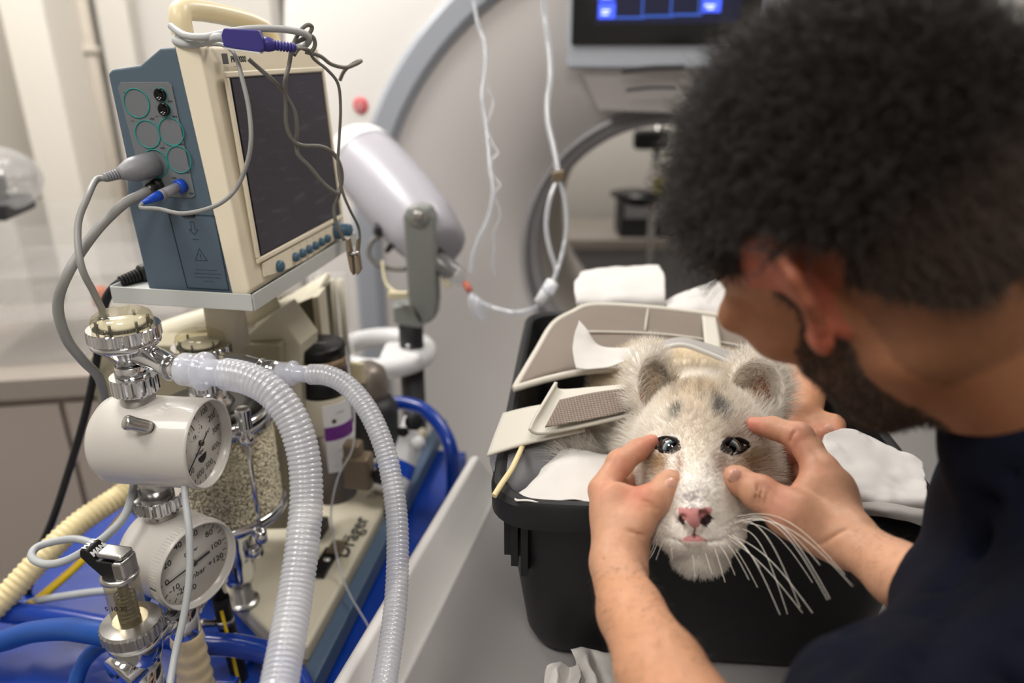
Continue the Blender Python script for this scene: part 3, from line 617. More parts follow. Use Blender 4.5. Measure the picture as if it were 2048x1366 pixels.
MB().lathe([(0.005, 0.030), (0.0046, 0.036), (0.0022, 0.052), (0.0, 0.053)], a, ax, seg=20).build('plug_boot', 'plug_blue', t)
e = a + ax * 0.051
cable('lead', [e, e + ax * 0.003 - UP * 0.004, at(318, 418, 0.72), at(368, 427, 0.705), at(430, 412, 0.70), at(470, 380, 0.71), at(493, 330, 0.705), at(502, 280, 0.70), at(498, 220, 0.70), at(485, 160, 0.70), at(470, 110, 0.705), at(450, 92, 0.715), at(430, 88, 0.72), at(405, 90, 0.73)], 0.0021, 'cable_grey', parent=t)
# oxygen sensor adapter (violet box)
bc = at(492, 83, 0.69); bx = (at(545, 92, 0.70) - at(440, 78, 0.69)).normalized(); by = (UP - bx * UP.dot(bx)).normalized(); bw_ = by.cross(bx).normalized()
t = thing('sensor_adapter', 'violet adapter box with ribbed plug lying on the monitor top', 'adapter', bc)
L_, Hh = 0.036, 0.0185
hexp = [bc - bx * L_ / 2 - by * 0.007, bc + bx * (L_ / 2 - 0.004) - by * 0.008, bc + bx * L_ / 2 - by * 0.004, bc + bx * (L_ / 2 - 0.002) + by * 0.004, bc + bx * (L_ / 2 - 0.006) + by * 0.0115, bc - bx * L_ / 2 + by * 0.009, bc - bx * (L_ / 2 + 0.002) + by * 0.003]
MB().prism([p + bw_ * 0.011 for p in hexp], -bw_ * 0.022).build('adapter_body', 'purple', t, bevel=0.0014)
MB().box(bc - bx * L_ / 2 - by * 0.0076 - bw_ * 0.0115, bx * (L_ - 0.004), -by * 0.0012, bw_ * 0.023).build('adapter_seam', 'label_white', t)
c0 = bc + bx * (L_ / 2 - 0.003)
sr = MB().lathe([(0.0066, 0), (0.0066, 0.005), (0.0055, 0.009), (0.0042, 0.012)], c0, bx, seg=20)
for k in range(6): sr.lathe([(0.0034, 0.0122 + k * 0.0029), (0.0046, 0.0124 + k * 0.0029), (0.0046, 0.0142 + k * 0.0029), (0.0034, 0.0144 + k * 0.0029)], c0, bx, seg=16)
sr.build('strain_relief', 'purple', t)
MB().lathe([(0.0036, 0.012), (0.0034, 0.030)], c0, bx, seg=12).build('relief_core', 'purple', t)
e = c0 + bx * 0.029
cable('lead', [e, e + bx * 0.012, at(628, 118, 0.73), at(655, 140, 0.745), at(676, 168, 0.76), at(681, 215, 0.775), at(679, 270, 0.79), at(676, 330, 0.80), at(684, 380, 0.81), at(700, 420, 0.83), at(717, 455, 0.86), at(719, 485, 0.87), at(712, 520, 0.872)], 0.0016, 'cable_dark', parent=t)
c1 = bc - bx * (L_ / 2)
cable('grey_lead', [c1, c1 - bx * 0.008, at(410, 84, 0.705), at(375, 88, 0.71), at(352, 82, 0.715), at(362, 72, 0.72), at(390, 78, 0.72)], 0.0040, 'cable_light', parent=t)
# clip hanging on the lead
cp = at(708, 520, 0.872)
t = thing('sensor_clip', 'beige spring clip hanging from a lead beside the monitor knob', 'clip', at(712, 550, 0.872))
for s_ in (-1, 1):
    q = [at(712 + s_ * 3, 550, 0.872), at(712 + s_ * 10, 540, 0.872), at(706 + s_ * 11, 505, 0.87), at(706 + s_ * 13, 475, 0.868), at(706 + s_ * 8, 478, 0.868), at(709 + s_ * 3, 515, 0.87)]
    MB().prism([p - E1 * 0.004 for p in q], E1 * 0.010).build('jaw', 'brass_grey', t, bevel=0.0008)
MB().tube([at(698, 508, 0.866), at(718, 506, 0.866)], 0.0025, 10).build('spring', 'steel', t)
# tangled leads on top of and in front of the monitor
lead = lambda pts, r, m, lab: cable('monitor_lead', pts, r, m, label=lab, cat='cable')
lead([at(342, 52, 0.715), at(355, 62, 0.71), at(375, 72, 0.70), at(410, 74, 0.69), at(450, 66, 0.69), at(500, 58, 0.70), at(560, 58, 0.72), at(605, 66, 0.74), at(618, 78, 0.75), at(608, 92, 0.76), at(590, 90, 0.76)], 0.0034, 'cable_light', 'thick pale grey lead draped along the monitor top behind the violet box')
lead([at(585, 92, 0.74), at(600, 62, 0.74), at(615, 50, 0.745), at(624, 56, 0.75), at(612, 75, 0.75), at(592, 84, 0.745), at(622, 72, 0.75), at(630, 88, 0.755), at(622, 102, 0.755), at(600, 96, 0.75), at(588, 110, 0.745)], 0.0021, 'cable_dark', 'thin dark lead knotted in loops at the monitor corner')
lead([at(497, 118, 0.728), at(520, 138, 0.735), at(548, 163, 0.74), at(570, 190, 0.752), at(588, 222, 0.765), at(594, 258, 0.775), at(592, 290, 0.785), at(598, 312, 0.79), at(620, 335, 0.80), at(645, 365, 0.815), at(672, 386, 0.83), at(677, 380, 0.84)], 0.0023, 'cable_dark', 'dark grey lead snaking down across the monitor screen')
lead([at(583, 98, 0.735), at(578, 130, 0.745), at(570, 165, 0.745), at(572, 210, 0.757), at(573, 250, 0.765), at(585, 280, 0.775), at(605, 291, 0.785), at(640, 293, 0.80), at(665, 305, 0.815), at(680, 330, 0.83), at(684, 360, 0.84), at(676, 395, 0.85), at(668, 415, 0.85), at(672, 445, 0.855), at(688, 480, 0.868)], 0.0022, 'cable_dark', 'second lead hanging over the monitor screen and looping to its edge')
lead([at(610, 104, 0.775), at(640, 112, 0.78), at(662, 128, 0.79), at(690, 135, 0.80), at(712, 128, 0.81), at(722, 122, 0.815), at(712, 124, 0.82), at(690, 140, 0.83), at(680, 160, 0.84)], 0.0021, 'cable_dark', 'short dark lead sticking out past the monitor corner')
# power cord
t = thing('power_cord', 'black mains cord with ribbed plug behind the monitor tray', 'power cord', at(262, 550, 0.85))
q0 = at(292, 545, 0.86); q1 = at(248, 560, 0.84); ax = (q1 - q0).normalized(); Lq = (q1 - q0).length
MB().lathe([(0.011, -0.010), (0.011, 0.006), (0.008, 0.009)], q0, ax, seg=12).build('plug', 'black', t, bevel=0.001)
rb = MB().lathe([(0.0055, 0.005), (0.0048, Lq)], q0, ax, seg=14)
for k in range(6): rb.lathe([(0.005, 0.010 + k * 0.0038), (0.0078 - k * 0.0004, 0.0102 + k * 0.0038), (0.0078 - k * 0.0004, 0.0125 + k * 0.0038), (0.005, 0.0128 + k * 0.0038)], q0, ax, seg=14)
rb.build('strain_relief', 'black_rubber', t)
cable('cord', [q1, at(225, 578, 0.84), at(210, 605, 0.86), at(205, 640, 0.90), at(198, 690, 0.95), at(186, 760, 1.0), at(165, 850, 1.02), at(135, 950, 1.05), at(105, 1040, 1.06), at(75, 1110, 1.07), at(60, 1165, 1.08), at(52, 1200, 1.10)], 0.0052, 'black_rubber', parent=t)
# ================================================================== anaesthesia machine
ZB = CAM.z - 0.7085                                            # top of the machine's base plate
A1 = at(252, 680, 0.72).xy; A2 = at(402, 690, 0.88).xy        # the two vertical valve axes
def z1(py): return zy(A1[0], A1[1], py)
def z2(py): return zy(A2[0], A2[1], py)
def rad(px, axis, py):
    z = zy(axis[0], axis[1], py); return px / F * proj((axis[0], axis[1], z))[2]
br0 = onz(775, 1000, ZB); br1 = onz(600, 1320, ZB); bdir = (br0 - br1).normalized(); bdir.z = 0; bdir.normalize(); bl_ = Vector((-bdir.y, bdir.x, 0))   # base edge direction / left of it
BR = br1                                                       # a point on the right edge of the base
am = thing('anaesthesia_machine', 'cream anaesthesia machine standing on the blue trolley', 'anaesthesia machine', BR + bl_ * 0.2 + bdir * 0.1 - UP * 0.03)
def bp(s, l, z=0.0): return BR + bdir * s + bl_ * l + UP * z   # s along, l to the left
s_f = (onz(545, 1262, ZB) - BR).dot(bdir)
MB().prism([bp(s_f - 0.02, 0.0), bp(0.62, 0.0), bp(0.62, 0.30), bp(s_f + 0.13, 0.30), bp(s_f + 0.06, 0.15), bp(s_f - 0.005, 0.055)], -UP * 0.028).build('base_plate', 'machine', am, bevel=0.006, bseg=3)
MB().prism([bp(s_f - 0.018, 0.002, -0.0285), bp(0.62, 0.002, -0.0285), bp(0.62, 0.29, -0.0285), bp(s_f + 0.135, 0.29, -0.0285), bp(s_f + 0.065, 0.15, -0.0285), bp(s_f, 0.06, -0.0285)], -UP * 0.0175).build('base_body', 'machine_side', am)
MB().box(bp(s_f - 0.16, -0.004, -0.012), bdir * 0.80, bl_ * -0.022, -UP * 0.032).build('side_rail', 'slate', am, bevel=0.003)
# back plate behind the valves, with shade mixed into its beige colour
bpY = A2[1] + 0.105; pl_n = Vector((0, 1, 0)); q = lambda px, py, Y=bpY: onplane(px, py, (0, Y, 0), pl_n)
poly = [q(176, 718), q(186, 708), q(300, 690), q(470, 690), q(560, 690), q(575, 1060), q(300, 1065), q(232, 1000)]
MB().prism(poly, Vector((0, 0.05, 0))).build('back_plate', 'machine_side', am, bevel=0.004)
# slanted arm under the tray, running to the wall side
MB().tube(catmull([at(250, 712, 1.06), at(340, 672, 1.06), at(440, 640, 1.07), at(560, 610, 1.09)], 8), 0.023, 20).build('support_arm', 'machine', am)
# tower: slanted cream housing with an open bay for the vaporiser
tw = lambda px, py: onplane(px, py, at(560, 700, 1.02), Vector((math.sin(math.radians(-12)), 1, 0)).normalized())
poly = [tw(468, 692), tw(551, 622), tw(601, 690), tw(606, 1010), tw(572, 1010), tw(560, 740)]
MB().prism(poly, E1 * 0.06).build('tower_cheek', 'machine', am, bevel=0.003)
tb = lambda px, py: onplane(px, py, at(600, 650, 1.19), Vector((0, 1, 0)))
MB().prism([at(505, 655, 1.05), at(640, 572, 1.16), at(646, 588, 1.16), at(553, 626, 1.045)], E1 * 0.08 + E2 * 0.02).build('tower_top', 'machine', am, bevel=0.003)
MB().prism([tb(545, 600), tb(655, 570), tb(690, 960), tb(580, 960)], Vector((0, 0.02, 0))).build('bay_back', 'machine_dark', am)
MB().prism([tb(640, 575), tb(652, 572), tb(690, 960), tb(678, 960)], Vector((0, -0.05, 0))).build('bay_side', 'machine', am, bevel=0.002)
# lettering and small gear on the base
text('Dräger', 'lettering', 0.036, onz(704, 1073, ZB + 0.0006), bdir, bl_, 'ink', am, bold=0.0006)
text('Tiba', 'lettering', 0.022, onz(750, 985, ZB + 0.0006), bdir, bl_, 'ink_grey', am)
p = onz(650, 1125, ZB + 0.004); MB().cbox(p, bdir * 0.062, bl_ * 0.022, UP * 0.008).build('rail_bracket', 'black', am, bevel=0.001)
p = onz(672, 1098, ZB + 0.006); MB().cbox(p, bdir * 0.030, bl_ * 0.020, UP * 0.012).build('rail_block', 'brass_grey', am, bevel=0.001)
MB().lathe([(0.005, 0), (0.005, 0.004), (0, 0.005)], onz(655, 1122, ZB + 0.008), UP, seg=14).build('screw', 'chrome', am)
p = onz(640, 1055, ZB + 0.010); MB().cbox(p, bdir * 0.035, bl_ * 0.018, UP * 0.020).build('hook', 'charcoal', am, bevel=0.002)
# flow tubes (clear rotameter block) beyond the tower
t = thing('flow_meter', 'clear upright flow meter tubes beyond the machine tower', 'flow meter', at(660, 700, 1.25))
pa = at(655, 552, 1.23); pa_ = Vector((pa.x, pa.y, 0))
zt = pa.z; zb_ = zt - 0.20
MB().box((pa.x - 0.028, pa.y, zb_), (0.056, 0, 0), (0, 0.03, 0), (0, 0, zt - zb_)).build('block', 'acrylic', t, bevel=0.004)
for k in (-0.014, 0.002, 0.017): MB().tube([(pa.x + k, pa.y + 0.014, zb_ + 0.01), (pa.x + k, pa.y + 0.014, zt - 0.01)], 0.006, 12).build('tube', 'machine', t)
MB().box((pa.x - 0.034, pa.y - 0.004, zb_ - 0.02), (0.068, 0, 0), (0, 0.04, 0), (0, 0, 0.02)).build('foot', 'machine', t)
# vaporiser
VX = at(655, 850, 1.12).xy; zv = lambda py: zy(VX[0], VX[1], py); rv = lambda px, py: rad(px, VX, py)
t = thing('vaporizer', 'cylindrical vaporizer with black dial and purple-banded label', 'vaporizer', (VX[0], VX[1], zv(970)))
R_ = 0.0372
MB().lathe([(0, zv(686)), (R_ - 0.002, zv(686)), (R_, zv(690)), (R_, zv(708))][::-1], (VX[0], VX[1], 0), seg=40).build('dial_top', 'black', t)
MB().lathe([(R_ + 0.001, zv(735)), (R_ + 0.001, zv(709))], (VX[0], VX[1], 0), seg=40).build('dial_band', 'band_gold', t)
MB().lathe([(R_ - 0.001, zv(782)), (R_ - 0.001, zv(736))], (VX[0], VX[1], 0), seg=40).build('collar', 'black', t)
MB().lathe([(R_, zv(850)), (R_ + 0.001, zv(848)), (R_ + 0.001, zv(783)), (R_, zv(781))], (VX[0], VX[1], 0), seg=40).build('upper_body', 'vapor_cream', t)
MB().lathe([(R_ - 0.002, zv(985)), (R_ - 0.001, zv(851))], (VX[0], VX[1], 0), seg=40).build('lower_body', 'vapor_grey', t)
text('-----', 'lettering', 0.012, Vector((VX[0], VX[1], zv(685))), (1, 0.1, 0), (0, 1, 0), 'label_white', t)
def arcband(name, m, r, a0, a1, za, zb, parent):
    mb = MB(); n = 14; vs = []
    for i in range(n + 1):
        a = math.radians(a0 + (a1 - a0) * i / n); c = Vector((VX[0] + r * math.cos(a), VX[1] + r * math.sin(a), 0)); c2 = Vector((VX[0] + (r - 0.001) * math.cos(a), VX[1] + (r - 0.001) * math.sin(a), 0))
        vs += [c + UP * za, c + UP * zb, c2 + UP * zb, c2 + UP * za]
    fs = []
    for i in range(n):
        for k in range(4): fs.append((i * 4 + k, (i + 1) * 4 + k, (i + 1) * 4 + (k + 1) % 4, i * 4 + (k + 1) % 4))
    fs += [(0, 1, 2, 3), (n * 4 + 3, n * 4 + 2, n * 4 + 1, n * 4)]
    return mb.add(vs, fs).build(name, m, parent)
arcband('label_plate', 'label_white', R_ + 0.002, -82, -8, zv(920), zv(790), t)
arcband('label_band', 'label_purple', R_ + 0.0025, -82, -8, zv(858), zv(832), t)
for a_, py, sz, s_ in ((-45, 806, 0.008, '-----'), (-60, 822, 0.008, '\u25A0'), (-52, 880, 0.006, '\u2022 \u2022'), (-30, 898, 0.006, '----'), (-62, 908, 0.006, '- -')):
    a = math.radians(a_); nn = Vector((math.cos(a), math.sin(a), 0)); tx = Vector((-math.sin(a), math.cos(a), 0)); text(s_, 'lettering', sz, Vector((VX[0], VX[1], zv(py))) + nn * (R_ + 0.0028), tx, UP, 'ink', t)
# filler block with black knob at the vaporiser foot
t = thing('filler_block', 'tan metal filler block with black knob beside the vaporizer', 'valve block', at(715, 960, 1.1))
fx = at(718, 940, 1.09)
MB().cbox(fx, E1 * 0.03, E2 * 0.042, UP * 0.055).build('block', 'brass_grey', t, bevel=0.006)
MB().cbox(fx + UP * 0.032 + E2 * 0.006, E1 * 0.024, E2 * 0.026, UP * 0.03).build('bracket', 'brass_grey', t, bevel=0.005)
kb = fx - E2 * 0.022 - UP * 0.004
MB().lathe([(0.006, 0), (0.006, 0.008), (0.0125, 0.008), (0.0125, 0.022), (0.011, 0.024), (0, 0.024)], kb, -E2 - E1 * 0.3, seg=24, knurl=(2, 3, 0.06, 1)).build('knob', 'black_rubber', t)
# dark regulator and grey block behind the far tube
t = thing('gas_regulator', 'dark gas regulator with grey rounded housing behind the vaporizer', 'regulator', at(745, 850, 1.25))
c = at(735, 770, 1.24); MB().lathe([(0.0, -0.045), (0.026, -0.045), (0.034, -0.03), (0.036, 0.0), (0.03, 0.028), (0.018, 0.038), (0, 0.04)], c, UP, seg=28).build('housing', 'vapor_grey', t)
c2 = at(752, 845, 1.25); MB().lathe([(0.0, -0.05), (0.034, -0.05), (0.038, -0.04), (0.038, 0.03), (0.03, 0.045), (0.0, 0.045)], c2, UP, seg=28).build('regulator_body', 'charcoal', t)
MB().cbox(at(715, 745, 1.19), E1 * 0.01, E2 * 0.024, UP * 0.035).build('tag', 'ivory_tag', t, bevel=0.002)

# ------------------------------------------------------------------ dome valves
def dome_valve(axis, name_lab, lev, k, spout):
    """lev: photo heights of dome top, ring top, ring bottom, cone top/bottom, collar, nut bottom"""
    ax = Vector((axis[0], axis[1], 0)); z_ = lambda py: zy(axis[0], axis[1], py)
    d0, r0, r1, c1_, n0, n1 = [z_(v) for v in lev]
    R = k
    t = thing('dome_valve', name_lab, 'valve', (axis[0], axis[1], n1))
    MB().lathe([(R * 0.80, r0 - 0.002), (R * 0.83, r0 + 0.004), (R * 0.83, r0 + (d0 - r0) * 0.45), (R * 0.78, r0 + (d0 - r0) * 0.75), (R * 0.66, r0 + (d0 - r0) * 0.93), (R * 0.5, d0), (0, d0 + 0.0004)], ax, seg=48, caps=False).build('dome', 'dome_glass', t)
    MB().lathe([(0, r0 + 0.001), (R * 0.62, r0 + 0.001), (R * 0.62, r0 + 0.0035), (0, r0 + 0.0045)], ax, seg=40).build('valve_disc', 'dial', t)
    for i in range(6):
        a = i * math.pi / 3 + 0.5; p = ax + Vector((R * 0.68 * math.cos(a), R * 0.68 * math.sin(a), 0)); MB().tube([p + UP * (r0 - 0.001), p + UP * (r0 + 0.008)], 0.0014, 8).build('guide_pin', 'darkmetal', t)
    MB().lathe([(R * 0.80, r0), (R * 0.97, r0), (R, r0 - 0.001), (R, r1), (R * 0.96, r1 - 0.001), (R * 0.80, r1 - 0.001)][::-1], ax, seg=144, smooth=False, knurl=(2, 3, 0.035, 2), caps=False).build('knurled_ring', 'chrome', t)
    rc = r1 - 0.0012; hh = rc - c1_
    MB().lathe([(R * 0.36, c1_), (R * 0.42, c1_ + hh * 0.15), (R * 0.60, c1_ + hh * 0.45), (R * 0.86, c1_ + hh * 0.72), (R * 0.95, c1_ + hh * 0.82), (R * 0.95, rc)], ax, seg=48).build('cone_body', 'chrome', t)
    MB().lathe([(R * 0.44, n0 + 0.0), (R * 0.46, n0 + 0.001), (R * 0.46, c1_ - 0.0005), (R * 0.44, c1_ + 0.0005)], ax, seg=40).build('neck', 'chrome', t)
    MB().lathe([(R * 0.50, n1), (R * 0.66, n1 + 0.0005), (R * 0.67, n1 + 0.0015), (R * 0.67, n0 - 0.0015), (R * 0.65, n0), (R * 0.42, n0)], ax, seg=96, smooth=False, knurl=(2, 3, 0.035, 2)).build('knurled_nut', 'chrome', t)
    a, b, c_ = spout
    s0 = ax + UP * (c1_ + hh * 0.5); MB().tube(catmull([s0, a, b, b + (c_ - b) * 0.1], 6), [R * 0.34] * 19, 28).build('spout', 'chrome', t)
    MB().lathe([(R * 0.345, 0), (R * 0.345, (c_ - b).length)], b, c_ - b, seg=32).build('spout_tip', 'chrome', t)
    dv = (c_ - b).normalized(); MB().lathe([(R * 0.345, 0), (R * 0.375, 0.0006), (R * 0.375, 0.0018), (R * 0.345, 0.0024)], b + dv * 0.001, dv, seg=32).build('spout_bead', 'chrome', t)
    return t
dv1 = dome_valve(A1, 'glass-domed chrome breathing valve above the white cylindrical gauge', (622, 651, 673, 728, 749, 782), 0.0335, (at(308, 716, 0.715), at(340, 735, 0.70), at(380, 741, 0.688)))
MB().lathe([(0.0165, z1(835)), (0.0165, z1(782))], (A1[0], A1[1], 0), seg=32).build('stem', 'steel', dv1)
dv2 = dome_valve(A2, 'glass-domed chrome breathing valve above the granule canister', (662, 689, 708, 744, 758, 776), 0.0342, (at(462, 724, 0.86), at(520, 738, 0.845), at(560, 744, 0.835)))
# ------------------------------------------------------------------ breathing hoses
def bellows_hose(name, lab, pts, r, conn, group):
    path = catmull(pts, 24); L = [0]
    for i in range(1, len(path)): L.append(L[-1] + (path[i] - path[i - 1]).length)
    pitch = 0.0046; n = int(L[-1] / pitch); out = []; rs = []
    P_ = np.array([list(p) for p in path])
    for i in range(n * 8 + 1):
        s_ = L[-1] * i / (n * 8); out.append(Vector([float(np.interp(s_, L, P_[:, c])) for c in range(3)])); ph = (i % 8) / 8
        rs.append(r * (0.90 + 0.10 * (math.sin(math.pi * ph) ** 0.8 if ph else 0)))
    t = thing(name, lab, 'hose', pts[-1], group)
    MB().tube(out, rs, 28, caps=False).build('corrugated_tube', 'tube_clear', t)
    a, b = conn; dv = (b - a).normalized(); Lc = (b - a).length
    MB().lathe([(r * 0.86, 0), (r * 1.02, 0.0003), (r * 1.04, 0.002), (r * 1.04, Lc * 0.42), (r * 1.22, Lc * 0.45), (r * 1.22, Lc * 0.52), (r * 0.92, Lc * 0.56), (r * 0.82, Lc * 0.60), (r * 0.82, Lc), (r * 0.74, Lc), (r * 0.72, Lc * 0.5), (r * 0.86, Lc * 0.4), (r * 0.86, 0)], a, dv, seg=40, caps=False).build('connector', 'connector_clear', t)
    return t
cA = at(366, 738, 0.688); cB = at(452, 748, 0.672)
bellows_hose('breathing_hose', 'clear corrugated breathing hose from the valve above the white gauge', [cB - (cB - cA).normalized() * 0.002, at(495, 757, 0.665), at(545, 785, 0.66), at(585, 840, 0.66), at(607, 910, 0.66), at(613, 990, 0.655), at(606, 1080, 0.64), at(592, 1180, 0.62), at(575, 1280, 0.59), at(557, 1380, 0.56), at(548, 1460, 0.53), Vector((-0.11, 0.30, 1.02)), Vector((-0.03, 0.22, 0.963)), Vector((0.07, 0.12, 0.95)), Vector((0.15, 0.03, 0.95))], 0.0148, (cA, cB), 'breathing hoses')
cA = at(552, 744, 0.837); cB = at(622, 749, 0.822)
bellows_hose('breathing_hose', 'clear corrugated breathing hose from the valve above the canister', [cB - (cB - cA).normalized() * 0.002, at(655, 751, 0.815), at(695, 772, 0.81), at(735, 820, 0.80), at(765, 885, 0.79), at(783, 955, 0.78), at(794, 1040, 0.765), at(795, 1130, 0.745), at(790, 1220, 0.72), at(778, 1310, 0.69), at(765, 1390, 0.66), at(758, 1460, 0.64), Vector((-0.075, 0.39, 0.975)), Vector((0.01, 0.30, 0.948)), Vector((0.11, 0.20, 0.947)), Vector((0.20, 0.10, 0.947))], 0.0116, (cA, cB), 'breathing hoses')
# ------------------------------------------------------------------ gauges
def polar(c, X, Y, r, deg): a = math.radians(deg); return c + X * (r * math.cos(a)) + Y * (r * math.sin(a))
def gauge(name, lab, c, ax, R, back, front, nticks):
    x = Vector((0, 0, 1)).cross(ax).normalized(); y = ax.cross(x)
    t = thing(name, lab, 'gauge', c - UP * R)
    MB().lathe([(R * 0.55, -back), (R * 0.80, -back + 0.0012), (R * 0.94, -back + 0.007), (R, -back + 0.016), (R, front - 0.003), (R * 0.985, front), (R * 0.955, front), (R * 0.94, front - 0.002), (R * 0.94, front - 0.012), (0, front - 0.012)], c, ax, seg=72, up=UP).build('housing', 'gauge_white', t, bevel=0)
    f = c + ax * (front - 0.0115)
    MB().lathe([(R * 0.935, -0.001), (R * 0.935, 0.0006), (0, 0.0006)], f, ax, seg=64).build('dial_face', 'dial', t)
    return t, f + ax * 0.0007, x, y
n1v = Vector((math.cos(math.radians(7)), -math.sin(math.radians(7)), 0)); c1 = Vector((A1[0], A1[1], z1(879)))
g, f, gx_, gy_ = gauge('volume_gauge', 'white cylindrical volume gauge with small side knob under the dome valve', c1, n1v, 0.0460, 0.043, 0.069, 0)
for i in range(24):
    dg = 90 - i * 15; a = polar(f, gx_, gy_, 0.0425, dg); r_in = 0.037 if i % 2 == 0 else 0.0395; b = polar(f, gx_, gy_, r_in, dg); w_ = n1v.cross(a - b).normalized() * (0.0007 if i % 2 == 0 else 0.0004)
    MB().box(b - w_ / 2, a - b, w_, n1v * 0.0003).build('tick', 'ink', g)
for s_, dg in (('100', 60), ('200', 28), ('300', -3), ('400', -36), ('500', -72), ('600', -105), ('700', -140), ('800', 170), ('900', 135), ('0', 95)): text(s_, 'numeral', 0.0095, polar(f, gx_, gy_, 0.032, dg), gx_, gy_, 'ink_grey', g)
for kk, dg in ((0, 118),):
    sub = polar(f, gx_, gy_, 0.020, 112)
    for i in range(18): p = polar(sub, gx_, gy_, 0.0115, i * 20); MB().lathe([(0.0004, 0), (0.0004, 0.0003), (0, 0.0003)], p, n1v, seg=6).build('dot', 'ink', g)
    text('10', 'numeral', 0.006, polar(sub, gx_, gy_, 0.0085, -90), gx_, gy_, 'ink', g); text('5', 'numeral', 0.005, polar(sub, gx_, gy_, 0.008, 180), gx_, gy_, 'ink', g); text('3', 'numeral', 0.005, polar(sub, gx_, gy_, 0.0125, -20) + gx_ * 0.003, gx_, gy_, 'ink', g)
    a = sub; b = polar(sub, gx_, gy_, 0.009, 120); w_ = n1v.cross(b - a).normalized() * 0.0009; MB().box(a - w_ / 2 + n1v * 0.001, b - a, w_, n1v * 0.0004).build('small_needle', 'ink', g)
text('cm³', 'lettering', 0.006, polar(f, gx_, gy_, 0.017, 15), gx_, gy_, 'ink_grey', g); text('Dräger', 'lettering', 0.0055, polar(f, gx_, gy_, 0.010, -110), gx_, gy_, 'ink_grey', g)
sh_ = [polar(f + gy_ * -0.014, gx_, gy_, 0.008, -180 + i * 15) for i in range(13)]; MB().prism(sh_, n1v * 0.0003).build('emblem', 'ink', g)
a = polar(f, gx_, gy_, 0.012, 25); b = polar(f, gx_, gy_, 0.036, 208); w_ = n1v.cross(b - a).normalized() * 0.0011; MB().box(a - w_ / 2 + n1v * 0.002, b - a, w_, n1v * 0.0006).build('needle', 'ink', g)
MB().lathe([(0.003, 0), (0.003, 0.0034), (0, 0.0038)], f, n1v, seg=14).build('needle_hub', 'darkmetal', g)
kd = (Vector((-0.15, -0.75, 0.55))).normalized(); ko = onplane(322, 850, c1 - Vector((0, 0.040, 0)), Vector((0, 1, 0)))
_rd = (Vector((-0.12, -0.99, 0.0)).normalized() * math.cos(0.80) + UP * math.sin(0.80)); ko = c1 + n1v * 0.031 + _rd * 0.0452
ka = _rd + Vector((-0.75, 0.0, -0.05))
MB().lathe([(0.0052, 0), (0.0050, 0.002)], ko, ka, seg=20).build('knob_seat', 'black', g)
MB().lathe([(0.0058, 0.001), (0.0066, 0.006), (0.0066, 0.018), (0.0072, 0.020), (0.0072, 0.024), (0.006, 0.026), (0, 0.0265)], ko, ka, seg=24).build('side_knob', 'steel', g)
MB().lathe([(0.0165, z1(1000)), (0.0165, z1(930))], (A1[0], A1[1], 0), seg=32).build('outlet_stem', 'steel', g)
MB().lathe([(0.019, z1(1012)), (0.0245, z1(1011)), (0.025, z1(1009)), (0.025, z1(988)), (0.024, z1(986)), (0.016, z1(986))], (A1[0], A1[1], 0), seg=96, smooth=False, knurl=(2, 3, 0.035, 2)).build('knurled_nut', 'chrome', g)
n2v = Vector((math.cos(math.radians(30)), -math.sin(math.radians(30)), 0)); c2 = Vector((A1[0], A1[1], z1(1102)))
g, f, gx_, gy_ = gauge('pressure_gauge', 'round white pressure gauge in mbar above the chrome cross tube', c2, n2v, 0.0485, 0.030, 0.050, 0)
kn_ = MB()
for i in range(90): p0 = polar(c2 + n2v * 0.040, gx_, gy_, 0.0483, i * 4); kn_.cbox(p0, n2v * 0.010, (p0 - c2 - n2v * 0.040).normalized() * 0.0012, gx_ * 0.0008 if i % 45 else gx_ * 0.0008)
kn_.build('rim_serration', 'gauge_white', g)
base = 186
def ang(v): return base - v * 1.8 if v >= 0 else base - v * 2.1
for v in range(-30, 121, 5):
    dg = ang(v); big = v % 10 == 0; a = polar(f, gx_, gy_, 0.0435, dg); b = polar(f, gx_, gy_, 0.0385 if big else 0.0412, dg); w_ = n2v.cross(a - b).normalized() * (0.0007 if big else 0.0004); MB().box(b - w_ / 2, a - b, w_, n2v * 0.0003).build('tick', 'ink', g)
for s_, v in (('0', 0), ('20', 20), ('40', 40), ('60', 60), ('80', 80), ('100', 100), ('+120', 119), ('-10', -12), ('-20', -22), ('-30', -33)): text(s_, 'numeral', 0.0098, polar(f, gx_, gy_, 0.0328 if len(s_) < 3 else 0.0305, ang(v)), gx_, gy_, 'ink', g)
text('mbar', 'lettering', 0.0095, f - gy_ * 0.016 + gx_ * 0.003, gx_, gy_, 'ink', g); text('Dräger', 'lettering', 0.006, f + gy_ * 0.014, gx_, gy_, 'ink', g)
a = polar(f, gx_, gy_, 0.020, ang(0) - 180); b = polar(f, gx_, gy_, 0.036, ang(0)); w_ = n2v.cross(b - a).normalized() * 0.0012; MB().box(a - w_ / 2 + n2v * 0.002, b - a, w_, n2v * 0.0006).build('needle', 'ink', g)
m_ = polar(f, gx_, gy_, 0.002, ang(0)); w_ = n2v.cross(b - a).normalized() * 0.003; MB().box(a - w_ / 2 + n2v * 0.0018, m_ - a, w_, n2v * 0.0008).build('needle_tail', 'ink_grey', g)
MB().lathe([(0.0032, 0), (0.0032, 0.0034), (0, 0.0038)], f, n2v, seg=14).build('needle_hub', 'darkmetal', g)
MB().lathe([(0.015, z1(1050)), (0.017, z1(1030)), (0.0175, z1(1013))], (A1[0], A1[1], 0), seg=32).build('inlet_stem', 'steel', g)
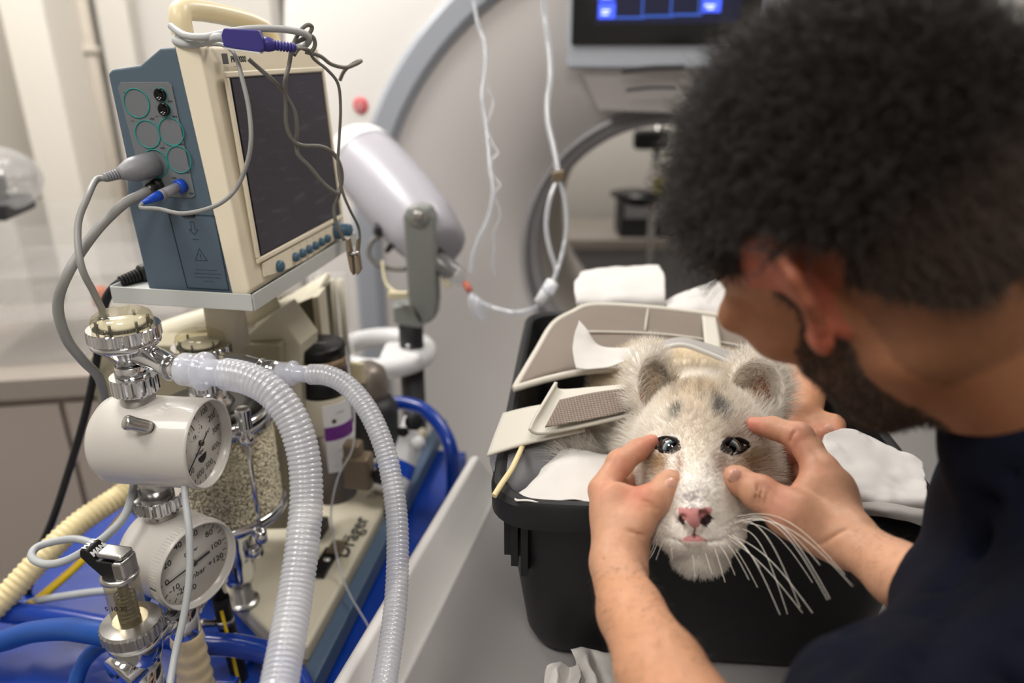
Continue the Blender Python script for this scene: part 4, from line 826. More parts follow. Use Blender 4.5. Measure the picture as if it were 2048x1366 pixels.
MB().lathe([(0.017, z1(1208)), (0.0205, z1(1207)), (0.021, z1(1204)), (0.021, z1(1186)), (0.02, z1(1184)), (0.013, z1(1184))], (A1[0], A1[1], 0), seg=80, smooth=False, knurl=(2, 3, 0.035, 2)).build('knurled_nut', 'steel', g)
MB().lathe([(0.014, z1(1183)), (0.014, z1(1165))], (A1[0], A1[1], 0), seg=24).build('lower_stem', 'chrome', g)
# ------------------------------------------------------------------ absorber canister
aA2 = Vector((A2[0], A2[1], 0)); RC = 0.071
t = thing('absorber_canister', 'glass canister of tan absorber granules clamped between chrome plates', 'canister', (A2[0], A2[1], ZB))
zt, zb_ = z2(830), z2(1008)
MB().lathe([(RC * 0.995, zb_), (RC * 0.995, zt)], aA2, seg=72, caps=False).build('glass_wall', 'canister_glass', t)
rng = np.random.default_rng(5); zf = z2(848)
MB().lathe([(0, zb_ + 0.001), (RC * 0.86, zb_ + 0.001), (RC * 0.86, zf - 0.003), (0, zf)], aA2, seg=48).build('granule_core', 'granule', t)
gb = MB(); cnt = 0
ico = bmesh.new(); bmesh.ops.create_icosphere(ico, subdivisions=1, radius=1); iv = [v.co.copy() for v in ico.verts]; iff = [[v.index for v in f.verts] for f in ico.faces]; ico.free()
for k in range(7000):
    top = k < 500
    a = rng.uniform(-math.pi, 0.35 * math.pi) if not top else rng.uniform(-math.pi, math.pi); r = RC * rng.uniform(0.88, 0.962) if not top else RC * math.sqrt(rng.random()) * 0.93; zz = rng.uniform(zb_ + 0.003, zf) if not top else zf
    ctr = aA2 + Vector((r * math.cos(a), r * math.sin(a), zz)); d = Vector(rng.normal(size=3)).normalized(); Q = d.to_track_quat('Z', 'Y').to_matrix() @ Matrix.Diagonal((0.0014, 0.0014, rng.uniform(0.0018, 0.0032)))
    gb.add([ctr + Q @ v for v in iv[:]], iff, True)
gb.build('granules', 'granule', t, kind='stuff')
MB().lathe([(RC * 0.5, zt + 0.016), (RC * 0.97, zt + 0.013), (RC * 1.03, zt + 0.010), (RC * 1.04, zt + 0.006), (RC * 1.04, zt - 0.006), (RC * 1.0, zt - 0.008), (RC * 0.98, zt - 0.008)][::-1], aA2, seg=72).build('top_plate', 'chrome', t)
MB().lathe([(RC * 0.55, zt + 0.0165), (RC * 0.93, zt + 0.0145)][::-1], aA2, seg=64).build('top_gasket', 'darkmetal', t)
MB().lathe([(0.030, zt + 0.014), (0.026, zt + 0.02), (0.022, z2(790)), (0.022, z2(770))], aA2, seg=40).build('upper_stem', 'chrome', t)
MB().lathe([(RC * 0.6, zb_ - 0.012), (RC * 1.0, zb_ - 0.010), (RC * 1.05, zb_ - 0.006), (RC * 1.05, zb_ + 0.004), (RC * 1.01, zb_ + 0.006)], aA2, seg=72).build('bottom_ring', 'chrome', t)
zz = [z2(1215), z2(1207), z2(1200), z2(1160), z2(1150), z2(1110), z2(1085), z2(1050), z2(1026)]
MB().lathe([(0.018, zz[3]), (0.0225, zz[4] + 0.004), (0.0235, zz[5]), (0.024, zz[6]), (0.033, zz[7]), (0.038, zz[8])], aA2, seg=48).build('funnel', 'chrome', t)
MB().lathe([(0.020, ZB), (0.0215, ZB + 0.001), (0.0215, ZB + 0.005), (0.020, ZB + 0.006), (0.0135, ZB + 0.007), (0.0135, zz[3] + 0.002)], aA2, seg=40).build('foot', 'steel', t)
sd = Vector((0.88, -0.30, 0.35)).normalized(); so = aA2 + UP * z2(1108) + sd * 0.020; MB().lathe([(0.0085, 0), (0.0085, 0.010), (0.0098, 0.011), (0.0098, 0.021), (0.0, 0.022)], so, sd, seg=20).build('drain_knob', 'chrome', t)
for a_ in (-42, 78, 198):
    a = math.radians(a_); p = aA2 + Vector((RC * 1.12 * math.cos(a), RC * 1.12 * math.sin(a), 0))
    rd = MB().tube([p + UP * (zb_ - 0.012), p + UP * (zt + 0.004)], 0.0028, 12).build('clamp_rod', 'chrome', t)
    MB().lathe([(0.0075, zt - 0.010), (0.009, zt - 0.008), (0.009, zt + 0.001), (0.0055, zt + 0.003), (0.0055, zt + 0.010), (0.0, zt + 0.011)], p, seg=20).build('rod_nut', 'chrome', rd)
    MB().lathe([(0.0085, zt + 0.010), (0.0088, zt + 0.011), (0.0088, zt + 0.034), (0.0075, zt + 0.036), (0, zt + 0.0362)], p, seg=36, smooth=False, knurl=(1, 2, 0.05, 1)).build('thumb_screw', 'chrome', rd)
    MB().lathe([(0.006, zb_ - 0.020), (0.0075, zb_ - 0.018), (0.0075, zb_ - 0.004), (0.004, zb_ - 0.002)], p, seg=16).build('rod_eye', 'chrome', rd)
    MB().cbox((p + aA2) / 2 + (p - aA2) * 0.46 + UP * (zb_ - 0.009) , (p - aA2).normalized() * 0.016, (p - aA2).cross(UP).normalized() * 0.011, UP * 0.012).build('clamp_lug', 'chrome', rd, bevel=0.002)
# ------------------------------------------------------------------ relief valve with MAN lever
AV = at(262, 1243, 0.735).xy; zA = lambda py: zy(AV[0], AV[1], py); av = Vector((AV[0], AV[1], 0))
t = thing('relief_valve', 'chrome relief valve with glass barrel and black lever marked MAN', 'valve', (AV[0], AV[1], zA(1366)))
RA = 0.0295
MB().lathe([(RA * 0.55, zA(1236)), (RA * 0.93, zA(1240)), (RA, zA(1245)), (RA, zA(1262)), (RA * 0.95, zA(1264)), (RA * 0.7, zA(1266))][::-1], av, seg=120, smooth=False, knurl=(2, 3, 0.03, 2)).build('flange', 'steel', t)
MB().lathe([(RA * 0.545, zA(1242)), (RA * 0.55, zA(1148))], av, seg=36, caps=False).build('barrel', 'valve_glass', t)
MB().lathe([(RA * 0.58, zA(1153)), (RA * 0.60, zA(1151)), (RA * 0.60, zA(1146)), (RA * 0.5, zA(1144))], av, seg=36).build('barrel_rim', 'steel', t)
for k, (r, a, b) in enumerate(((0.0085, 1236, 1205), (0.005, 1205, 1165), (0.0075, 1232, 1222))): MB().lathe([(r, zA(a)), (r, zA(b))], av + Vector((0.002 * (k - 1), 0, 0)), seg=14).build('inner_piston', 'darkmetal', t)
sp = [av + Vector((0.0092 * math.cos(i * 0.5), 0.0092 * math.sin(i * 0.5), zA(1235) + i * 0.00036)) for i in range(90)]; MB().tube(sp, 0.0009, 6).build('spring', 'darkmetal', t)
text('5 10 30', 'lettering', 0.007, av + Vector((-0.001, -RA * 0.56, zA(1195))), (1, 0, 0), UP, 'ink', t)
MB().lathe([(RA * 0.62, zA(1330)), (RA * 0.80, zA(1300)), (RA * 0.86, zA(1280)), (RA * 0.86, zA(1266))], av, seg=40).build('body', 'chrome', t)
MB().tube([av + UP * zA(1320), av + UP * (zA(1366) - 0.06)], RA * 0.62, 32).build('body_stem', 'chrome', t)
pd = Vector((-0.45, -0.85, -0.15)).normalized(); pc = av + UP * zA(1312) ; MB().lathe([(0.020, -0.012), (0.020, 0.020), (0.0185, 0.022), (0.0, 0.022)], pc + pd * 0.004, pd, seg=40).build('end_cap', 'chrome', t)
MB().lathe([(0.0025, 0), (0.0022, 0.001), (0, 0.001)], pc + pd * 0.0262, pd, seg=10).build('cap_screw', 'black', t)
# lever head
hz = zA(1146); hx = Vector((0.97, -0.2, 0)).normalized(); hy = Vector((0.2, 0.97, 0)).normalized()
MB().prism([av + UP * hz + hx * a + hy * b for a, b in ((0.004, -0.013), (0.0145, -0.011), (0.0155, 0.0), (0.0145, 0.011), (0.004, 0.013))], UP * 0.021).build('cap_metal', 'steel', t, bevel=0.003)
MB().prism([av + UP * (hz + 0.021) + hx * a + hy * b for a, b in ((-0.014, -0.009), (0.0145, -0.009), (0.0145, 0.009), (-0.014, 0.009))], UP * 0.006).build('cap_crown', 'steel', t, bevel=0.003)
lv = [av + UP * (hz + z_) + hx * a for a, z_ in ((0.006, 0.0), (0.005, 0.0185), (-0.014, 0.0185), (-0.022, 0.030), (-0.030, 0.029), (-0.032, 0.021), (-0.024, 0.012), (-0.012, 0.0))]
le = MB().prism([p - hy * 0.0095 for p in lv], hy * 0.019).build('lever', 'black', t, bevel=0.0022)
sl_x = (lv[3] - lv[2]).normalized(); nlx = hy.cross(sl_x).normalized(); nlx = nlx if nlx.z > 0 else -nlx
lp_ = (lv[2] + lv[3]) / 2 + nlx * 0.0006
text('MAN', 'lettering', 0.0075, (lv[2] + lv[3]) / 2 + nlx * 0.0004 , hy, -sl_x * -1 if False else sl_x, 'label_white', le, bold=0.0003)
text('MAN', 'lettering', 0.007, (lv[3] + lv[4]) / 2 + UP * 0.0006, hy, -hx, 'label_white', le, bold=0.0003)
# chrome cross tube between valve and gauge stem
t = thing('cross_tube', 'chrome tube running from the relief valve to the gauge stem', 'tube', (A1[0], A1[1], z1(1290)))
pA = Vector((A1[0], A1[1], z1(1228))); pB = av + UP * zA(1292)
MB().tube([pA, pB], 0.0125, 32).build('cross_pipe', 'chrome', t)
MB().lathe([(0.012, z1(1290)), (0.0165, z1(1270)), (0.017, z1(1206))], (A1[0], A1[1], 0), seg=36).build('socket', 'chrome', t)
MB().tube([pA + Vector((0.012, 0.01, -0.004)), Vector((A2[0] - 0.015, A2[1] - 0.02, z2(1120)))], 0.0055, 16).build('branch_pipe', 'chrome', t)
t = thing('rubber_hose', 'ribbed cream rubber hose hanging below the cross tube', 'hose', (A1[0], A1[1], z1(1420)))
pr = []; zz0 = z1(1272); zz1 = z1(1460)
for i in range(25):
    f_ = i / 24; pr.append((0.0175 + 0.004 * f_ + 0.0014 * math.sin(i * 2.1), zz0 + (zz1 - zz0) * f_))
MB().lathe([(0.0165, zz0 + 0.006), (0.0175, zz0 + 0.002)] + pr, (A1[0], A1[1], 0), seg=36).build('cuff', 'rubber_cream', t)
MB().lathe([(0.0165, zz0 + 0.004), (0.0165, zz0 + 0.012)], (A1[0], A1[1], 0), seg=36).build('ferrule', 'darkmetal', t)
# black and yellow hose with hose clamp
hq = at(440, 1190, 0.92); hx_, hy_ = hq.x, hq.y; zh = lambda py: zy(hx_, hy_, py)
t = thing('striped_hose', 'black hose with yellow stripe held by a steel hose clamp', 'hose', (hx_, hy_, zh(1400)))
MB().tube([(hx_, hy_, zh(1195)), (hx_, hy_, zh(1210)), (hx_ + 0.004, hy_, zh(1300)), (hx_ + 0.02, hy_ - 0.02, zh(1420))], 0.0105, 20).build('hose', 'black_rubber', t)
MB().tube([(hx_ + 0.003, hy_ - 0.0096, zh(1210)), (hx_ + 0.007, hy_ - 0.0096, zh(1300)), (hx_ + 0.022, hy_ - 0.0296, zh(1420))], 0.0022, 8).build('stripe', 'hose_yellow', t)
MB().lathe([(0.0108, 0), (0.0118, 0.0005), (0.0118, 0.0085), (0.0108, 0.009)], (hx_, hy_, zh(1246)), seg=32, caps=False).build('clamp_band', 'steel', t)
MB().lathe([(0.0045, 0), (0.0045, 0.012), (0.006, 0.013), (0.006, 0.018), (0, 0.0185)], (hx_ - 0.008, hy_ - 0.008, zh(1238)), (-0.95, -0.1, 0.1), seg=12).build('clamp_screw', 'steel', t)
MB().lathe([(0.008, zh(1200)), (0.008, zh(1165)), (0.0125, zh(1163)), (0.0125, zh(1150)), (0.008, zh(1148)), (0.008, zh(1120))][::-1], (hx_, hy_, 0), seg=24).build('hose_tail', 'chrome', t)
# ================================================================== blue trolley, hoses around it
TZ_ = ZB - 0.047
tr = thing('equipment_trolley', 'bright blue steel trolley with tubular rails under the anaesthesia machine', 'trolley', bp(0.1, 0.2) * 1.0 - UP * (ZB - 0.0))
sN, sF, lR, lL = -0.28, 0.62, -0.080, 0.52
MB().box(bp(sN, lR, TZ_ - ZB - 0.02), bdir * (sF - sN), bl_ * (lL - lR), UP * 0.018).build('deck', 'trolley_blue', tr, bevel=0.004)
MB().box(bp(sN, lR - 0.004, TZ_ - ZB - 0.22), bdir * (sF - sN - 0.02), bl_ * 0.006, UP * 0.215).build('side_panel', 'trolley_blue', tr, bevel=0.002)
MB().box(bp(sN, lR - 0.001, TZ_ - ZB), bdir * (sF - sN - 0.02), bl_ * 0.008, UP * 0.008).build('deck_lip', 'trolley_blue', tr, bevel=0.002)
for s_ in (sN + 0.03, sF - 0.03):
    for l in (lR + 0.02, lL - 0.03):
        MB().tube([bp(s_, l, -ZB + 0.09), bp(s_, l, TZ_ - ZB - 0.02)], 0.016, 16).build('leg', 'trolley_deep', tr)
        w_ = MB().lathe([(0.0, -0.014), (0.04, -0.014), (0.045, -0.008), (0.045, 0.008), (0.04, 0.014), (0.0, 0.014)], bp(s_, l, -ZB + 0.0455), bl_, seg=24).build('castor', 'black_rubber', tr)
        MB().cbox(bp(s_, l, -ZB + 0.075), bdir * 0.03, bl_ * 0.036, UP * 0.035).build('castor_fork', 'steel', w_)
MB().box(bp(sN + 0.02, lR + 0.01, -ZB + 0.25), bdir * (sF - sN - 0.04), bl_ * (lL - lR - 0.02), UP * 0.018).build('lower_shelf', 'trolley_deep', tr)
# raised shelf wing at the machine's left with sloped edge
zq = TZ_ + 0.01
wing = [onz(-60, 1366, zq), onz(470, 1366, zq), onz(520, 1280, zq), onz(420, 1060, zq), onz(280, 990, zq), onz(262, 1000, zq), onz(-120, 1260, zq)]
MB().prism(wing, -UP * 0.01).build('wing_shelf', 'trolley_blue', tr, bevel=0.003)
# front rail
rz = TZ_ + 0.075
pts = [onz(-80, 1215, rz), onz(0, 1222, rz), onz(120, 1238, rz), onz(240, 1260, rz), onz(400, 1285, rz), onz(480, 1292, rz), onz(545, 1310, rz), onz(590, 1350, rz), onz(620, 1420, rz)]
MB().tube(catmull(pts, 8), 0.014, 20).build('front_rail', 'trolley_blue', tr)
# arched push handle at the far end
hz_ = at(830, 880, 1.28)
pts = [at(760, 812, 1.33), at(800, 806, 1.32), at(848, 820, 1.30), at(885, 860, 1.28), at(903, 905, 1.27), at(907, 960, 1.29), at(905, 1010, 1.31), at(900, 1120, 1.38)]
MB().tube(catmull(pts, 8), 0.0125, 20).build('push_handle', 'trolley_blue', tr)
# ---- hoses on the wall side
def ribbed(name, lab, pts, r, m, pitch, cat='hose'):
    path = catmull(pts, 20); L = [0]
    for i in range(1, len(path)): L.append(L[-1] + (path[i] - path[i - 1]).length)
    n = int(L[-1] / pitch); P_ = np.array([list(p) for p in path]); out = []; rs = []
    for i in range(n * 4 + 1):
        s_ = L[-1] * i / (n * 4); out.append(Vector([float(np.interp(s_, L, P_[:, c])) for c in range(3)])); rs.append(r * (1 if i % 4 in (1, 2) else 0.9))
    return MB().tube(out, rs, 20).build(name, m, label=lab, cat=cat)
ribbed('suction_hose', 'cream ribbed suction hose sloping down past the blue trolley', [at(-60, 1255, 0.93), at(0, 1205, 0.95), at(80, 1120, 0.98), at(160, 1045, 1.02), at(250, 985, 1.07), at(330, 925, 1.12), at(400, 860, 1.2)], 0.0165, 'hose_cream', 0.0075)
cable('gas_hose', [at(20, 1245, 0.96), at(75, 1200, 0.98), at(150, 1135, 1.01), at(205, 1080, 1.04), at(262, 1010, 1.08), at(320, 930, 1.13)], 0.0058, 'hose_yellow', label='yellow gas hose running alongside the cream ribbed hose', cat='hose')
cable('air_hose', [at(-60, 1292, 0.86), at(0, 1283, 0.85), at(60, 1265, 0.84), at(130, 1258, 0.82), at(190, 1265, 0.80), at(250, 1275, 0.79)], 0.0125, 'hose_blue', label='fat blue hose curving over the trolley shelf to the relief valve', cat='hose')
cable('oxygen_hose', [at(330, 1120, 0.90), at(285, 1200, 0.88), at(240, 1270, 0.87), at(190, 1300, 0.86), at(160, 1340, 0.86), at(140, 1420, 0.85)], 0.0085, 'hose_blue', label='thinner light blue hose dropping behind the relief valve', cat='hose')
cable('sample_line', [at(368, 960, 0.735), at(372, 1010, 0.725), at(378, 1060, 0.715), at(380, 1120, 0.71), at(376, 1180, 0.705), at(366, 1240, 0.70), at(350, 1310, 0.69), at(335, 1400, 0.67)], 0.0034, 'tube_grey', label='thin grey sampling line hanging in front of the pressure gauge', cat='tube')
cable('sample_line', [at(268, 955, 0.80), at(265, 985, 0.78), at(250, 1030, 0.76), at(220, 1065, 0.75), at(180, 1095, 0.745), at(130, 1122, 0.75), at(90, 1128, 0.765), at(64, 1115, 0.785), at(72, 1096, 0.80), at(105, 1084, 0.81), at(150, 1078, 0.82), at(190, 1088, 0.82), at(235, 1105, 0.82), at(270, 1112, 0.82)], 0.0042, 'tube_grey', label='grey sampling line curling in a loop beside the pressure gauge', cat='tube')
cable('drain_line', [at(30, 1225, 0.98), at(60, 1205, 0.98), at(110, 1195, 0.97), at(180, 1185, 0.96), at(230, 1180, 0.95), at(300, 1165, 0.93)], 0.005, 'tube_grey', label='grey line lying along the wall edge of the trolley shelf', cat='tube')
cable('thin_line', [at(690, 690, 1.08), at(705, 790, 1.06), at(709, 850, 1.05), at(704, 900, 1.045), at(680, 945, 1.04), at(668, 985, 1.04), at(662, 1030, 1.05), at(668, 1080, 1.07), at(680, 1140, 1.06), at(700, 1190, 1.03), at(735, 1250, 0.98), at(757, 1300, 0.93), at(762, 1330, 0.90)], 0.0014, 'tube_clear', label='very thin clear line trailing over the machine base', cat='tube')
# white bottle with blue band and black knobs at the far end of the trolley
bq = at(800, 930, 1.28)
t = thing('gas_cylinder_valve', 'white and blue labelled cylinder valve with black knobs on the trolley', 'valve', bp((bq - BR).dot(bdir), (bq - BR).dot(bl_), 0))
a = at(770, 985, 1.25); b = at(825, 840, 1.30); ax = (b - a).normalized()
MB().lathe([(0.0, 0), (0.030, 0.0), (0.034, 0.008), (0.034, 0.085), (0.028, 0.105), (0.016, 0.115), (0.016, 0.135), (0.0, 0.136)], a, ax, seg=32).build('bottle', 'label_white', t)
MB().lathe([(0.0345, 0.03), (0.0345, 0.055)], a, ax, seg=32, caps=False).build('band', 'plug_blue', t)
for p_, r_ in ((at(822, 843, 1.26), 0.015), (at(800, 865, 1.27), 0.009)):
    MB().lathe([(r_ * 0.8, 0), (r_, 0.003), (r_, 0.014), (r_ * 0.8, 0.017), (0, 0.017)], p_, (0.6, -0.6, 0.3), seg=20).build('knob', 'black_rubber', t)
MB().lathe([(0.010, -0.01), (0.012, 0.0), (0.012, 0.016), (0.0, 0.017)], at(828, 885, 1.26), (0.6, -0.5, 0.2), seg=16).build('outlet', 'white_plastic', t)
# ================================================================== patient table
TY = math.radians(14.5); TA = Vector((math.sin(TY), math.cos(TY), 0)); TRr = Vector((math.cos(TY), -math.sin(TY), 0))
ZT = 0.933; t0 = onz(913, 1163, ZT); tb_ = thing('patient_table', 'white and grey cradle-shaped scanner table under the black tub', 'table', (t0 + TRr * 0.25).xy.to_3d())
def sect(u, z): return t0 + TRr * u + UP * z
lip = [(-0.052, -0.10), (-0.060, -0.02), (-0.056, 0.034), (-0.049, 0.044), (-0.040, 0.045), (-0.026, 0.022), (-0.009, 0.004), (0.0, 0.0), (0.0, -0.02), (-0.02, -0.10)]
def extr(sec, s0, s1, name, m, smooth=True):
    return MB().prism([sect(u, z) + TA * s0 for u, z in sec], TA * (s1 - s0), smooth).build(name, m, tb_, auto=45, bevel=0.008 if name == 'side_lip' else 0, bseg=4)
extr(lip, -0.75, 0.23, 'side_lip', 'table_white'); extr([(0.565 - u, z) for u, z in lip][::-1], -0.75, 0.23, 'side_lip', 'table_white')
extr([(-0.0, 0.0), (0.07, -0.003), (0.28, -0.006), (0.495, -0.003), (0.565, 0.0), (0.565, -0.022), (0, -0.022)], -0.75, 0.23, 'cradle', 'table_grey')
extr([(0.10, -0.001), (0.465, -0.001), (0.465, -0.0215), (0.10, -0.0215)], 0.2301, 0.95, 'extension', 'table_grey')
MB().prism([sect(u, z) + TA * -0.6 for u, z in ((0.06, -0.05), (0.50, -0.05), (0.50, -ZT + 0.003), (0.06, -ZT + 0.003))], TA * 1.0).build('pedestal', 'table_white', tb_, bevel=0.02)
MB().prism([sect(u, z) + TA * -0.7 for u, z in ((0.01, -0.0225), (0.55, -0.0225), (0.50, -0.049), (0.06, -0.049))], TA * 0.9).build('under_frame', 'gantry_grey', tb_)
# ================================================================== black tub
UY = math.radians(5); UR = Vector((math.cos(UY), -math.sin(UY), 0)); UA = Vector((math.sin(UY), math.cos(UY), 0)); U0 = at(972, 1003, 0.70); ZR = U0.z
TUBW, TUBL = 0.435, 0.56; TUBH = ZR - ZT - 0.0005
def rrect(ins, z, r=0.045, n=7):
    out = []; r = max(0.012, r - ins * 0.2); x0, x1, y0, y1 = ins, TUBW - ins, ins, TUBL - ins
    for cx, cy, a0 in ((x1 - r, y1 - r, 0), (x0 + r, y1 - r, 90), (x0 + r, y0 + r, 180), (x1 - r, y0 + r, 270)):
        for i in range(n + 1):
            a = math.radians(a0 + 90 * i / n); out.append(U0 + UR * (cx + r * math.cos(a)) + UA * (cy + r * math.sin(a)) + UP * z)
    return out
tub = thing('black_tub', 'black plastic tub holding the cub on the scanner table', 'tub', U0 + UR * TUBW / 2 + UA * TUBL / 2 - UP * TUBH)
L_ = [rrect(0.050, -TUBH), rrect(0.042, -TUBH + 0.004), rrect(0.036, -TUBH + 0.02), rrect(0.014, -0.034), rrect(0.004, -0.033), rrect(0.0005, -0.030), rrect(0.0, -0.006), rrect(0.003, -0.0012), rrect(0.008, 0.0), rrect(0.013, -0.003), rrect(0.017, -0.02), rrect(0.040, -TUBH + 0.022), rrect(0.05, -TUBH + 0.006)]
mb = MB(); n_ = len(L_[0]); mb.add([p for l in L_ for p in l], [(k * n_ + i, k * n_ + (i + 1) % n_, (k + 1) * n_ + (i + 1) % n_, (k + 1) * n_ + i) for k in range(len(L_) - 1) for i in range(n_)] + [tuple(range(n_))[::-1], tuple((len(L_) - 1) * n_ + i for i in range(n_))], True)
mb.build('shell', 'tub', tub, auto=38)
for k in range(4):
    o = U0 + UR * (0.012 + k * 0.001) + UA * (0.030 + k * 0.016) - UP * 0.033; MB().box(o - UP * 0.05 + UR * 0.002, UR * 0.022, UA * 0.004, UP * 0.05).build('rib', 'tub', tub)
for k in range(2):
    o = U0 + UR * (0.022 + k * 0.010) + UA * 0.013 - UP * 0.033; MB().prism([o, o - UP * (0.055 + k * 0.012) + UA * 0.006, o - UP * (0.055 + k * 0.012) + UA * 0.026, o + UA * 0.02], UR * 0.007).build('rib', 'tub', tub)
# ================================================================== straps and boards over the tub
def grid(rows): return [[at(*q) for q in r] for r in rows]
bo = patch(grid([[(1108, 652, 1.03), (1190, 615, 1.06), (1320, 622, 1.06), (1450, 640, 1.05), (1560, 668, 1.04)], [(1075, 705, 0.97), (1165, 668, 0.99), (1320, 672, 1.0), (1450, 690, 1.0), (1560, 712, 1.0)], [(1036, 772, 0.905), (1130, 744, 0.92), (1300, 735, 0.93), (1450, 750, 0.93), (1560, 780, 0.93)]]), 6, 6)
t = thing('head_board', 'wide tan padded board with pale edging lying across the tub', 'board', at(1300, 740, 0.93))
bo.build('board_face', 'board_tan', t, solid=0.006)
for nm, pts in (('edging', [(1026, 778, 0.898), (1100, 757, 0.908), (1180, 742, 0.918), (1300, 737, 0.925)]), ('edging', [(1030, 776, 0.90), (1072, 705, 0.968), (1106, 650, 1.03), (1145, 626, 1.05), (1190, 611, 1.062), (1320, 618, 1.062), (1450, 635, 1.052), (1560, 663, 1.042)])):
    MB().tube(catmull([at(*p) for p in pts], 8), 0.0045, 8).build(nm, 'board_edge', t)
MB().tube(catmull([at(*p) for p in ((1165, 663, 0.983), (1320, 668, 0.995), (1450, 686, 0.995), (1555, 708, 0.995))], 8), 0.0016, 6).build('seam', 'board_edge', t)
for xa, xb in ((1190, 1180), (1296, 1290)): MB().tube([at(xa, 618, 1.056), at(xb, 660, 0.996)], 0.0014, 6).build('seam', 'board_edge', t)
patch(grid([[(1404, 632, 1.045), (1432, 636, 1.045)], [(1408, 676, 0.985), (1440, 680, 0.985)], [(1412, 705, 0.95), (1442, 706, 0.95)]]), 4, 4).build('cross_tape', 'strap_edge', t, solid=0.003)
# pale strap with velcro flap
t = thing('velcro_strap', 'pale grey strap with ribbed taupe velcro flap over the tub side', 'strap', at(1120, 860, 0.80))
patch(grid([[(1006, 828, 0.835), (1060, 815, 0.84), (1150, 800, 0.84)], [(990, 868, 0.80), (1060, 852, 0.81), (1160, 832, 0.815)], [(974, 912, 0.77), (1060, 886, 0.78), (1170, 862, 0.79)]]), 5, 5).build('strap_base', 'strap_edge', t, solid=0.003)
fl = grid([[(1112, 764, 0.825), (1120, 780, 0.83), (1190, 776, 0.825), (1275, 768, 0.80)], [(1090, 800, 0.80), (1105, 808, 0.808), (1180, 795, 0.81), (1278, 790, 0.79)], [(1066, 840, 0.78), (1085, 848, 0.785), (1170, 835, 0.79), (1280, 812, 0.775)], [(1058, 858, 0.77), (1082, 868, 0.773), (1172, 852, 0.778), (1284, 826, 0.765)]])
patch(fl, 6, 6).build('flap', 'strap_edge', t, solid=0.0035, bevel=0)
fc = grid([[(1119, 804, 0.803), (1190, 789, 0.806), (1276, 778, 0.792)], [(1104, 832, 0.785), (1185, 818, 0.792), (1279, 802, 0.780)], [(1090, 858, 0.770), (1178, 843, 0.778), (1282, 820, 0.766)]])
for r in fc:
    for i in range(len(r)): r[i] = r[i] + (CAM - r[i]).normalized() * 0.002 + UP * 0.0022
patch(fc, 10, 8).build('velcro_face', 'strap_weave', t, solid=0.0015)
# second pale strip over the cub's back
t = thing('grey_strap', 'narrow grey strap with white edge over the cub behind its ear', 'strap', at(1430, 710, 0.9))
patch(grid([[(1310, 690, 0.90), (1360, 676, 0.905), (1420, 690, 0.90), (1500, 716, 0.89), (1570, 740, 0.88)], [(1310, 702, 0.888), (1360, 688, 0.893), (1415, 704, 0.888), (1490, 735, 0.875), (1560, 762, 0.865)]]), 6, 4).build('strap_band', 'sheet_grey', t, solid=0.003)
MB().tube(catmull([at(*p) for p in ((1310, 704, 0.886), (1360, 690, 0.891), (1414, 706, 0.886), (1488, 738, 0.873), (1558, 765, 0.863))], 8), 0.0032, 8).build('strap_edge', 'paper', t)
# papers and pads
def cloth(name, rows, m, lab, cat, wr=0.0015, ws=30, th=0.0015, seed=0, nu=10, nv=10):
    return patch(grid(rows), nu, nv, wr, ws, seed).build(name, m, label=lab, cat=cat, solid=th)
cloth('tissue_sheet', [[(1158, 640, 0.93), (1172, 658, 0.925), (1200, 690, 0.92), (1260, 694, 0.915), (1330, 682, 0.91)], [(1145, 685, 0.915), (1170, 700, 0.91), (1210, 712, 0.905), (1262, 704, 0.905), (1325, 690, 0.905)], [(1152, 738, 0.895), (1178, 740, 0.89), (1215, 732, 0.89), (1262, 716, 0.895), (1320, 698, 0.9)]], 'paper', 'white tissue corner folded up against the tan board', 'paper', 0.002, 25, 0.001)
cloth('absorbent_pad', [[(1158, 552, 1.20), (1240, 540, 1.21), (1318, 536, 1.21)], [(1150, 575, 1.14), (1240, 566, 1.15), (1328, 560, 1.15)], [(1152, 604, 1.10), (1240, 600, 1.11), (1332, 598, 1.11)], [(1160, 622, 1.12), (1240, 622, 1.12), (1330, 622, 1.12)]], 'pad_white', 'folded white absorbent pad behind the tan board', 'pad', 0.004, 22, 0.012)
cloth('absorbent_pad', [[(1330, 602, 1.12), (1400, 575, 1.14), (1460, 552, 1.16)], [(1335, 625, 1.09), (1405, 612, 1.10), (1480, 600, 1.12)], [(1340, 640, 1.09), (1410, 636, 1.09), (1500, 632, 1.10)]], 'pad_white', 'opened white absorbent pad spread beside the folded pad', 'pad', 0.004, 22, 0.008, 3)
cloth('tissue_sheet', [[(1105, 905, 0.80), (1130, 900, 0.79), (1200, 905, 0.78), (1290, 915, 0.77)], [(1075, 955, 0.75), (1120, 930, 0.755), (1190, 940, 0.75), (1290, 950, 0.75)], [(1032, 992, 0.712), (1090, 985, 0.715), (1180, 985, 0.72), (1290, 990, 0.72)], [(1034, 1002, 0.70), (1095, 1000, 0.702), (1180, 1003, 0.708), (1290, 1010, 0.71)]], 'paper', 'thin white tissue hanging over the tub rim beside the cub', 'paper', 0.003, 28, 0.001, 5)
cloth('grey_cushion', [[(1000, 880, 0.86), (1060, 870, 0.86), (1150, 880, 0.85)], [(985, 930, 0.80), (1060, 910, 0.80), (1160, 915, 0.80)], [(992, 975, 0.745), (1050, 975, 0.765), (1150, 985, 0.785)], [(996, 1010, 0.76), (1050, 1012, 0.78), (1150, 1010, 0.80)]], 'grey_cloth', 'grey cloth cushion tucked into the tub corner', 'cushion', 0.003, 15, 0.02, 9)
cable('feed_line', [at(988, 992, 0.705), at(1003, 968, 0.715), at(1022, 940, 0.735), at(1036, 912, 0.755), at(1046, 890, 0.79)], 0.0028, 'hose_cream', label='cream flexible line running over the tub rim', cat='tube')
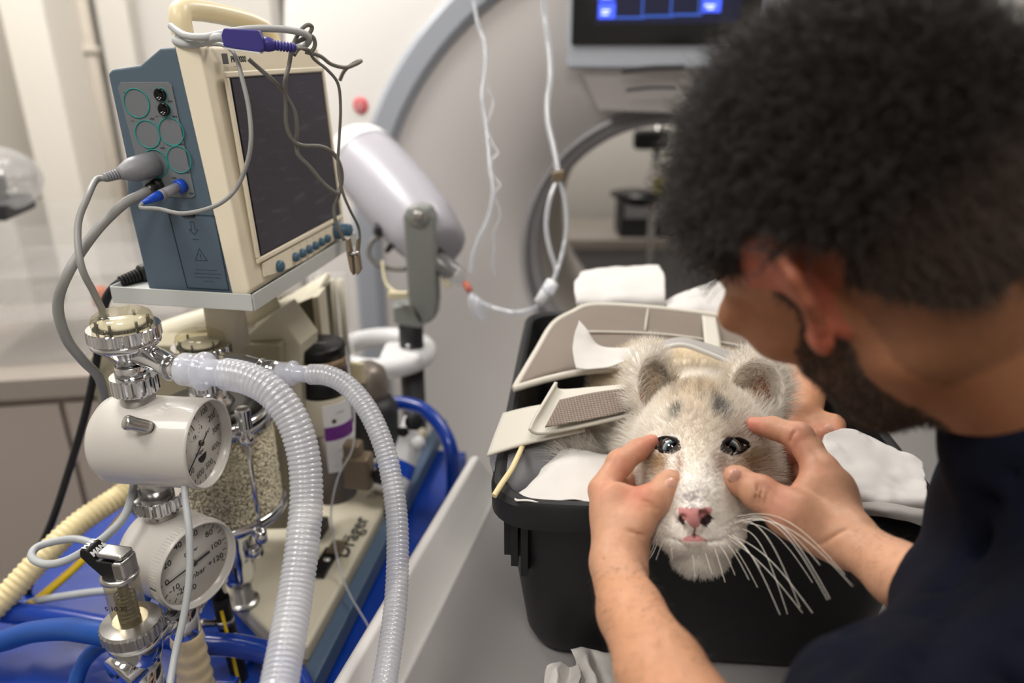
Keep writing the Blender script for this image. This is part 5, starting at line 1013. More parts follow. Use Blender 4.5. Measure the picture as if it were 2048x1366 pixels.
cloth('folded_towel', [[(1640, 880, 0.76), (1700, 866, 0.78), (1780, 900, 0.78), (1842, 930, 0.77)], [(1640, 930, 0.715), (1715, 935, 0.72), (1790, 955, 0.72), (1848, 970, 0.715)], [(1640, 985, 0.68), (1720, 990, 0.68), (1790, 1000, 0.675), (1854, 1000, 0.668)], [(1640, 1008, 0.685), (1720, 1012, 0.68), (1790, 1014, 0.675), (1846, 1016, 0.67)]], 'pad_white', 'white folded towel in the tub beside the hand', 'towel', 0.003, 40, 0.010, 11)
cloth('drape_sheet', [[(1560, 1000, 0.69), (1700, 1000, 0.678), (1780, 1008, 0.668), (1850, 1018, 0.66), (1916, 1022, 0.655)], [(1560, 1010, 0.67), (1700, 1014, 0.662), (1780, 1020, 0.655), (1850, 1030, 0.648), (1900, 1034, 0.645)], [(1560, 1028, 0.668), (1700, 1030, 0.660), (1790, 1038, 0.652), (1845, 1052, 0.645), (1868, 1060, 0.642)]], 'sheet_grey', 'grey non-woven sheet folded over the tub rim ending in a pointed corner', 'sheet', 0.0012, 40, 0.001, 13)
cloth('side_flap', [[(1874, 935, 0.72), (1892, 940, 0.72)], [(1862, 985, 0.695), (1905, 985, 0.69)], [(1856, 1012, 0.675), (1925, 1015, 0.665)]], 'grey_cloth', 'dark grey cloth flap standing at the tub side', 'cloth', 0.001, 30, 0.002, 17)
cloth('crumpled_tissue', [[(1142, 1300, 0.781), (1165, 1296, 0.781), (1190, 1300, 0.776), (1230, 1304, 0.771)], [(1152, 1330, 0.761), (1172, 1316, 0.747), (1196, 1334, 0.761), (1232, 1326, 0.740)], [(1160, 1362, 0.747), (1185, 1347, 0.724), (1205, 1368, 0.740), (1240, 1354, 0.722)], [(1168, 1400, 0.724), (1190, 1395, 0.714), (1212, 1405, 0.719), (1250, 1400, 0.704)]], 'paper', 'crumpled white tissue with a pointed corner in front of the tub', 'tissue', 0.003, 45, 0.0008, 21, 10, 10)
cloth('crumpled_tissue', [[(1098, 1334, 0.764), (1118, 1320, 0.761), (1138, 1334, 0.761), (1156, 1328, 0.756)], [(1090, 1360, 0.750), (1116, 1347, 0.733), (1134, 1362, 0.745), (1160, 1352, 0.730)], [(1084, 1400, 0.724), (1112, 1394, 0.714), (1136, 1404, 0.719), (1162, 1398, 0.709)]], 'paper', 'smaller crumpled tissue beside the pointed tissue on the table', 'tissue', 0.003, 45, 0.0008, 27, 10, 10)
# ================================================================== contrast injector
ij = thing('contrast_injector', 'white capsule-shaped contrast injector on a grey fork stand beside the gantry', 'injector', at(810, 1000, 1.5).xy.to_3d())
a = at(712, 300, 1.62); b = at(880, 495, 1.42); ax = (b - a).normalized(); L = (b - a).length; RI = 0.076
MB().lathe([(0.0, -0.028), (0.03, -0.024), (0.055, -0.008), (0.070, 0.02), (RI, 0.06), (RI * 1.02, 0.12), (RI, L * 0.62), (RI * 0.93, L * 0.82), (RI * 0.74, L), (RI * 0.5, L + 0.006), (0.0, L + 0.006)], a, ax, seg=48).build('injector_body', 'injector', ij)
MB().lathe([(0.055, -0.012), (0.073, 0.022), (0.0775, 0.05), (0.0775, 0.058)], a, ax, seg=48, caps=False).build('rear_cap', 'white_plastic', ij)
for p_ in ((717, 362, 1.53), (776, 424, 1.45)): MB().lathe([(0.0045, -0.02), (0.0045, 0.004), (0, 0.0045)], at(*p_), (CAM - at(*p_)), seg=12).build('screw', 'gantry_grey', ij)
fk = at(838, 430, 1.36); fz = lambda py: zy(fk.x, fk.y, py)
pts = [(0.0, fz(408)), (0.020, fz(412)), (0.028, fz(430)), (0.029, fz(600)), (0.024, fz(632)), (0.008, fz(645)), (-0.012, fz(645)), (-0.028, fz(600)), (-0.029, fz(430)), (-0.020, fz(412))]
MB().prism([Vector((fk.x + u, fk.y - 0.012, z)) for u, z in pts], Vector((0.004, 0.036, 0))).build('fork_arm', 'injector_grey', ij, bevel=0.006, bseg=3)
for r_, m_, h_ in ((0.019, 'injector_grey', 0.0), (0.011, 'steel', 0.003)): MB().lathe([(r_, -0.004), (r_, 0.003), (r_ * 0.8, 0.0045), (0, 0.0045)], Vector((fk.x, fk.y - 0.014 - h_, fz(430))), (0, -1, 0), seg=28).build('pivot', m_, ij)
px_ = fk.x - 0.034; MB().prism([Vector((px_ + u, fk.y - 0.012, z)) for u, z in ((-0.024, fz(610)), (-0.024, fz(645)), (0.03, fz(655)), (0.04, fz(640)), (0.02, fz(600)))], Vector((0, 0.045, 0))).build('fork_foot', 'injector_grey', ij, bevel=0.006)
MB().lathe([(0.023, fz(705)), (0.024, fz(700)), (0.024, fz(652)), (0.021, fz(648))], (px_ + 0.006, fk.y + 0.012, 0), seg=32).build('collar', 'charcoal', ij)
MB().lathe([(0.0045, 0), (0.0045, 0.006), (0, 0.0065)], (px_ + 0.003, fk.y - 0.010, fz(688)), (0, -1, 0.2), seg=14).build('collar_screw', 'chrome', ij)
rc = Vector((px_ - 0.055, fk.y + 0.03, fz(716)))
el = [rc + Vector((0.088 * math.cos(i * 2 * math.pi / 40), 0.085 * math.sin(i * 2 * math.pi / 40), 0)) for i in range(40)]
MB().tube(el, [0.020] * 40, 16, closed=True).build('handle_ring', 'white_plastic', ij)
MB().cbox(rc + Vector((0.045, -0.03, 0.004)), (0.085, 0, 0), (0, 0.085, 0), (0, 0, 0.036)).build('ring_bridge', 'white_plastic', ij, bevel=0.015, bseg=4)
MB().tube([(px_ + 0.004, fk.y + 0.014, fz(735)), (px_ + 0.004, fk.y + 0.014, 0.10)], 0.024, 24).build('post', 'charcoal', ij)
MB().lathe([(0.22, 0.03), (0.22, 0.06), (0.06, 0.10), (0.03, 0.12)], (px_ + 0.004, fk.y + 0.014, 0), seg=40).build('stand_base', 'white_plastic', ij)
for i in range(5):
    a_ = i * 2 * math.pi / 5; MB().lathe([(0.014, -0.01), (0.015, 0), (0.014, 0.01)], (px_ + 0.19 * math.cos(a_), fk.y + 0.014 + 0.19 * math.sin(a_), 0.0155), (math.sin(a_), -math.cos(a_), 0), seg=14).build('castor', 'black_rubber', ij)
cable('power_lead', [at(762, 470, 1.46), at(742, 485, 1.45), at(738, 510, 1.45), at(756, 530, 1.45), at(785, 538, 1.45), at(812, 538, 1.44)], 0.005, 'cable_dark', parent=ij)
MB().lathe([(0.009, 0), (0.011, 0.004), (0.011, 0.02), (0.008, 0.022)], at(757, 468, 1.46), (0.2, -0.3, 0.8), seg=16).build('lead_socket', 'charcoal', ij)
MB().tube([at(790, 480, 1.44), at(772, 505, 1.44)], [0.010, 0.004], 12).build('latch', 'black', ij)
t = thing('injector_syringe', 'clear syringe with black plunger clipped to the injector tip', 'syringe', at(910, 560, 1.40))
a = at(872, 518, 1.41); b = at(930, 566, 1.38); dv = (b - a); L = dv.length
MB().lathe([(0.020, 0), (0.020, L * 0.72), (0.012, L * 0.9), (0.004, L)], a, dv, seg=28, caps=False).build('barrel', 'bag_clear', t)
MB().lathe([(0.021, -0.012), (0.021, 0.006)], a, dv, seg=28).build('coupling', 'black', t); MB().lathe([(0.0185, L * 0.28), (0.0185, L * 0.52)], a, dv, seg=28).build('plunger', 'charcoal', t)
MB().tube([at(930, 566, 1.38), at(941, 584, 1.37)], 0.006, 10).build('luer_lock', 'salmon', t)
MB().tube(catmull([at(880, 535, 1.40), at(888, 555, 1.40), at(898, 575, 1.40)], 5), [0.006] * 11, 8).build('tab', 'ivory_tag', t)
cable('loose_tag_line', [at(765, 522, 1.44), at(770, 560, 1.43), at(782, 578, 1.42), at(800, 590, 1.40)], 0.003, 'ivory_tag', parent=ij)
MB().cbox(at(796, 590, 1.37), (0.036, 0, 0), (0, 0.01, 0), (0, 0, 0.014)).build('cable_clip', 'ivory_tag', ij, bevel=0.003)
# IV lines hanging from above
def ivl(pts, r, lab): return cable('infusion_line', [at(*p) for p in pts], r, 'iv_clear', label=lab, cat='tube', seg=8)
up1 = at(948, -20, 1.30); ivl([(940, -260, 1.12), (944, -120, 1.2), (946, -20, 1.30), (955, 45, 1.31), (970, 90, 1.31), (970, 140, 1.31), (964, 190, 1.31), (970, 240, 1.31), (976, 290, 1.31), (980, 340, 1.31), (986, 380, 1.31), (978, 430, 1.31), (958, 475, 1.31), (946, 510, 1.31), (942, 545, 1.31)], 0.0036, 'clear infusion line curling down in front of the gantry beside the injector')
t = ivl([(974, 175, 1.31), (986, 200, 1.31), (982, 225, 1.31), (974, 250, 1.31), (984, 285, 1.31), (996, 305, 1.31), (984, 322, 1.31), (986, 350, 1.31), (1000, 370, 1.31), (990, 388, 1.31), (1000, 430, 1.31), (986, 470, 1.31), (990, 495, 1.31), (985, 525, 1.31), (990, 550, 1.31)], 0.0014, 'thin coiled filament twisting around the infusion line')
lt = thing('infusion_set', 'clear infusion tubing with clamp and white connector hanging before the bore', 'tube', at(1100, 600, 1.30))
cable('line', [at(*p) for p in ((1075, -260, 1.12), (1082, -60, 1.25), (1088, 20, 1.30), (1097, 90, 1.30), (1101, 150, 1.30), (1095, 200, 1.30), (1096, 245, 1.30), (1106, 290, 1.30), (1114, 330, 1.30), (1117, 355, 1.30))], 0.0052, 'iv_clear', parent=lt)
cable('line', [at(*p) for p in ((1117, 355, 1.30), (1100, 395, 1.30), (1092, 450, 1.30), (1100, 500, 1.30), (1112, 540, 1.30), (1104, 566, 1.29))], 0.0042, 'iv_clear', parent=lt)
cable('line', [at(*p) for p in ((1117, 355, 1.30), (1128, 395, 1.30), (1133, 445, 1.30), (1128, 490, 1.30), (1118, 530, 1.29), (1106, 562, 1.29))], 0.0036, 'iv_clear', parent=lt)
MB().cbox(at(1116, 352, 1.295), (0.022, 0, 0.004), (0, 0.012, 0), (0, 0, 0.018)).build('clamp', 'brass_grey', lt, bevel=0.003)
MB().tube([at(1106, 564, 1.285), at(1079, 608, 1.28)], 0.0115, 16).build('connector', 'white_plastic', lt)
MB().tube([at(1103, 568, 1.27), at(1094, 584, 1.27)], 0.0118, 16).build('connector_sleeve', 'connector_clear', lt)
cable('line', [at(*p) for p in ((1079, 608, 1.28), (1060, 620, 1.29), (1025, 625, 1.31), (985, 615, 1.33), (955, 600, 1.36), (941, 586, 1.37))], 0.0042, 'iv_clear', parent=lt)
MB().lathe([(0.004, 0), (0.012, 0.012), (0.014, 0.03), (0.010, 0.05), (0, 0.052)], at(940, 588, 1.36), at(968, 640, 1.36) - at(940, 588, 1.36), seg=16).build('drip_cap', 'connector_clear', lt)
# ================================================================== the white tiger cub
CR = Vector((1, 0, 0)); CU = Vector((0, SN, CS)); CF = Vector((0, CS, -SN)); CAX = (CR, CU, CF)
def surf(cl, px, py, d0=0.5, d1=1.3):
    """first depth at which the ray through a measured point enters the clay"""
    for d in np.arange(d0, d1, cl.h * 0.5):
        p = at(px, py, d); i = np.round((np.array(p) - cl.lo) / cl.h).astype(int)
        if (i < 0).any() or (i >= cl.n).any(): continue
        if cl.v[i[0], i[1], i[2]] < 0: return d
    return None
def _fur():
    m = bpy.data.materials.new('fur'); m.use_nodes = True; nt = m.node_tree; nt.nodes.clear(); o = N(nt, 'ShaderNodeOutputMaterial'); a = N(nt, 'ShaderNodeAttribute'); a.attribute_name = 'Col'
    d = N(nt, 'ShaderNodeBsdfDiffuse'); t = N(nt, 'ShaderNodeBsdfTranslucent'); g = N(nt, 'ShaderNodeBsdfGlossy'); g.inputs['Roughness'].default_value = 0.45; m1 = N(nt, 'ShaderNodeMixShader'); m1.inputs[0].default_value = 0.42; m2 = N(nt, 'ShaderNodeMixShader'); m2.inputs[0].default_value = 0.05
    nt.links.new(a.outputs['Color'], d.inputs[0]); nt.links.new(a.outputs['Color'], t.inputs[0]); nt.links.new(d.outputs[0], m1.inputs[1]); nt.links.new(t.outputs[0], m1.inputs[2]); nt.links.new(m1.outputs[0], m2.inputs[1]); nt.links.new(g.outputs[0], m2.inputs[2]); nt.links.new(m2.outputs[0], o.inputs[0]); MATS['fur'] = m
_fur()
attr_mat('fur_skin', 0.8); attr_mat('cub_eye_base', 0.03, spec=0.8)
MATS['cub_eye_base'].node_tree.nodes['Principled BSDF'].inputs['Coat Weight'].default_value = 1.0
mat('eye_rim', '1d1513', 0.7, spec=0.2); mat('whisker', 'e8e2d8', 0.4)
cl = Clay((0.02, 0.42, 0.98), (0.36, 1.16, 1.36), 0.0018)
A = lambda px, py, d: np.array(at(px, py, d))
# trunk, neck, skull
cl.ell(A(1370, 795, 1.03), (0.122, 0.072, 0.16), CAX, 0.02)
cl.ell(A(1290, 800, 0.955), (0.072, 0.058, 0.07), CAX, 0.02); cl.ell(A(1285, 765, 0.985), (0.060, 0.050, 0.06), CAX, 0.03)
cl.cone(A(1405, 900, 0.81), A(1390, 840, 0.96), 0.060, 0.085, 0.02)
cl.ell(A(1403, 890, 0.775), (0.057, 0.060, 0.080), CAX, 0.02)
cl.ell(A(1400, 852, 0.735), (0.049, 0.042, 0.045), CAX, 0.02)
cl.ell(A(1345, 862, 0.715), (0.026, 0.020, 0.024), CAX, 0.02); cl.ell(A(1458, 864, 0.715), (0.027, 0.020, 0.024), CAX, 0.02)
# muzzle
cl.cone(A(1400, 875, 0.697), A(1392, 1000, 0.638), 0.033, 0.0290, 0.018)
cl.ell(A(1352, 985, 0.672), (0.026, 0.036, 0.034), CAX, 0.02); cl.ell(A(1440, 988, 0.672), (0.028, 0.036, 0.034), CAX, 0.02)
cl.ell(A(1392, 1042, 0.645), (0.034, 0.027, 0.034), CAX, 0.012)
cl.ell(A(1352, 1056, 0.637), (0.0205, 0.0190, 0.0235), CAX, 0.008); cl.ell(A(1434, 1060, 0.638), (0.0225, 0.0190, 0.0240), CAX, 0.008)
cl.ell(A(1397, 1098, 0.648), (0.021, 0.017, 0.020), CAX, 0.008)
cl.cone(A(1400, 1085, 0.668), A(1410, 1005, 0.755), 0.022, 0.046, 0.02)
cl.ell(A(1328, 945, 0.712), (0.028, 0.044, 0.040), CAX, 0.02); cl.ell(A(1490, 948, 0.712), (0.033, 0.044, 0.040), CAX, 0.02)
cl.ell(A(1290, 905, 0.775), (0.023, 0.044, 0.035), CAX, 0.015); cl.ell(A(1506, 905, 0.775), (0.022, 0.042, 0.035), CAX, 0.015)
# fore leg lying in the tub
cl.cone(A(1255, 905, 0.83), A(1150, 915, 0.825), 0.040, 0.028, 0.02); cl.ell(A(1138, 925, 0.815), (0.026, 0.030, 0.028), CAX, 0.01)
# nose pad, nostrils, lip groove
cl.ell(A(1390, 1028, 0.611), (0.0155, 0.0105, 0.0105), CAX, 0.004); cl.ell(A(1389, 1042, 0.612), (0.0075, 0.0095, 0.008), CAX, 0.004)
cl.ell(A(1413, 1036, 0.604), (0.0048, 0.0085, 0.0085), (CR * 0.75 + CU * 0.66, CU * 0.75 - CR * 0.66, CF), 0.002, 'sub')
cl.ell(A(1364, 1038, 0.605), (0.0028, 0.0045, 0.006), (CR * 0.75 - CU * 0.66, CU * 0.75 + CR * 0.66, CF), 0.002, 'sub')
for a, b in (((1390, 1056, 0.607), (1388, 1072, 0.613)), ((1388, 1072, 0.613), (1362, 1080, 0.617)), ((1362, 1080, 0.617), (1335, 1074, 0.625)), ((1388, 1072, 0.613), (1415, 1082, 0.617)), ((1415, 1082, 0.617), (1448, 1080, 0.625))):
    d0 = surf(cl, a[0], a[1]) or a[2]; d1 = surf(cl, b[0], b[1]) or b[2]; cl.cone(A(a[0], a[1], d0), A(b[0], b[1], d1), 0.0016, 0.0016, 0.002, 'sub')
cl.ell(A(1388, 1080, (surf(cl, 1388, 1080) or 0.62) + 0.001), (0.011, 0.0035, 0.004), CAX, 0.002)
# ears
def ear(c, rr, tilt, facing, hollow):
    ca, sa = math.cos(tilt), math.sin(tilt); ux = CR * ca + CU * sa; uy = CU * ca - CR * sa; uz = (CF + CR * facing).normalized(); ux = uy.cross(uz).normalized() * -1; uz = ux.cross(uy) * 1
    axs = (ux, uy, uz); cl.ell(A(*c), rr, axs, 0.012)
    cc = Vector(A(*c)) - uz * rr[2] * 0.75 * (1 if uz.dot(CF) > 0 else -1) - uy * rr[1] * 0.06; cl.ell(np.array(cc), (rr[0] * hollow, rr[1] * hollow, rr[2] * 0.95), axs, 0.004, 'sub')
ear((1303, 772, 0.772), (0.0255, 0.043, 0.0145), 0.12, -0.35, 0.76)
ear((1514, 778, 0.785), (0.0330, 0.0415, 0.0165), -0.15, 0.30, 0.78)
cl.cone(A(1325, 835, 0.78), A(1312, 800, 0.79), 0.028, 0.018, 0.015) ; cl.cone(A(1490, 845, 0.785), A(1500, 815, 0.80), 0.030, 0.02, 0.015)
# eye sockets
ER = 0.0118; EYES = []; RINGS = []
for px, py in ((1337, 891), (1466, 893)):
    s_ = -1 if px < 1400 else 1; ring = []
    for q in range(32):
        a = 2 * math.pi * q / 32; ex = 24 * math.cos(a); ey = 15.5 * math.sin(a) * (1 - 0.25 * abs(math.cos(a)) ** 2); ex += 6 * s_ * (abs(math.cos(a)) ** 3 if math.cos(a) * s_ > 0 else 0); ey -= 3 * s_ * math.cos(a)
        ring.append(at(px + ex, py + ey, (surf(cl, px + ex, py + ey) or 0.68) + 0.0006))
    RINGS.append(ring)
    ds = surf(cl, px, py); p1 = at(px + 14, py, surf(cl, px + 14, py)); p2 = at(px - 14, py, surf(cl, px - 14, py)); p3 = at(px, py + 12, surf(cl, px, py + 12)); p4 = at(px, py - 12, surf(cl, px, py - 12)); nn = (p1 - p2).cross(p3 - p4).normalized(); nn = nn if nn.dot(CAM - p1) > 0 else -nn; c = A(px, py, ds) + unit(np.array(unit(np.array(at(px, py, 1.0) - CAM))) * 0.6 - np.array(nn) * 0.4) * 0.0116; EYES.append((px, py, ds, c)); cl.ell(A(px, py, ds + 0.002), (0.0112, 0.0080, 0.010), CAX, 0.0025, 'sub')
ps, qs = cl.mesh()
def pix(P):
    q = P - np.array(CAM); d = q[:, 1] * CS - q[:, 2] * SN
    return 1024 + q[:, 0] / d * F, 683 - (q[:, 1] * SN + q[:, 2] * CS) / d * F, d
def blob(u, v, cx, cy, rx, ry, ang=0.0, pw=2):
    a = math.radians(ang); x = (u - cx) * math.cos(a) + (v - cy) * math.sin(a); y = -(u - cx) * math.sin(a) + (v - cy) * math.cos(a)
    return np.exp(-((np.abs(x) / rx) ** pw + (np.abs(y) / ry) ** pw))
lin = lambda h: np.array(srgb(h)[:3])
def vnoise(P, sc, seed=0): return np.array([mnoise.noise(Vector((p[0] * sc + seed, p[1] * sc, p[2] * sc))) for p in P])
def cub_colour(P, noisy=None):
    u, v, d = pix(P); n = len(P); c = np.tile(lin('f9f4ec'), (n, 1)); nz = noisy if noisy is not None else np.zeros(n)
    def lay(m, h, s_=1.0):
        nonlocal c; m = np.clip(m * s_, 0, 1)[:, None]; c = c * (1 - m) + lin(h) * m
    front = (d < 0.80)
    lay(np.clip((d - 0.86) / 0.06, 0, 1), 'e6d6b8', 0.8)                                  # creamier back
    lay(blob(u, v, 1390, 770, 75, 45) * front, 'e0cdae', 0.7)
    lay(blob(u, v, 1400, 860, 60, 60) * front, 'e9dcc8', 0.5)
    lay(blob(u, v, 1318, 925, 22, 30, 15) * front, 'a57e45', 0.9); lay(blob(u, v, 1500, 922, 34, 30, -20) * front, 'ab8a58', 0.85)
    lay(blob(u, v, 1358, 935, 9, 30, 5) * front, 'b99a86', 0.7); lay(blob(u, v, 1441, 925, 17, 22) * front, '9a7a66', 0.7); lay(blob(u, v, 1345, 925, 7, 20) * front, 'f4f0ea', 0.8)
    lay(blob(u, v, 1352, 824, 9, 13, 25, 3) * front * np.clip(0.8 + 2 * nz, 0, 1), '17120f', 1.0)
    lay(blob(u, v, 1440, 815, 12, 22, -38, 3) * front * np.clip(0.8 + 2 * nz, 0, 1), '17120f', 1.0); lay(blob(u, v, 1430, 822, 6, 10, 0, 3) * front, '3a332e', 0.7)
    for cx, cy, rx, ry, an in ((1372, 772, 4, 16, 25), (1400, 778, 4, 20, -5), (1425, 790, 4, 14, -20), (1445, 770, 5, 16, -30), (1352, 775, 4, 14, 30)): lay(blob(u, v, cx, cy, rx, ry, an) * front, '8f765c', 0.55)
    lay(blob(u, v, 1330, 745, 6, 38, -28) * (d < 0.84), '5d5148', 0.75)
    lay(blob(u, v, 1386, 998, 32, 28) * front * np.clip(0.7 + 2.5 * nz, 0, 1), '6d6068', 0.7)
    lay(blob(u, v, 1420, 960, 14, 40, -10) * front * np.clip(0.3 + 2.5 * nz, 0, 1), '9a8a80', 0.5)
    for k in range(3): lay(blob(u, v, 1462, 1040 + k * 13, 26, 2.6, -28) * front, '6d625c', 0.55); lay(blob(u, v, 1335, 1050 + k * 12, 14, 2.4, 35) * front, '6d625c', 0.45)
    for cx, cy, rx, ry, an in ((1180, 905, 9, 40, -40), (1210, 890, 9, 50, -45), (1150, 910, 7, 25, -35), (1235, 850, 8, 40, 40)): lay(blob(u, v, cx, cy, rx, ry, an) * (d > 0.74), '6b5d4c', 0.75)
    for cx, cy, rx, ry, an in ((1440, 757, 45, 5, 5), (1470, 780, 30, 4, 15)): lay(blob(u, v, cx, cy, rx, ry, an) * (d > 0.80), '6a645e', 0.6)
    return c
nzv = vnoise(ps, 420); skin = cub_colour(ps, nzv)
u, v, d = pix(ps)
def nose_mask(u, v, d):
    tri_ = (v > 1017 - 0.10 * np.abs(u - 1390)) & (v < 1058) & (np.abs(u - 1390) < 34 - np.clip((v - 1026) * 0.95, 0, 30)) & (d < 0.632)
    return tri_
nm = nose_mask(u, v, d); skin[nm] = lin('c68785')
dk = ((blob(u, v, 1413, 1040, 10, 13, 40, 4) > 0.45) | (blob(u, v, 1363, 1040, 5, 10, -40, 4) > 0.45)) & (d < 0.64); skin[dk] = lin('2a1416')
mouth = (v > 1067 + 0.42 * np.abs(u - 1388)) & (v < 1083) & (np.abs(u - 1388) < 26) & (d < 0.66); skin[mouth] = lin('c88886')
line_ = ((np.abs(u - 1389) < 2.5) & (v > 1056) & (v < 1076) & (d < 0.64)); skin[line_] = lin('7a4a48')
earin = (blob(u, v, 1516, 770, 25, 38, -8, 4) > 0.4) & (d > 0.74) & (d < 0.83); skin[earin] = lin('b86a56')
earin2 = (blob(u, v, 1299, 768, 17, 38, 8, 4) > 0.4) & (d > 0.74) & (d < 0.83); skin[earin2] = lin('d8ab96')
eyem = np.zeros(len(ps))
for px, py, ds, c in EYES: eyem = np.maximum(eyem, blob(u, v, px, py, 25, 17, 0, 4) * (d < 0.76))
skin[eyem > 0.55] = lin('2a1d18')
cub, ps = mesh_np('tiger_cub', ps, qs, 'fur_skin', None, skin, relax=1)
props(cub, 'white tiger cub lying in the black tub with its face held in two hands', 'tiger cub')
nr = normals(ps, qs)
# fur
def gp_(a): return np.array(at(*a))
NOSE = gp_((1390, 1015, 0.615))
def grow(n, dens, seed, len_fn, name, rad_, face):
    rng = np.random.default_rng(seed); P, Nn, ti, b = scatter(ps, qs, nr, dens, n, rng); Nn = unit(Nn); col = (skin_f[ti] * b[:, :, None]).sum(1)
    u, v, d = pix(P); L = len_fn(u, v, d, P) * rng.uniform(0.65, 1.25, n)
    comb = unit(P - NOSE); comb = comb - (comb * Nn).sum(1, keepdims=True) * Nn; comb = unit(comb)
    grav = np.array([0, 0, -1.0]); lat = np.sign(u - 1398)[:, None] * np.array([1.0, 0, 0])
    low = np.clip((v - 880) / 120, 0, 1)[:, None] * (d < 0.85)[:, None]
    cd = unit(comb + 0.45 * low * grav + 0.3 * low * lat + 0.22 * rng.normal(size=(n, 3))); cd = unit(cd - (cd * Nn).sum(1, keepdims=True) * Nn * 0.8)
    lift = np.where((d < 0.70), 0.26, 0.34)[:, None]
    d0 = unit(cd * (1 - lift) + Nn * (lift + 0.12)); pts = [P - Nn * 0.0006]; K = 5; cur = P.copy(); dr = d0.copy()
    bend = 0.25 * rng.normal(size=(n, 3)) 
    for k in range(1, K):
        cur = cur + dr * (L / (K - 1))[:, None]; pts.append(cur.copy()); dr = unit(dr + 0.14 * cd + 0.10 * bend + 0.05 * grav)
    strands(name, np.stack(pts, 1), col * rng.uniform(0.86, 1.08, (n, 1)), rad_ * rng.uniform(0.7, 1.2, n), 'fur', cub)
skin_f = skin.copy(); skin_f[earin] = lin('e6d8c4'); skin_f[earin2] = lin('ece0d0')
u, v, d = pix(ps); bare = (nm | dk | mouth | line_ | (eyem > 0.28)).astype(float)
vis = np.ones(len(ps)); vis[(nr @ np.array(CF)) > 0.55] = 0.05
dens_f = (1 - bare) * vis * (d < 0.86) * (1 - 0.85 * earin) * (1 - 0.6 * earin2) * np.where(d < 0.70, 1.5, 1.0)
def len_face(u, v, d, P):
    dn = np.linalg.norm(P - NOSE, axis=1); L = np.interp(dn, [0, 0.02, 0.05, 0.09, 0.13, 0.18], [0.0022, 0.003, 0.0048, 0.0085, 0.013, 0.018])
    side = np.clip((np.abs(u - 1400) - 95) / 50, 0, 1) * np.clip((v - 830) / 60, 0, 1); L = L + side * np.where(u < 1400, 0.010, 0.006)
    chin = np.clip((v - 1092) / 20, 0, 1) * (d < 0.70); L = L + chin * 0.007
    return L
grow(62000, dens_f, 1, len_face, 'fur', 0.00022, True)
dens_b = (d >= 0.80) * vis
grow(26000, dens_b.astype(float), 2, lambda u, v, d, P: np.full(len(u), 0.015), 'body_fur', 0.00032, False)
rng = np.random.default_rng(9)
dens_e = earin * 1.0 + earin2 * 0.6 + 0.0
def tufts(n):
    P, Nn, ti, b = scatter(ps, qs, nr, dens_e, n, rng); pts = []; L = rng.uniform(0.010, 0.024, n); tgt = unit(gp_((1480, 770, 0.76)) - P) ; left = (pix(P)[0] < 1400); tgt[left] = unit(gp_((1330, 760, 0.76)) - P[left]); dr = unit(Nn * 0.6 + tgt * 0.7 + 0.45 * rng.normal(size=(n, 3))); cur = P.copy()
    for k in range(6): pts.append(cur.copy()); cur = cur + dr * (L / 5)[:, None]; dr = unit(dr + 0.25 * tgt + 0.25 * rng.normal(size=(n, 3)))
    strands('ear_tuft', np.stack(pts, 1), np.tile(lin('efe4d2'), (n, 1)), np.full(n, 0.00022), 'fur', cub)
tufts(700)
# eyes
for (px, py, ds, c), gz in zip(EYES, ((-0.10, 0.06), (-0.16, 0.06))):
    mb = MB().lathe([(ER * math.sin(math.pi * i / 40), -ER * math.cos(math.pi * i / 40)) for i in range(41)], c, -CF + CR * gz[0] + CU * gz[1], seg=48, caps=False)
    e = mb.build('eye', 'cub_eye_base', cub); me = e.data; axd = (-CF + CR * gz[0] + CU * gz[1]).normalized(); ca_ = me.color_attributes.new('Col', 'FLOAT_COLOR', 'POINT'); org = ORI[e]
    for i, vv in enumerate(me.vertices):
        r = (vv.co + org - Vector(c)).normalized(); an = math.degrees(math.acos(max(-1, min(1, r.dot(axd)))))
        k = '05070c' if an < 33 else ('6d7f86' if an < 52 else ('3a4448' if an < 56 else '241a18'))
        if 33 <= an < 52: k = 'a3b0b0' if (an > 41) else '5d7078'
        ca_.data[i].color = srgb(k)
    ring = RINGS.pop(0); s_ = -1 if px < 1400 else 1
    MB().tube(ring, [0.0013 + 0.0009 * max(0, math.cos(2 * math.pi * q / 32) * s_) + 0.0004 * max(0, -math.sin(2 * math.pi * q / 32)) for q in range(32)], 10, closed=True).build('eye_rim', 'eye_rim', cub)
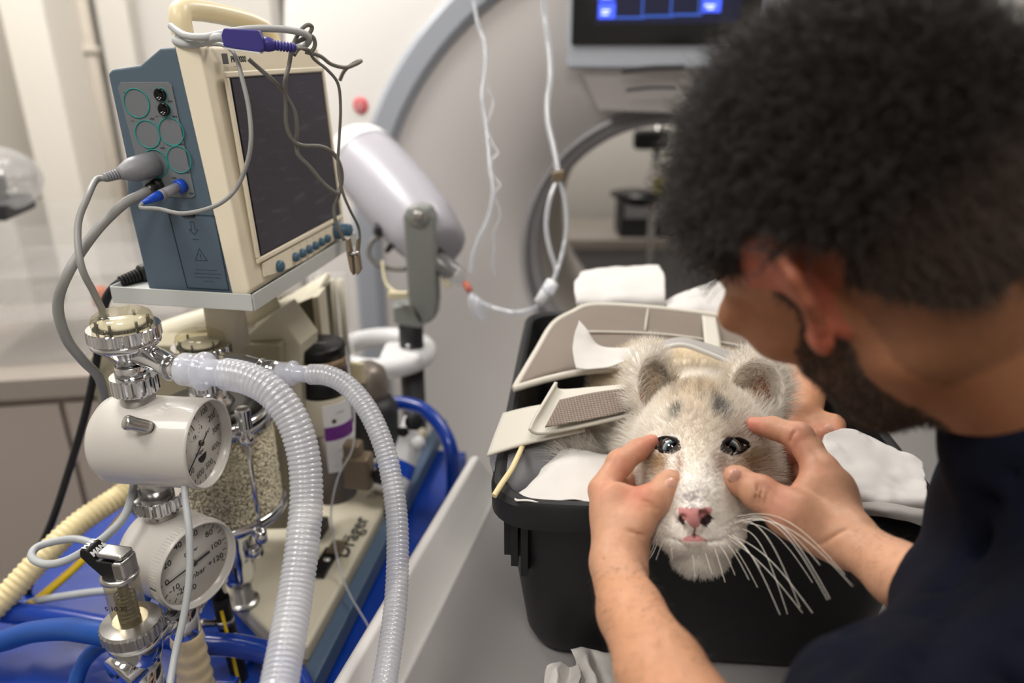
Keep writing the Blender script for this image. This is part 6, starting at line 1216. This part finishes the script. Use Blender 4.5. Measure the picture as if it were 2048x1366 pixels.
# whiskers
W_ = []; rng = np.random.default_rng(4)
def whisk(a, b, sag, n=9):
    p0 = gp_(a); p1 = gp_(b); return [p0 + (p1 - p0) * (k / (n - 1)) + np.array(CU) * sag * math.sin(math.pi * k / (n - 1)) * 0.9 for k in range(n)]
for a, b, s_ in (((1462, 1036, 0.628), (1690, 1150, 0.55), 0.022), ((1470, 1040, 0.63), (1660, 1197, 0.55), 0.028), ((1478, 1046, 0.632), (1625, 1165, 0.58), 0.016), ((1460, 1050, 0.625), (1655, 1200, 0.54), 0.030), ((1455, 1052, 0.625), (1600, 1215, 0.55), 0.030), ((1468, 1058, 0.63), (1575, 1228, 0.57), 0.024), ((1448, 1060, 0.622), (1560, 1230, 0.56), 0.014), ((1452, 1066, 0.625), (1625, 1226, 0.55), 0.012), ((1444, 1070, 0.622), (1605, 1226, 0.56), 0.008), ((1440, 1064, 0.62), (1520, 1135, 0.58), 0.006), ((1462, 1042, 0.628), (1705, 1172, 0.53), 0.020), ((1480, 1036, 0.632), (1560, 1062, 0.60), 0.006), ((1440, 1072, 0.622), (1498, 1160, 0.585), 0.004), ((1474, 1050, 0.63), (1640, 1130, 0.56), 0.018), ((1330, 1050, 0.63), (1300, 1110, 0.62), 0.002), ((1325, 1058, 0.632), (1305, 1090, 0.61), 0.004), ((1335, 1066, 0.628), (1312, 1120, 0.61), 0.002), ((1322, 1062, 0.634), (1290, 1125, 0.615), -0.006), ((1340, 1075, 0.628), (1345, 1120, 0.61), 0.002), ((1430, 1080, 0.62), (1470, 1150, 0.59), 0.004), ((1425, 1086, 0.62), (1450, 1165, 0.59), 0.002), ((1410, 1105, 0.62), (1425, 1150, 0.6), 0), ((1385, 1110, 0.62), (1390, 1155, 0.6), 0.002), ((1456, 1078, 0.628), (1515, 1175, 0.59), 0.003)):
    W_.append(whisk(a, b, s_))
strands('whiskers', np.array(W_), None, np.full(len(W_), 0.00034), 'whisker', cub, tip=0.35)
# ================================================================== the man holding the cub's face
attr_mat('skin', 0.48, sss=0.12, bs=700, bstr=0.28, bd=0.0005, spec=0.35, detail_var=0.16, vscale=160)
attr_mat('hair', 0.42); mat('nail', 'd3a08c', 0.28, coat=0.3)
parts_p = []; parts_q = []; off = 0
def take(cl):
    global off
    p, q = cl.mesh(); parts_p.append(p); parts_q.append(q + off); off += len(p); return p, q
# ---- left arm and hand
def bounds(lst, m):
    a = np.array([A(*q) for q in lst]); return a.min(0) - m, a.max(0) + m
LA = [(1170, 1000, 0.64), (1350, 960, 0.63), (1320, 1010, 0.76), (1330, 1366, 0.49), (1420, 1500, 0.40), (1225, 940, 0.70), (1180, 1130, 0.6)]
lo, hi = bounds(LA, 0.04); h1 = Clay(lo, hi, 0.0014)
h1.chain([A(1452, 1570, 0.40), A(1322, 1345, 0.492), A(1262, 1225, 0.55), A(1232, 1140, 0.598)], [0.036, 0.0290, 0.0235, 0.0205], 0.01)
h1.cone(A(1250, 1165, 0.60), A(1262, 1150, 0.605), 0.016, 0.014, 0.01)
W1 = (1232, 1120, 0.608)
for m, r0, r1 in (((1206, 982, 0.650), 0.0175, 0.0125), ((1222, 975, 0.675), 0.0165, 0.0125), ((1246, 990, 0.695), 0.016, 0.012), ((1268, 1030, 0.700), 0.016, 0.012)): h1.cone(A(*W1), A(*m), r0, r1, 0.010)
h1.ell(A(1246, 1085, 0.622), (0.018, 0.032, 0.017), CAX, 0.012); h1.cone(A(1240, 1125, 0.615), A(1278, 1060, 0.66), 0.018, 0.015, 0.012)
h1.chain([A(1204, 980, 0.650), A(1240, 926, 0.664), A(1276, 900, 0.676), A(1303, 884, 0.684)], [0.0120, 0.0112, 0.0098, 0.0072], 0.004)
h1.ell(A(1240, 926, 0.664), (0.0118, 0.0118, 0.0118), CAX, 0.004)
h1.chain([A(1224, 976, 0.678), A(1258, 962, 0.708), A(1285, 976, 0.728), A(1305, 990, 0.735)], [0.0118, 0.0108, 0.0095, 0.0080], 0.003)
h1.chain([A(1246, 994, 0.698), A(1275, 1002, 0.728), A(1300, 1016, 0.742), A(1316, 1024, 0.744)], [0.0115, 0.0105, 0.0095, 0.0075], 0.003)
h1.chain([A(1266, 1032, 0.702), A(1288, 1046, 0.725), A(1308, 1056, 0.735)], [0.0110, 0.0095, 0.0075], 0.003)
h1.chain([A(1240, 1098, 0.612), A(1268, 1050, 0.617), A(1303, 1003, 0.624), A(1341, 966, 0.634)], [0.0185, 0.0155, 0.0132, 0.0112], 0.006)
h1.ell(A(1303, 1003, 0.624), (0.0140, 0.0135, 0.0125), CAX, 0.004); h1.ell(A(1337, 972, 0.634), (0.0128, 0.0128, 0.0105), (CR * 0.72 + CU * 0.69, CU * 0.72 - CR * 0.69, CF), 0.004)
h1.ell(A(1236, 1020, 0.632), (0.020, 0.024, 0.010), CAX, 0.012)
for a, b in (((1290, 1012), (1314, 1018)), ((1286, 1002), (1308, 1010)), ((1250, 1060), (1290, 1072)), ((1200, 1120), (1280, 1128))):
    da, db = surf(h1, *a) or 0.62, surf(h1, *b) or 0.62; h1.cone(A(a[0], a[1], da - 0.0006), A(b[0], b[1], db - 0.0006), 0.0006, 0.0006, 0.003, 'sub')
take(h1)
# ---- right arm and hand
RA_ = [(1900, 1210, 0.48), (1640, 900, 0.62), (1470, 950, 0.62), (1500, 850, 0.69), (1570, 980, 0.72), (1700, 1100, 0.57), (1680, 950, 0.66)]
lo, hi = bounds(RA_, 0.04); h2 = Clay(lo, hi, 0.0014)
h2.chain([A(1960, 1235, 0.47), A(1800, 1150, 0.545), A(1712, 1088, 0.585)], [0.0285, 0.0225, 0.0195], 0.01)
W2 = (1702, 1078, 0.592)
for m, r0, r1 in (((1640, 945, 0.632), 0.0170, 0.0130), ((1656, 958, 0.652), 0.0165, 0.0128), ((1655, 990, 0.668), 0.0160, 0.0122), ((1640, 1025, 0.672), 0.015, 0.0115)): h2.cone(A(*W2), A(*m), r0, r1, 0.010)
h2.ell(A(1645, 1010, 0.622), (0.026, 0.034, 0.015), (CR * 0.8 - CU * 0.6, CU * 0.8 + CR * 0.6, CF), 0.012)
h2.chain([A(1642, 942, 0.632), A(1598, 874, 0.654), A(1546, 856, 0.674), A(1506, 850, 0.688)], [0.0132, 0.0122, 0.0102, 0.0076], 0.004)
h2.ell(A(1642, 940, 0.632), (0.0140, 0.0140, 0.0130), CAX, 0.006); h2.ell(A(1597, 874, 0.654), (0.0126, 0.0126, 0.0126), CAX, 0.004)
h2.chain([A(1655, 958, 0.654), A(1620, 896, 0.680), A(1580, 905, 0.700), A(1560, 935, 0.708)], [0.0128, 0.0115, 0.0100, 0.0080], 0.003)
h2.chain([A(1652, 990, 0.670), A(1610, 940, 0.695), A(1580, 955, 0.708), A(1562, 975, 0.712)], [0.0122, 0.0108, 0.0095, 0.0078], 0.003)
h2.chain([A(1640, 1022, 0.674), A(1608, 990, 0.700), A(1585, 1000, 0.710)], [0.0112, 0.0095, 0.0075], 0.003)
h2.chain([A(1650, 1062, 0.604), A(1586, 1024, 0.606), A(1520, 986, 0.618), A(1469, 958, 0.632)], [0.0195, 0.0170, 0.0138, 0.0112], 0.006)
h2.ell(A(1520, 986, 0.618), (0.0146, 0.0140, 0.0130), CAX, 0.004); h2.ell(A(1478, 962, 0.630), (0.0130, 0.0125, 0.0105), (CR * 0.87 - CU * 0.5, CU * 0.87 + CR * 0.5, CF), 0.004)
h2.cone(A(1600, 1005, 0.622), A(1640, 960, 0.632), 0.012, 0.012, 0.012); h2.cone(A(1575, 1030, 0.612), A(1690, 1085, 0.598), 0.017, 0.019, 0.012)
for a, b in (((1518, 966), (1510, 1006)), ((1526, 970), (1519, 1008)), ((1536, 978), (1530, 1008)), ((1590, 862), (1580, 884)), ((1640, 1090), (1690, 1060))):
    da, db = surf(h2, *a) or 0.62, surf(h2, *b) or 0.62; h2.cone(A(a[0], a[1], da - 0.0006), A(b[0], b[1], db - 0.0006), 0.0006, 0.0006, 0.003, 'sub')
take(h2)
# ---- head, neck, trunk
HU = unit(np.array(CR) * -0.64 + np.array(CU) * 0.768); HF = unit(np.array(CR) * -0.28 - np.array(CU) * 0.236 + np.array(CF) * 0.93); HF = unit(HF - HU * (HF @ HU)); HL = np.cross(HU, HF)
if HL @ np.array(CF) > 0: HL = -HL
HC = A(1745, 462, 0.445)
def hp_(u_, f_, l_): return HC + HU * u_ + HF * f_ + HL * l_
HAX = (HL, HF, HU)
hd = Clay(HC - 0.30, HC + np.array([0.34, 0.22, 0.22]), 0.003)
hd.ell(hp_(0.035, -0.012, 0), (0.076, 0.097, 0.090), HAX, 0.02); hd.ell(hp_(0.03, 0.045, 0), (0.066, 0.045, 0.065), HAX, 0.02)
hd.ell(hp_(-0.045, 0.045, 0), (0.058, 0.050, 0.065), HAX, 0.02); hd.ell(hp_(-0.100, 0.070, 0), (0.034, 0.030, 0.026), HAX, 0.02)
hd.cone(hp_(-0.055, -0.005, 0.046), hp_(-0.095, 0.060, 0.022), 0.024, 0.022, 0.02); hd.cone(hp_(-0.055, -0.005, -0.046), hp_(-0.095, 0.060, -0.022), 0.024, 0.022, 0.02)
hd.ell(hp_(0.005, 0.078, 0.050), (0.020, 0.016, 0.014), HAX, 0.012); hd.ell(hp_(-0.02, 0.062, 0.050), (0.020, 0.022, 0.020), HAX, 0.015)      # brow, cheekbone
hd.cone(hp_(0.012, 0.092, 0), hp_(-0.036, 0.112, 0), 0.009, 0.014, 0.012); hd.ell(hp_(-0.070, 0.092, 0), (0.026, 0.014, 0.014), HAX, 0.01)     # nose, mouth
hd.ell(hp_(0.0, 0.086, 0.032), (0.014, 0.010, 0.010), HAX, 0.01, 'sub'); hd.ell(hp_(0.0, 0.086, -0.032), (0.014, 0.010, 0.010), HAX, 0.01, 'sub')
hd.cone(hp_(-0.072, 0.098, -0.022), hp_(-0.072, 0.098, 0.022), 0.003, 0.003, 0.004, 'sub')
NB = A(2120, 880, 0.46)
hd.cone(hp_(-0.030, -0.030, 0), NB, 0.057, 0.046, 0.03); hd.cone(NB, A(2250, 1080, 0.50), 0.046, 0.05, 0.02)
# ear
EC = hp_(0.006, -0.004, 0.080); out_ = unit(HL * 0.80 - HF * 0.45)
eu = unit(HU * 0.97 - HF * 0.22); ef = unit(HF - eu * (HF @ eu)); el_ = np.cross(eu, ef); 
eo = unit(ef * -0.85 + HL * 0.55)                                    # the flap sweeps back and out
def ep(a, b, o=0.0): return EC + eu * a + eo * b + unit(np.cross(eu, eo)) * o
hd.cone(hp_(0.012, -0.004, 0.070), hp_(-0.024, -0.004, 0.066), 0.010, 0.008, 0.008)
rim = [(0.010, 0.000), (0.024, 0.004), (0.033, 0.012), (0.032, 0.022), (0.020, 0.028), (0.004, 0.026), (-0.012, 0.018), (-0.026, 0.010), (-0.033, 0.004), (-0.026, -0.002)]
for i in range(len(rim) - 1): hd.cone(ep(*rim[i]), ep(*rim[i + 1]), 0.0042, 0.0042, 0.003)
hd.ell(ep(0.004, 0.013, 0.002), (0.027, 0.013, 0.0042), (eu, eo, unit(np.cross(eu, eo))), 0.004); hd.ell(ep(-0.026, 0.005), (0.008, 0.008, 0.006), (eu, eo, unit(np.cross(eu, eo))), 0.006)
take(hd)
# ---- trunk and upper arms under the shirt (simple, clothed)
tk = Clay((0.02, -0.10, 0.80), (0.92, 0.72, 1.50), 0.007)
SH_R = A(2115, 1010, 0.60); SH_L = A(2330, 1480, 0.36); EL_R = A(1985, 1255, 0.50); EL_L = A(1620, 1790, 0.34)
HIP = np.array([0.76, 0.20, 0.95]); tk.cone(A(2270, 1095, 0.50), HIP, 0.08, 0.11, 0.03); tk.cone(SH_R, A(2260, 1100, 0.50), 0.042, 0.06, 0.02); tk.cone(SH_L, A(2260, 1120, 0.50), 0.045, 0.06, 0.02)
tk.cone(SH_R, EL_R, 0.038, 0.034, 0.02); tk.cone(EL_R, A(1900, 1205, 0.505), 0.034, 0.0285, 0.01)
tk.cone(SH_L, EL_L, 0.048, 0.040, 0.02); tk.cone(EL_L, A(1452, 1570, 0.40), 0.040, 0.036, 0.01)
take(tk)
PP = np.concatenate(parts_p); QQ = np.concatenate(parts_q); u, v, d = pix(PP); n = len(PP)
sk = np.tile(lin('c39376'), (n, 1))
def lay(m, h, s_=1.0):
    global sk
    m = np.clip(m * s_, 0, 1)[:, None]; sk = sk * (1 - m) + lin(h) * m
hand = (d > 0.585) & (u < 1720) & (v > 800)
for cx, cy, r, hcol, s_ in ((1303, 884, 26, 'cc7a68', 0.7), (1240, 926, 26, 'c87f68', 0.5), (1275, 900, 20, 'd08a74', 0.3), (1341, 966, 22, 'd09a80', 0.4), (1203, 975, 26, 'cc8a70', 0.5), (1303, 1003, 22, 'c28a62', 0.4), (1505, 850, 30, 'cf7c6c', 0.7), (1597, 872, 28, 'cc8470', 0.5), (1645, 938, 26, 'd09078', 0.4), (1470, 955, 26, 'cc8a6e', 0.5), (1560, 930, 45, 'b8604e', 0.6), (1275, 985, 34, 'b8604e', 0.6), (1560, 1010, 40, 'd08a76', 0.5)): lay(blob(u, v, cx, cy, r, r) * hand, hcol, s_)
lay(((v > 1150) & (u < 1500)) * 1.0, 'c48d68', 0.5)
face = np.linalg.norm(PP - HC, axis=1) < 0.30; loc = PP - HC; lu, lf, ll = loc @ HU, loc @ HF, loc @ HL
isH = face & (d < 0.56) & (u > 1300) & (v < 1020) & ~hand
lay(isH * 1.0, '9a6646', 0.9)  # head and neck skin darkened to stand in for dim light
hairm = isH & (np.linalg.norm(np.stack([lu - 0.035, (lf + 0.012), ll * 1.1], 1), axis=1) < 0.2) & (lu > np.interp(lf, [-0.12, -0.06, -0.01, 0.03, 0.06, 0.1], [-0.055, -0.045, 0.028, 0.030, 0.062, 0.08]))
earm = isH & (np.linalg.norm(PP - EC, axis=1) < 0.042) & (ll > 0.070); hairm &= ~earm
lay(hairm * 1.0, '1a1311', 1.0)
lay(earm * 1.0, 'b8604a', 0.75)
beardm = isH & ~hairm & ~earm & (((lu < np.interp(lf, [0.0, 0.03, 0.06, 0.1, 0.13], [0.02, -0.015, -0.045, -0.055, -0.055])) & (lf > 0.002 - 0.25 * (lu + 0.05)) & (lf < 0.13) & (lu > -0.125)) | ((lf > -0.002) & (lf < 0.020) & (lu < 0.035) & (lu > -0.03)))
lay(beardm * 1.0, '4a3426', 0.85)
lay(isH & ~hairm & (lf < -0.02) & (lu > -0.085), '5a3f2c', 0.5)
man, PP = mesh_np('person', PP, QQ, 'skin', None, sk, relax=1)
props(man, 'bearded man in a navy shirt leaning over and cupping the cub\'s face', 'person')
NR = normals(PP, QQ)
def hairs(name, m, nS, Lr, rad_, seed, wav, base_dir, colr, curl=0.0, lift=0.5):
    rng = np.random.default_rng(seed); P, Nn, ti, b = scatter(PP, QQ, NR, m.astype(float), nS, rng); Nn = unit(Nn); L = rng.uniform(*Lr, nS)
    cd = base_dir(P); cd = cd - (cd * Nn).sum(1, keepdims=True) * Nn; cd = unit(cd + 0.5 * rng.normal(size=(nS, 3))); K = 8 if curl else 4; cur = P.copy(); dr = unit(Nn * lift + cd * (1 - lift)); pts = []
    ph = rng.uniform(0, 6.28, nS); s1 = unit(np.cross(Nn, cd))
    for k in range(K):
        pts.append(cur + (s1 * np.sin(ph + k * 1.25)[:, None] + Nn * np.cos(ph + k * 1.25)[:, None]) * curl * (k / K) if curl else cur.copy()); cur = cur + dr * (L / (K - 1))[:, None]; dr = unit(dr + wav * rng.normal(size=(nS, 3)) + 0.15 * cd)
    return strands(name, np.stack(pts, 1), np.tile(lin(colr), (nS, 1)) * rng.uniform(0.5, 1.6, (nS, 1)), np.full(nS, rad_), 'hair', man)
top = np.clip((lu + 0.02) / 0.08, 0.15, 1)
hairs('hair', hairm & (lu > 0.02), 15000, (0.018, 0.036), 0.00042, 11, 0.25, lambda P: HF[None] * 0.6 + HU[None] * 0.3 + 0 * P, '1f1712', 0.0035, 0.55)
hairs('short_hair', hairm & (lu <= 0.045), 9000, (0.006, 0.014), 0.00032, 12, 0.2, lambda P: -HU[None] + 0 * P, '3a2a20', 0.0, 0.35)
hairs('beard', beardm, 7000, (0.004, 0.008), 0.00026, 13, 0.25, lambda P: -HU[None] + 0.4 * HF[None] + 0 * P, '3a291e', 0.0, 0.45)
armm = ((v > 1130) & (u < 1450) & (d < 0.62)) | ((u > 1700) & (u < 1860) & (v > 1050) & (v < 1220) & (d > 0.5))
hairs('arm_hair', armm, 1500, (0.005, 0.011), 0.00009, 14, 0.15, lambda P: -np.array(CU)[None] + 0.4 * np.array(CR)[None] + 0 * P, '3a2a20', 0.0, 0.30)
# nails
def nail(px, py, cl_, dirv, wd, ln):
    ds = surf(cl_, px, py); c = at(px, py, ds); up_ = Vector(dirv).normalized(); gr = []
    # outward normal from neighbouring surface points
    p1 = at(px + 6, py, surf(cl_, px + 6, py) or ds); p2 = at(px, py + 6, surf(cl_, px, py + 6) or ds); nn = (p1 - c).cross(p2 - c).normalized(); nn = nn if nn.dot(CAM - c) > 0 else -nn
    y = (up_ - nn * up_.dot(nn)).normalized(); x = y.cross(nn); mb = MB(); nU, nV = 9, 9; vs = []
    for j in range(nV):
        for i in range(nU):
            a = (i / (nU - 1) - 0.5) * 2; b = (j / (nV - 1) - 0.5) * 2; sq = math.sqrt(max(0, 1 - 0.5 * b * b)) if True else 1; sx_ = a * math.sqrt(1 - 0.42 * b ** 4); sy_ = b * math.sqrt(1 - 0.3 * a ** 4)
            vs.append(c + x * (sx_ * wd) + y * (sy_ * ln) + nn * (0.0007 - 0.0036 * a * a - 0.0014 * b * b))
    mb.add(vs, [(j * nU + i, j * nU + i + 1, (j + 1) * nU + i + 1, (j + 1) * nU + i) for j in range(nV - 1) for i in range(nU - 1)], True)
    mb.build('fingernail', 'nail', man, solid=0.0006)
nail(1339, 962, h1, at(1350, 952, 0.63) - at(1325, 980, 0.63), 0.0058, 0.0068)
nail(1474, 955, h2, at(1462, 948, 0.63) - at(1495, 966, 0.63), 0.0064, 0.0068)
# ---- shirt
sh = Clay((0.02, -0.12, 0.76), (0.96, 0.74, 1.55), 0.006)
sh.cone(A(2270, 1095, 0.50), HIP, 0.122, 0.155, 0.03); sh.cone(A(2158, 892, 0.45), A(2255, 1080, 0.50), 0.076, 0.11, 0.02)
sh.cone(SH_R, A(2260, 1100, 0.50), 0.058, 0.095, 0.02); sh.cone(SH_L, A(2230, 1150, 0.48), 0.080, 0.10, 0.03)
sh.cone(SH_R, EL_R, 0.056, 0.050, 0.02); sh.cone(EL_R, A(1890, 1192, 0.51), 0.046, 0.0325, 0.015); sh.cone(EL_R, A(2200, 1500, 0.44), 0.05, 0.10, 0.03)
sh.cone(SH_L, A(1850, 1560, 0.35), 0.08, 0.060, 0.03); sh.cone(A(1850, 1560, 0.35), A(1745, 1445, 0.40), 0.050, 0.038, 0.03); sh.cone(A(1745, 1440, 0.40), A(1950, 1340, 0.45), 0.038, 0.055, 0.03)
rg = random.Random(8)
for k in range(26):
    p = A(rg.uniform(1650, 2048), rg.uniform(900, 1400), 0.47); q = unit(np.array([rg.uniform(-1, 1), rg.uniform(-0.4, 0.4), rg.uniform(-1, 1)])); ds = surf(sh, 1650 + k * 16, 1366 - (k * 37) % 420, 0.25, 0.8)
    if ds: c = A(1650 + k * 16, 1366 - (k * 37) % 420, ds + 0.001); sh.cone(c - q * 0.02, c + q * 0.02, 0.003, 0.003, 0.012, 'sub')
sp, sq = sh.mesh(); so, sp = mesh_np('shirt', sp, sq, 'shirt', man, None, relax=2)
lg = Clay((0.52, -0.10, 0.06), (1.02, 0.46, 1.12), 0.010)
lg.ell(HIP + np.array([0, 0, -0.02]), (0.175, 0.145, 0.13), None, 0.03)
for sy_ in (-0.09, 0.10): lg.chain([HIP + np.array([0.0, sy_, -0.06]), np.array([0.75, 0.20 + sy_, 0.50]), np.array([0.77, 0.20 + sy_, 0.11])], [0.095, 0.070, 0.055], 0.02)
lp, lq = lg.mesh(); mesh_np('trousers', lp, lq, 'shirt', man, None, relax=1)
for sy_ in (-0.09, 0.10):
    sc_ = Clay((0.58, 0.10 + sy_, -0.01), (0.86, 0.30 + sy_, 0.14), 0.006); sc_.ell(np.array([0.70, 0.20 + sy_, 0.038]), (0.11, 0.046, 0.038), None, 0.01); sc_.ell(np.array([0.77, 0.20 + sy_, 0.06]), (0.055, 0.05, 0.058), None, 0.02); lp, lq = sc_.mesh(); mesh_np('shoe', lp, lq, 'black_rubber', man, None, relax=1)
# ================================================================== second person's hand behind the cub
hb = Clay(A(1620, 850, 0.84) - np.array([0.12, 0.12, 0.12]), np.array([0.66, 1.22, 1.34]), 0.0025)
hb.chain([np.array([0.60, 1.16, 1.27]), A(1680, 640, 1.05), A(1605, 770, 0.92), A(1600, 830, 0.86)], [0.040, 0.036, 0.029, 0.024], 0.01)
for a, b, c_ in (((1615, 855, 0.84), (1640, 875, 0.82), (1640, 905, 0.81)), ((1640, 845, 0.845), (1668, 850, 0.835), (1672, 868, 0.82)), ((1600, 870, 0.84), (1612, 900, 0.825), (1606, 925, 0.815)), ((1628, 850, 0.842), (1655, 866, 0.828), (1654, 892, 0.815))): hb.chain([A(1604, 838, 0.855), A(*a), A(*b), A(*c_)], [0.018, 0.0125, 0.0115, 0.0090], 0.006)
hb.chain([A(1598, 835, 0.86), A(1578, 870, 0.84), A(1575, 900, 0.825)], [0.018, 0.013, 0.010], 0.006)
bp_, bq_ = hb.mesh()
# the rest of that person, standing at the far side of the table beyond the frame
HB = np.array([1.10, 1.20, 0.0]); hw = Clay((0.5, 0.85, 0.85), (1.45, 1.55, 1.85), 0.008); z3 = lambda x, y, z: np.array([x, y, z])
hw.cone(z3(0.60, 1.16, 1.27), z3(0.93, 1.03, 1.40), 0.040, 0.040, 0.01); hw.cone(HB + z3(0, 0, 1.05), HB + z3(-0.03, 0, 1.35), 0.12, 0.13, 0.04); hw.cone(HB + z3(-0.04, 0, 1.38), HB + z3(-0.09, 0, 1.52), 0.055, 0.05, 0.03)
hw.ell(HB + z3(-0.12, 0, 1.63), (0.092, 0.074, 0.108), None, 0.02); hw.ell(HB + z3(-0.17, 0, 1.565), (0.04, 0.045, 0.04), None, 0.02); hw.cone(HB + z3(-0.208, 0, 1.635), HB + z3(-0.228, 0, 1.60), 0.009, 0.014, 0.012)
for e_ in (-1, 1): hw.ell(HB + z3(-0.10, 0.076 * e_, 1.61), (0.018, 0.010, 0.030), None, 0.006); hw.ell(HB + z3(-0.203, 0.030 * e_, 1.64), (0.012, 0.014, 0.010), None, 0.008, 'sub')
hw.chain([HB + z3(-0.02, 0.19, 1.38), HB + z3(0.02, 0.24, 1.12), HB + z3(-0.06, 0.22, 0.90)], [0.048, 0.042, 0.030], 0.02)
w1, w2 = hw.mesh(); bq_ = np.concatenate([bq_, w2 + len(bp_)]); bp_ = np.concatenate([bp_, w1])
uu, vv, dd = pix(bp_); skb = np.tile(lin('c08a6a'), (len(bp_), 1)); m_ = (np.clip((vv - 830) / 50, 0, 1) * (dd < 0.95))[:, None] * 0.55; skb = skb * (1 - m_) + lin('b8685a') * m_
helper, _ = mesh_np('person', bp_, bq_, 'skin', None, skb, relax=1)
props(helper, 'second person whose bare forearm steadies the cub behind its ear', 'person')
sr_ = Clay((0.60, 0.80, 0.80), (1.45, 1.58, 1.52), 0.009); sr_.cone(HB + z3(0, 0, 0.98), HB + z3(-0.03, 0, 1.33), 0.155, 0.16, 0.05); sr_.cone(HB + z3(-0.03, -0.14, 1.37), HB + z3(-0.03, 0.15, 1.37), 0.078, 0.078, 0.05); sr_.cone(HB + z3(-0.12, -0.15, 1.385), z3(0.80, 1.08, 1.345), 0.078, 0.062, 0.03); sr_.cone(HB + z3(-0.02, 0.19, 1.38), HB + z3(0.01, 0.225, 1.20), 0.074, 0.064, 0.03)
w1, w2 = sr_.mesh(); mesh_np('scrub_top', w1, w2, 'shirt', helper, None, relax=1)
sr_ = Clay((0.85, 0.92, 0.05), (1.36, 1.48, 1.08), 0.012); sr_.ell(HB + z3(0, 0, 0.94), (0.16, 0.17, 0.12), None, 0.03)
for e_ in (-0.10, 0.10): sr_.chain([HB + z3(0, e_, 0.90), HB + z3(0, e_, 0.50), HB + z3(0.02, e_, 0.10)], [0.095, 0.070, 0.058], 0.02)
w1, w2 = sr_.mesh(); mesh_np('trousers', w1, w2, 'shirt', helper, None, relax=1)
sr_ = Clay((0.85, 1.08, 1.52), (1.16, 1.32, 1.82), 0.006); sr_.ell(HB + z3(-0.105, 0, 1.655), (0.100, 0.084, 0.108), None, 0.01); sr_.ell(HB + z3(-0.20, 0, 1.605), (0.085, 0.08, 0.085), None, 0.01, 'sub')
w1, w2 = sr_.mesh(); mat('hair_plain', '2a1e17', 0.6, bs=120, bstr=0.6, bd=0.004); mesh_np('hair', w1, w2, 'hair_plain', helper, None, relax=1)
for e_ in (-0.10, 0.10):
    sr_ = Clay((0.90, 1.10 + e_, -0.01), (1.24, 1.30 + e_, 0.14), 0.007); sr_.ell(HB + z3(-0.04, e_, 0.038), (0.12, 0.046, 0.038), None, 0.01); sr_.ell(HB + z3(0.03, e_, 0.06), (0.055, 0.05, 0.058), None, 0.02); w1, w2 = sr_.mesh(); mesh_np('shoe', w1, w2, 'black_rubber', helper, None, relax=1)
man_save = man; man = helper; nail(1660, 858, hb, at(1672, 868, 0.82) - at(1655, 848, 0.82), 0.006, 0.006); man = man_save
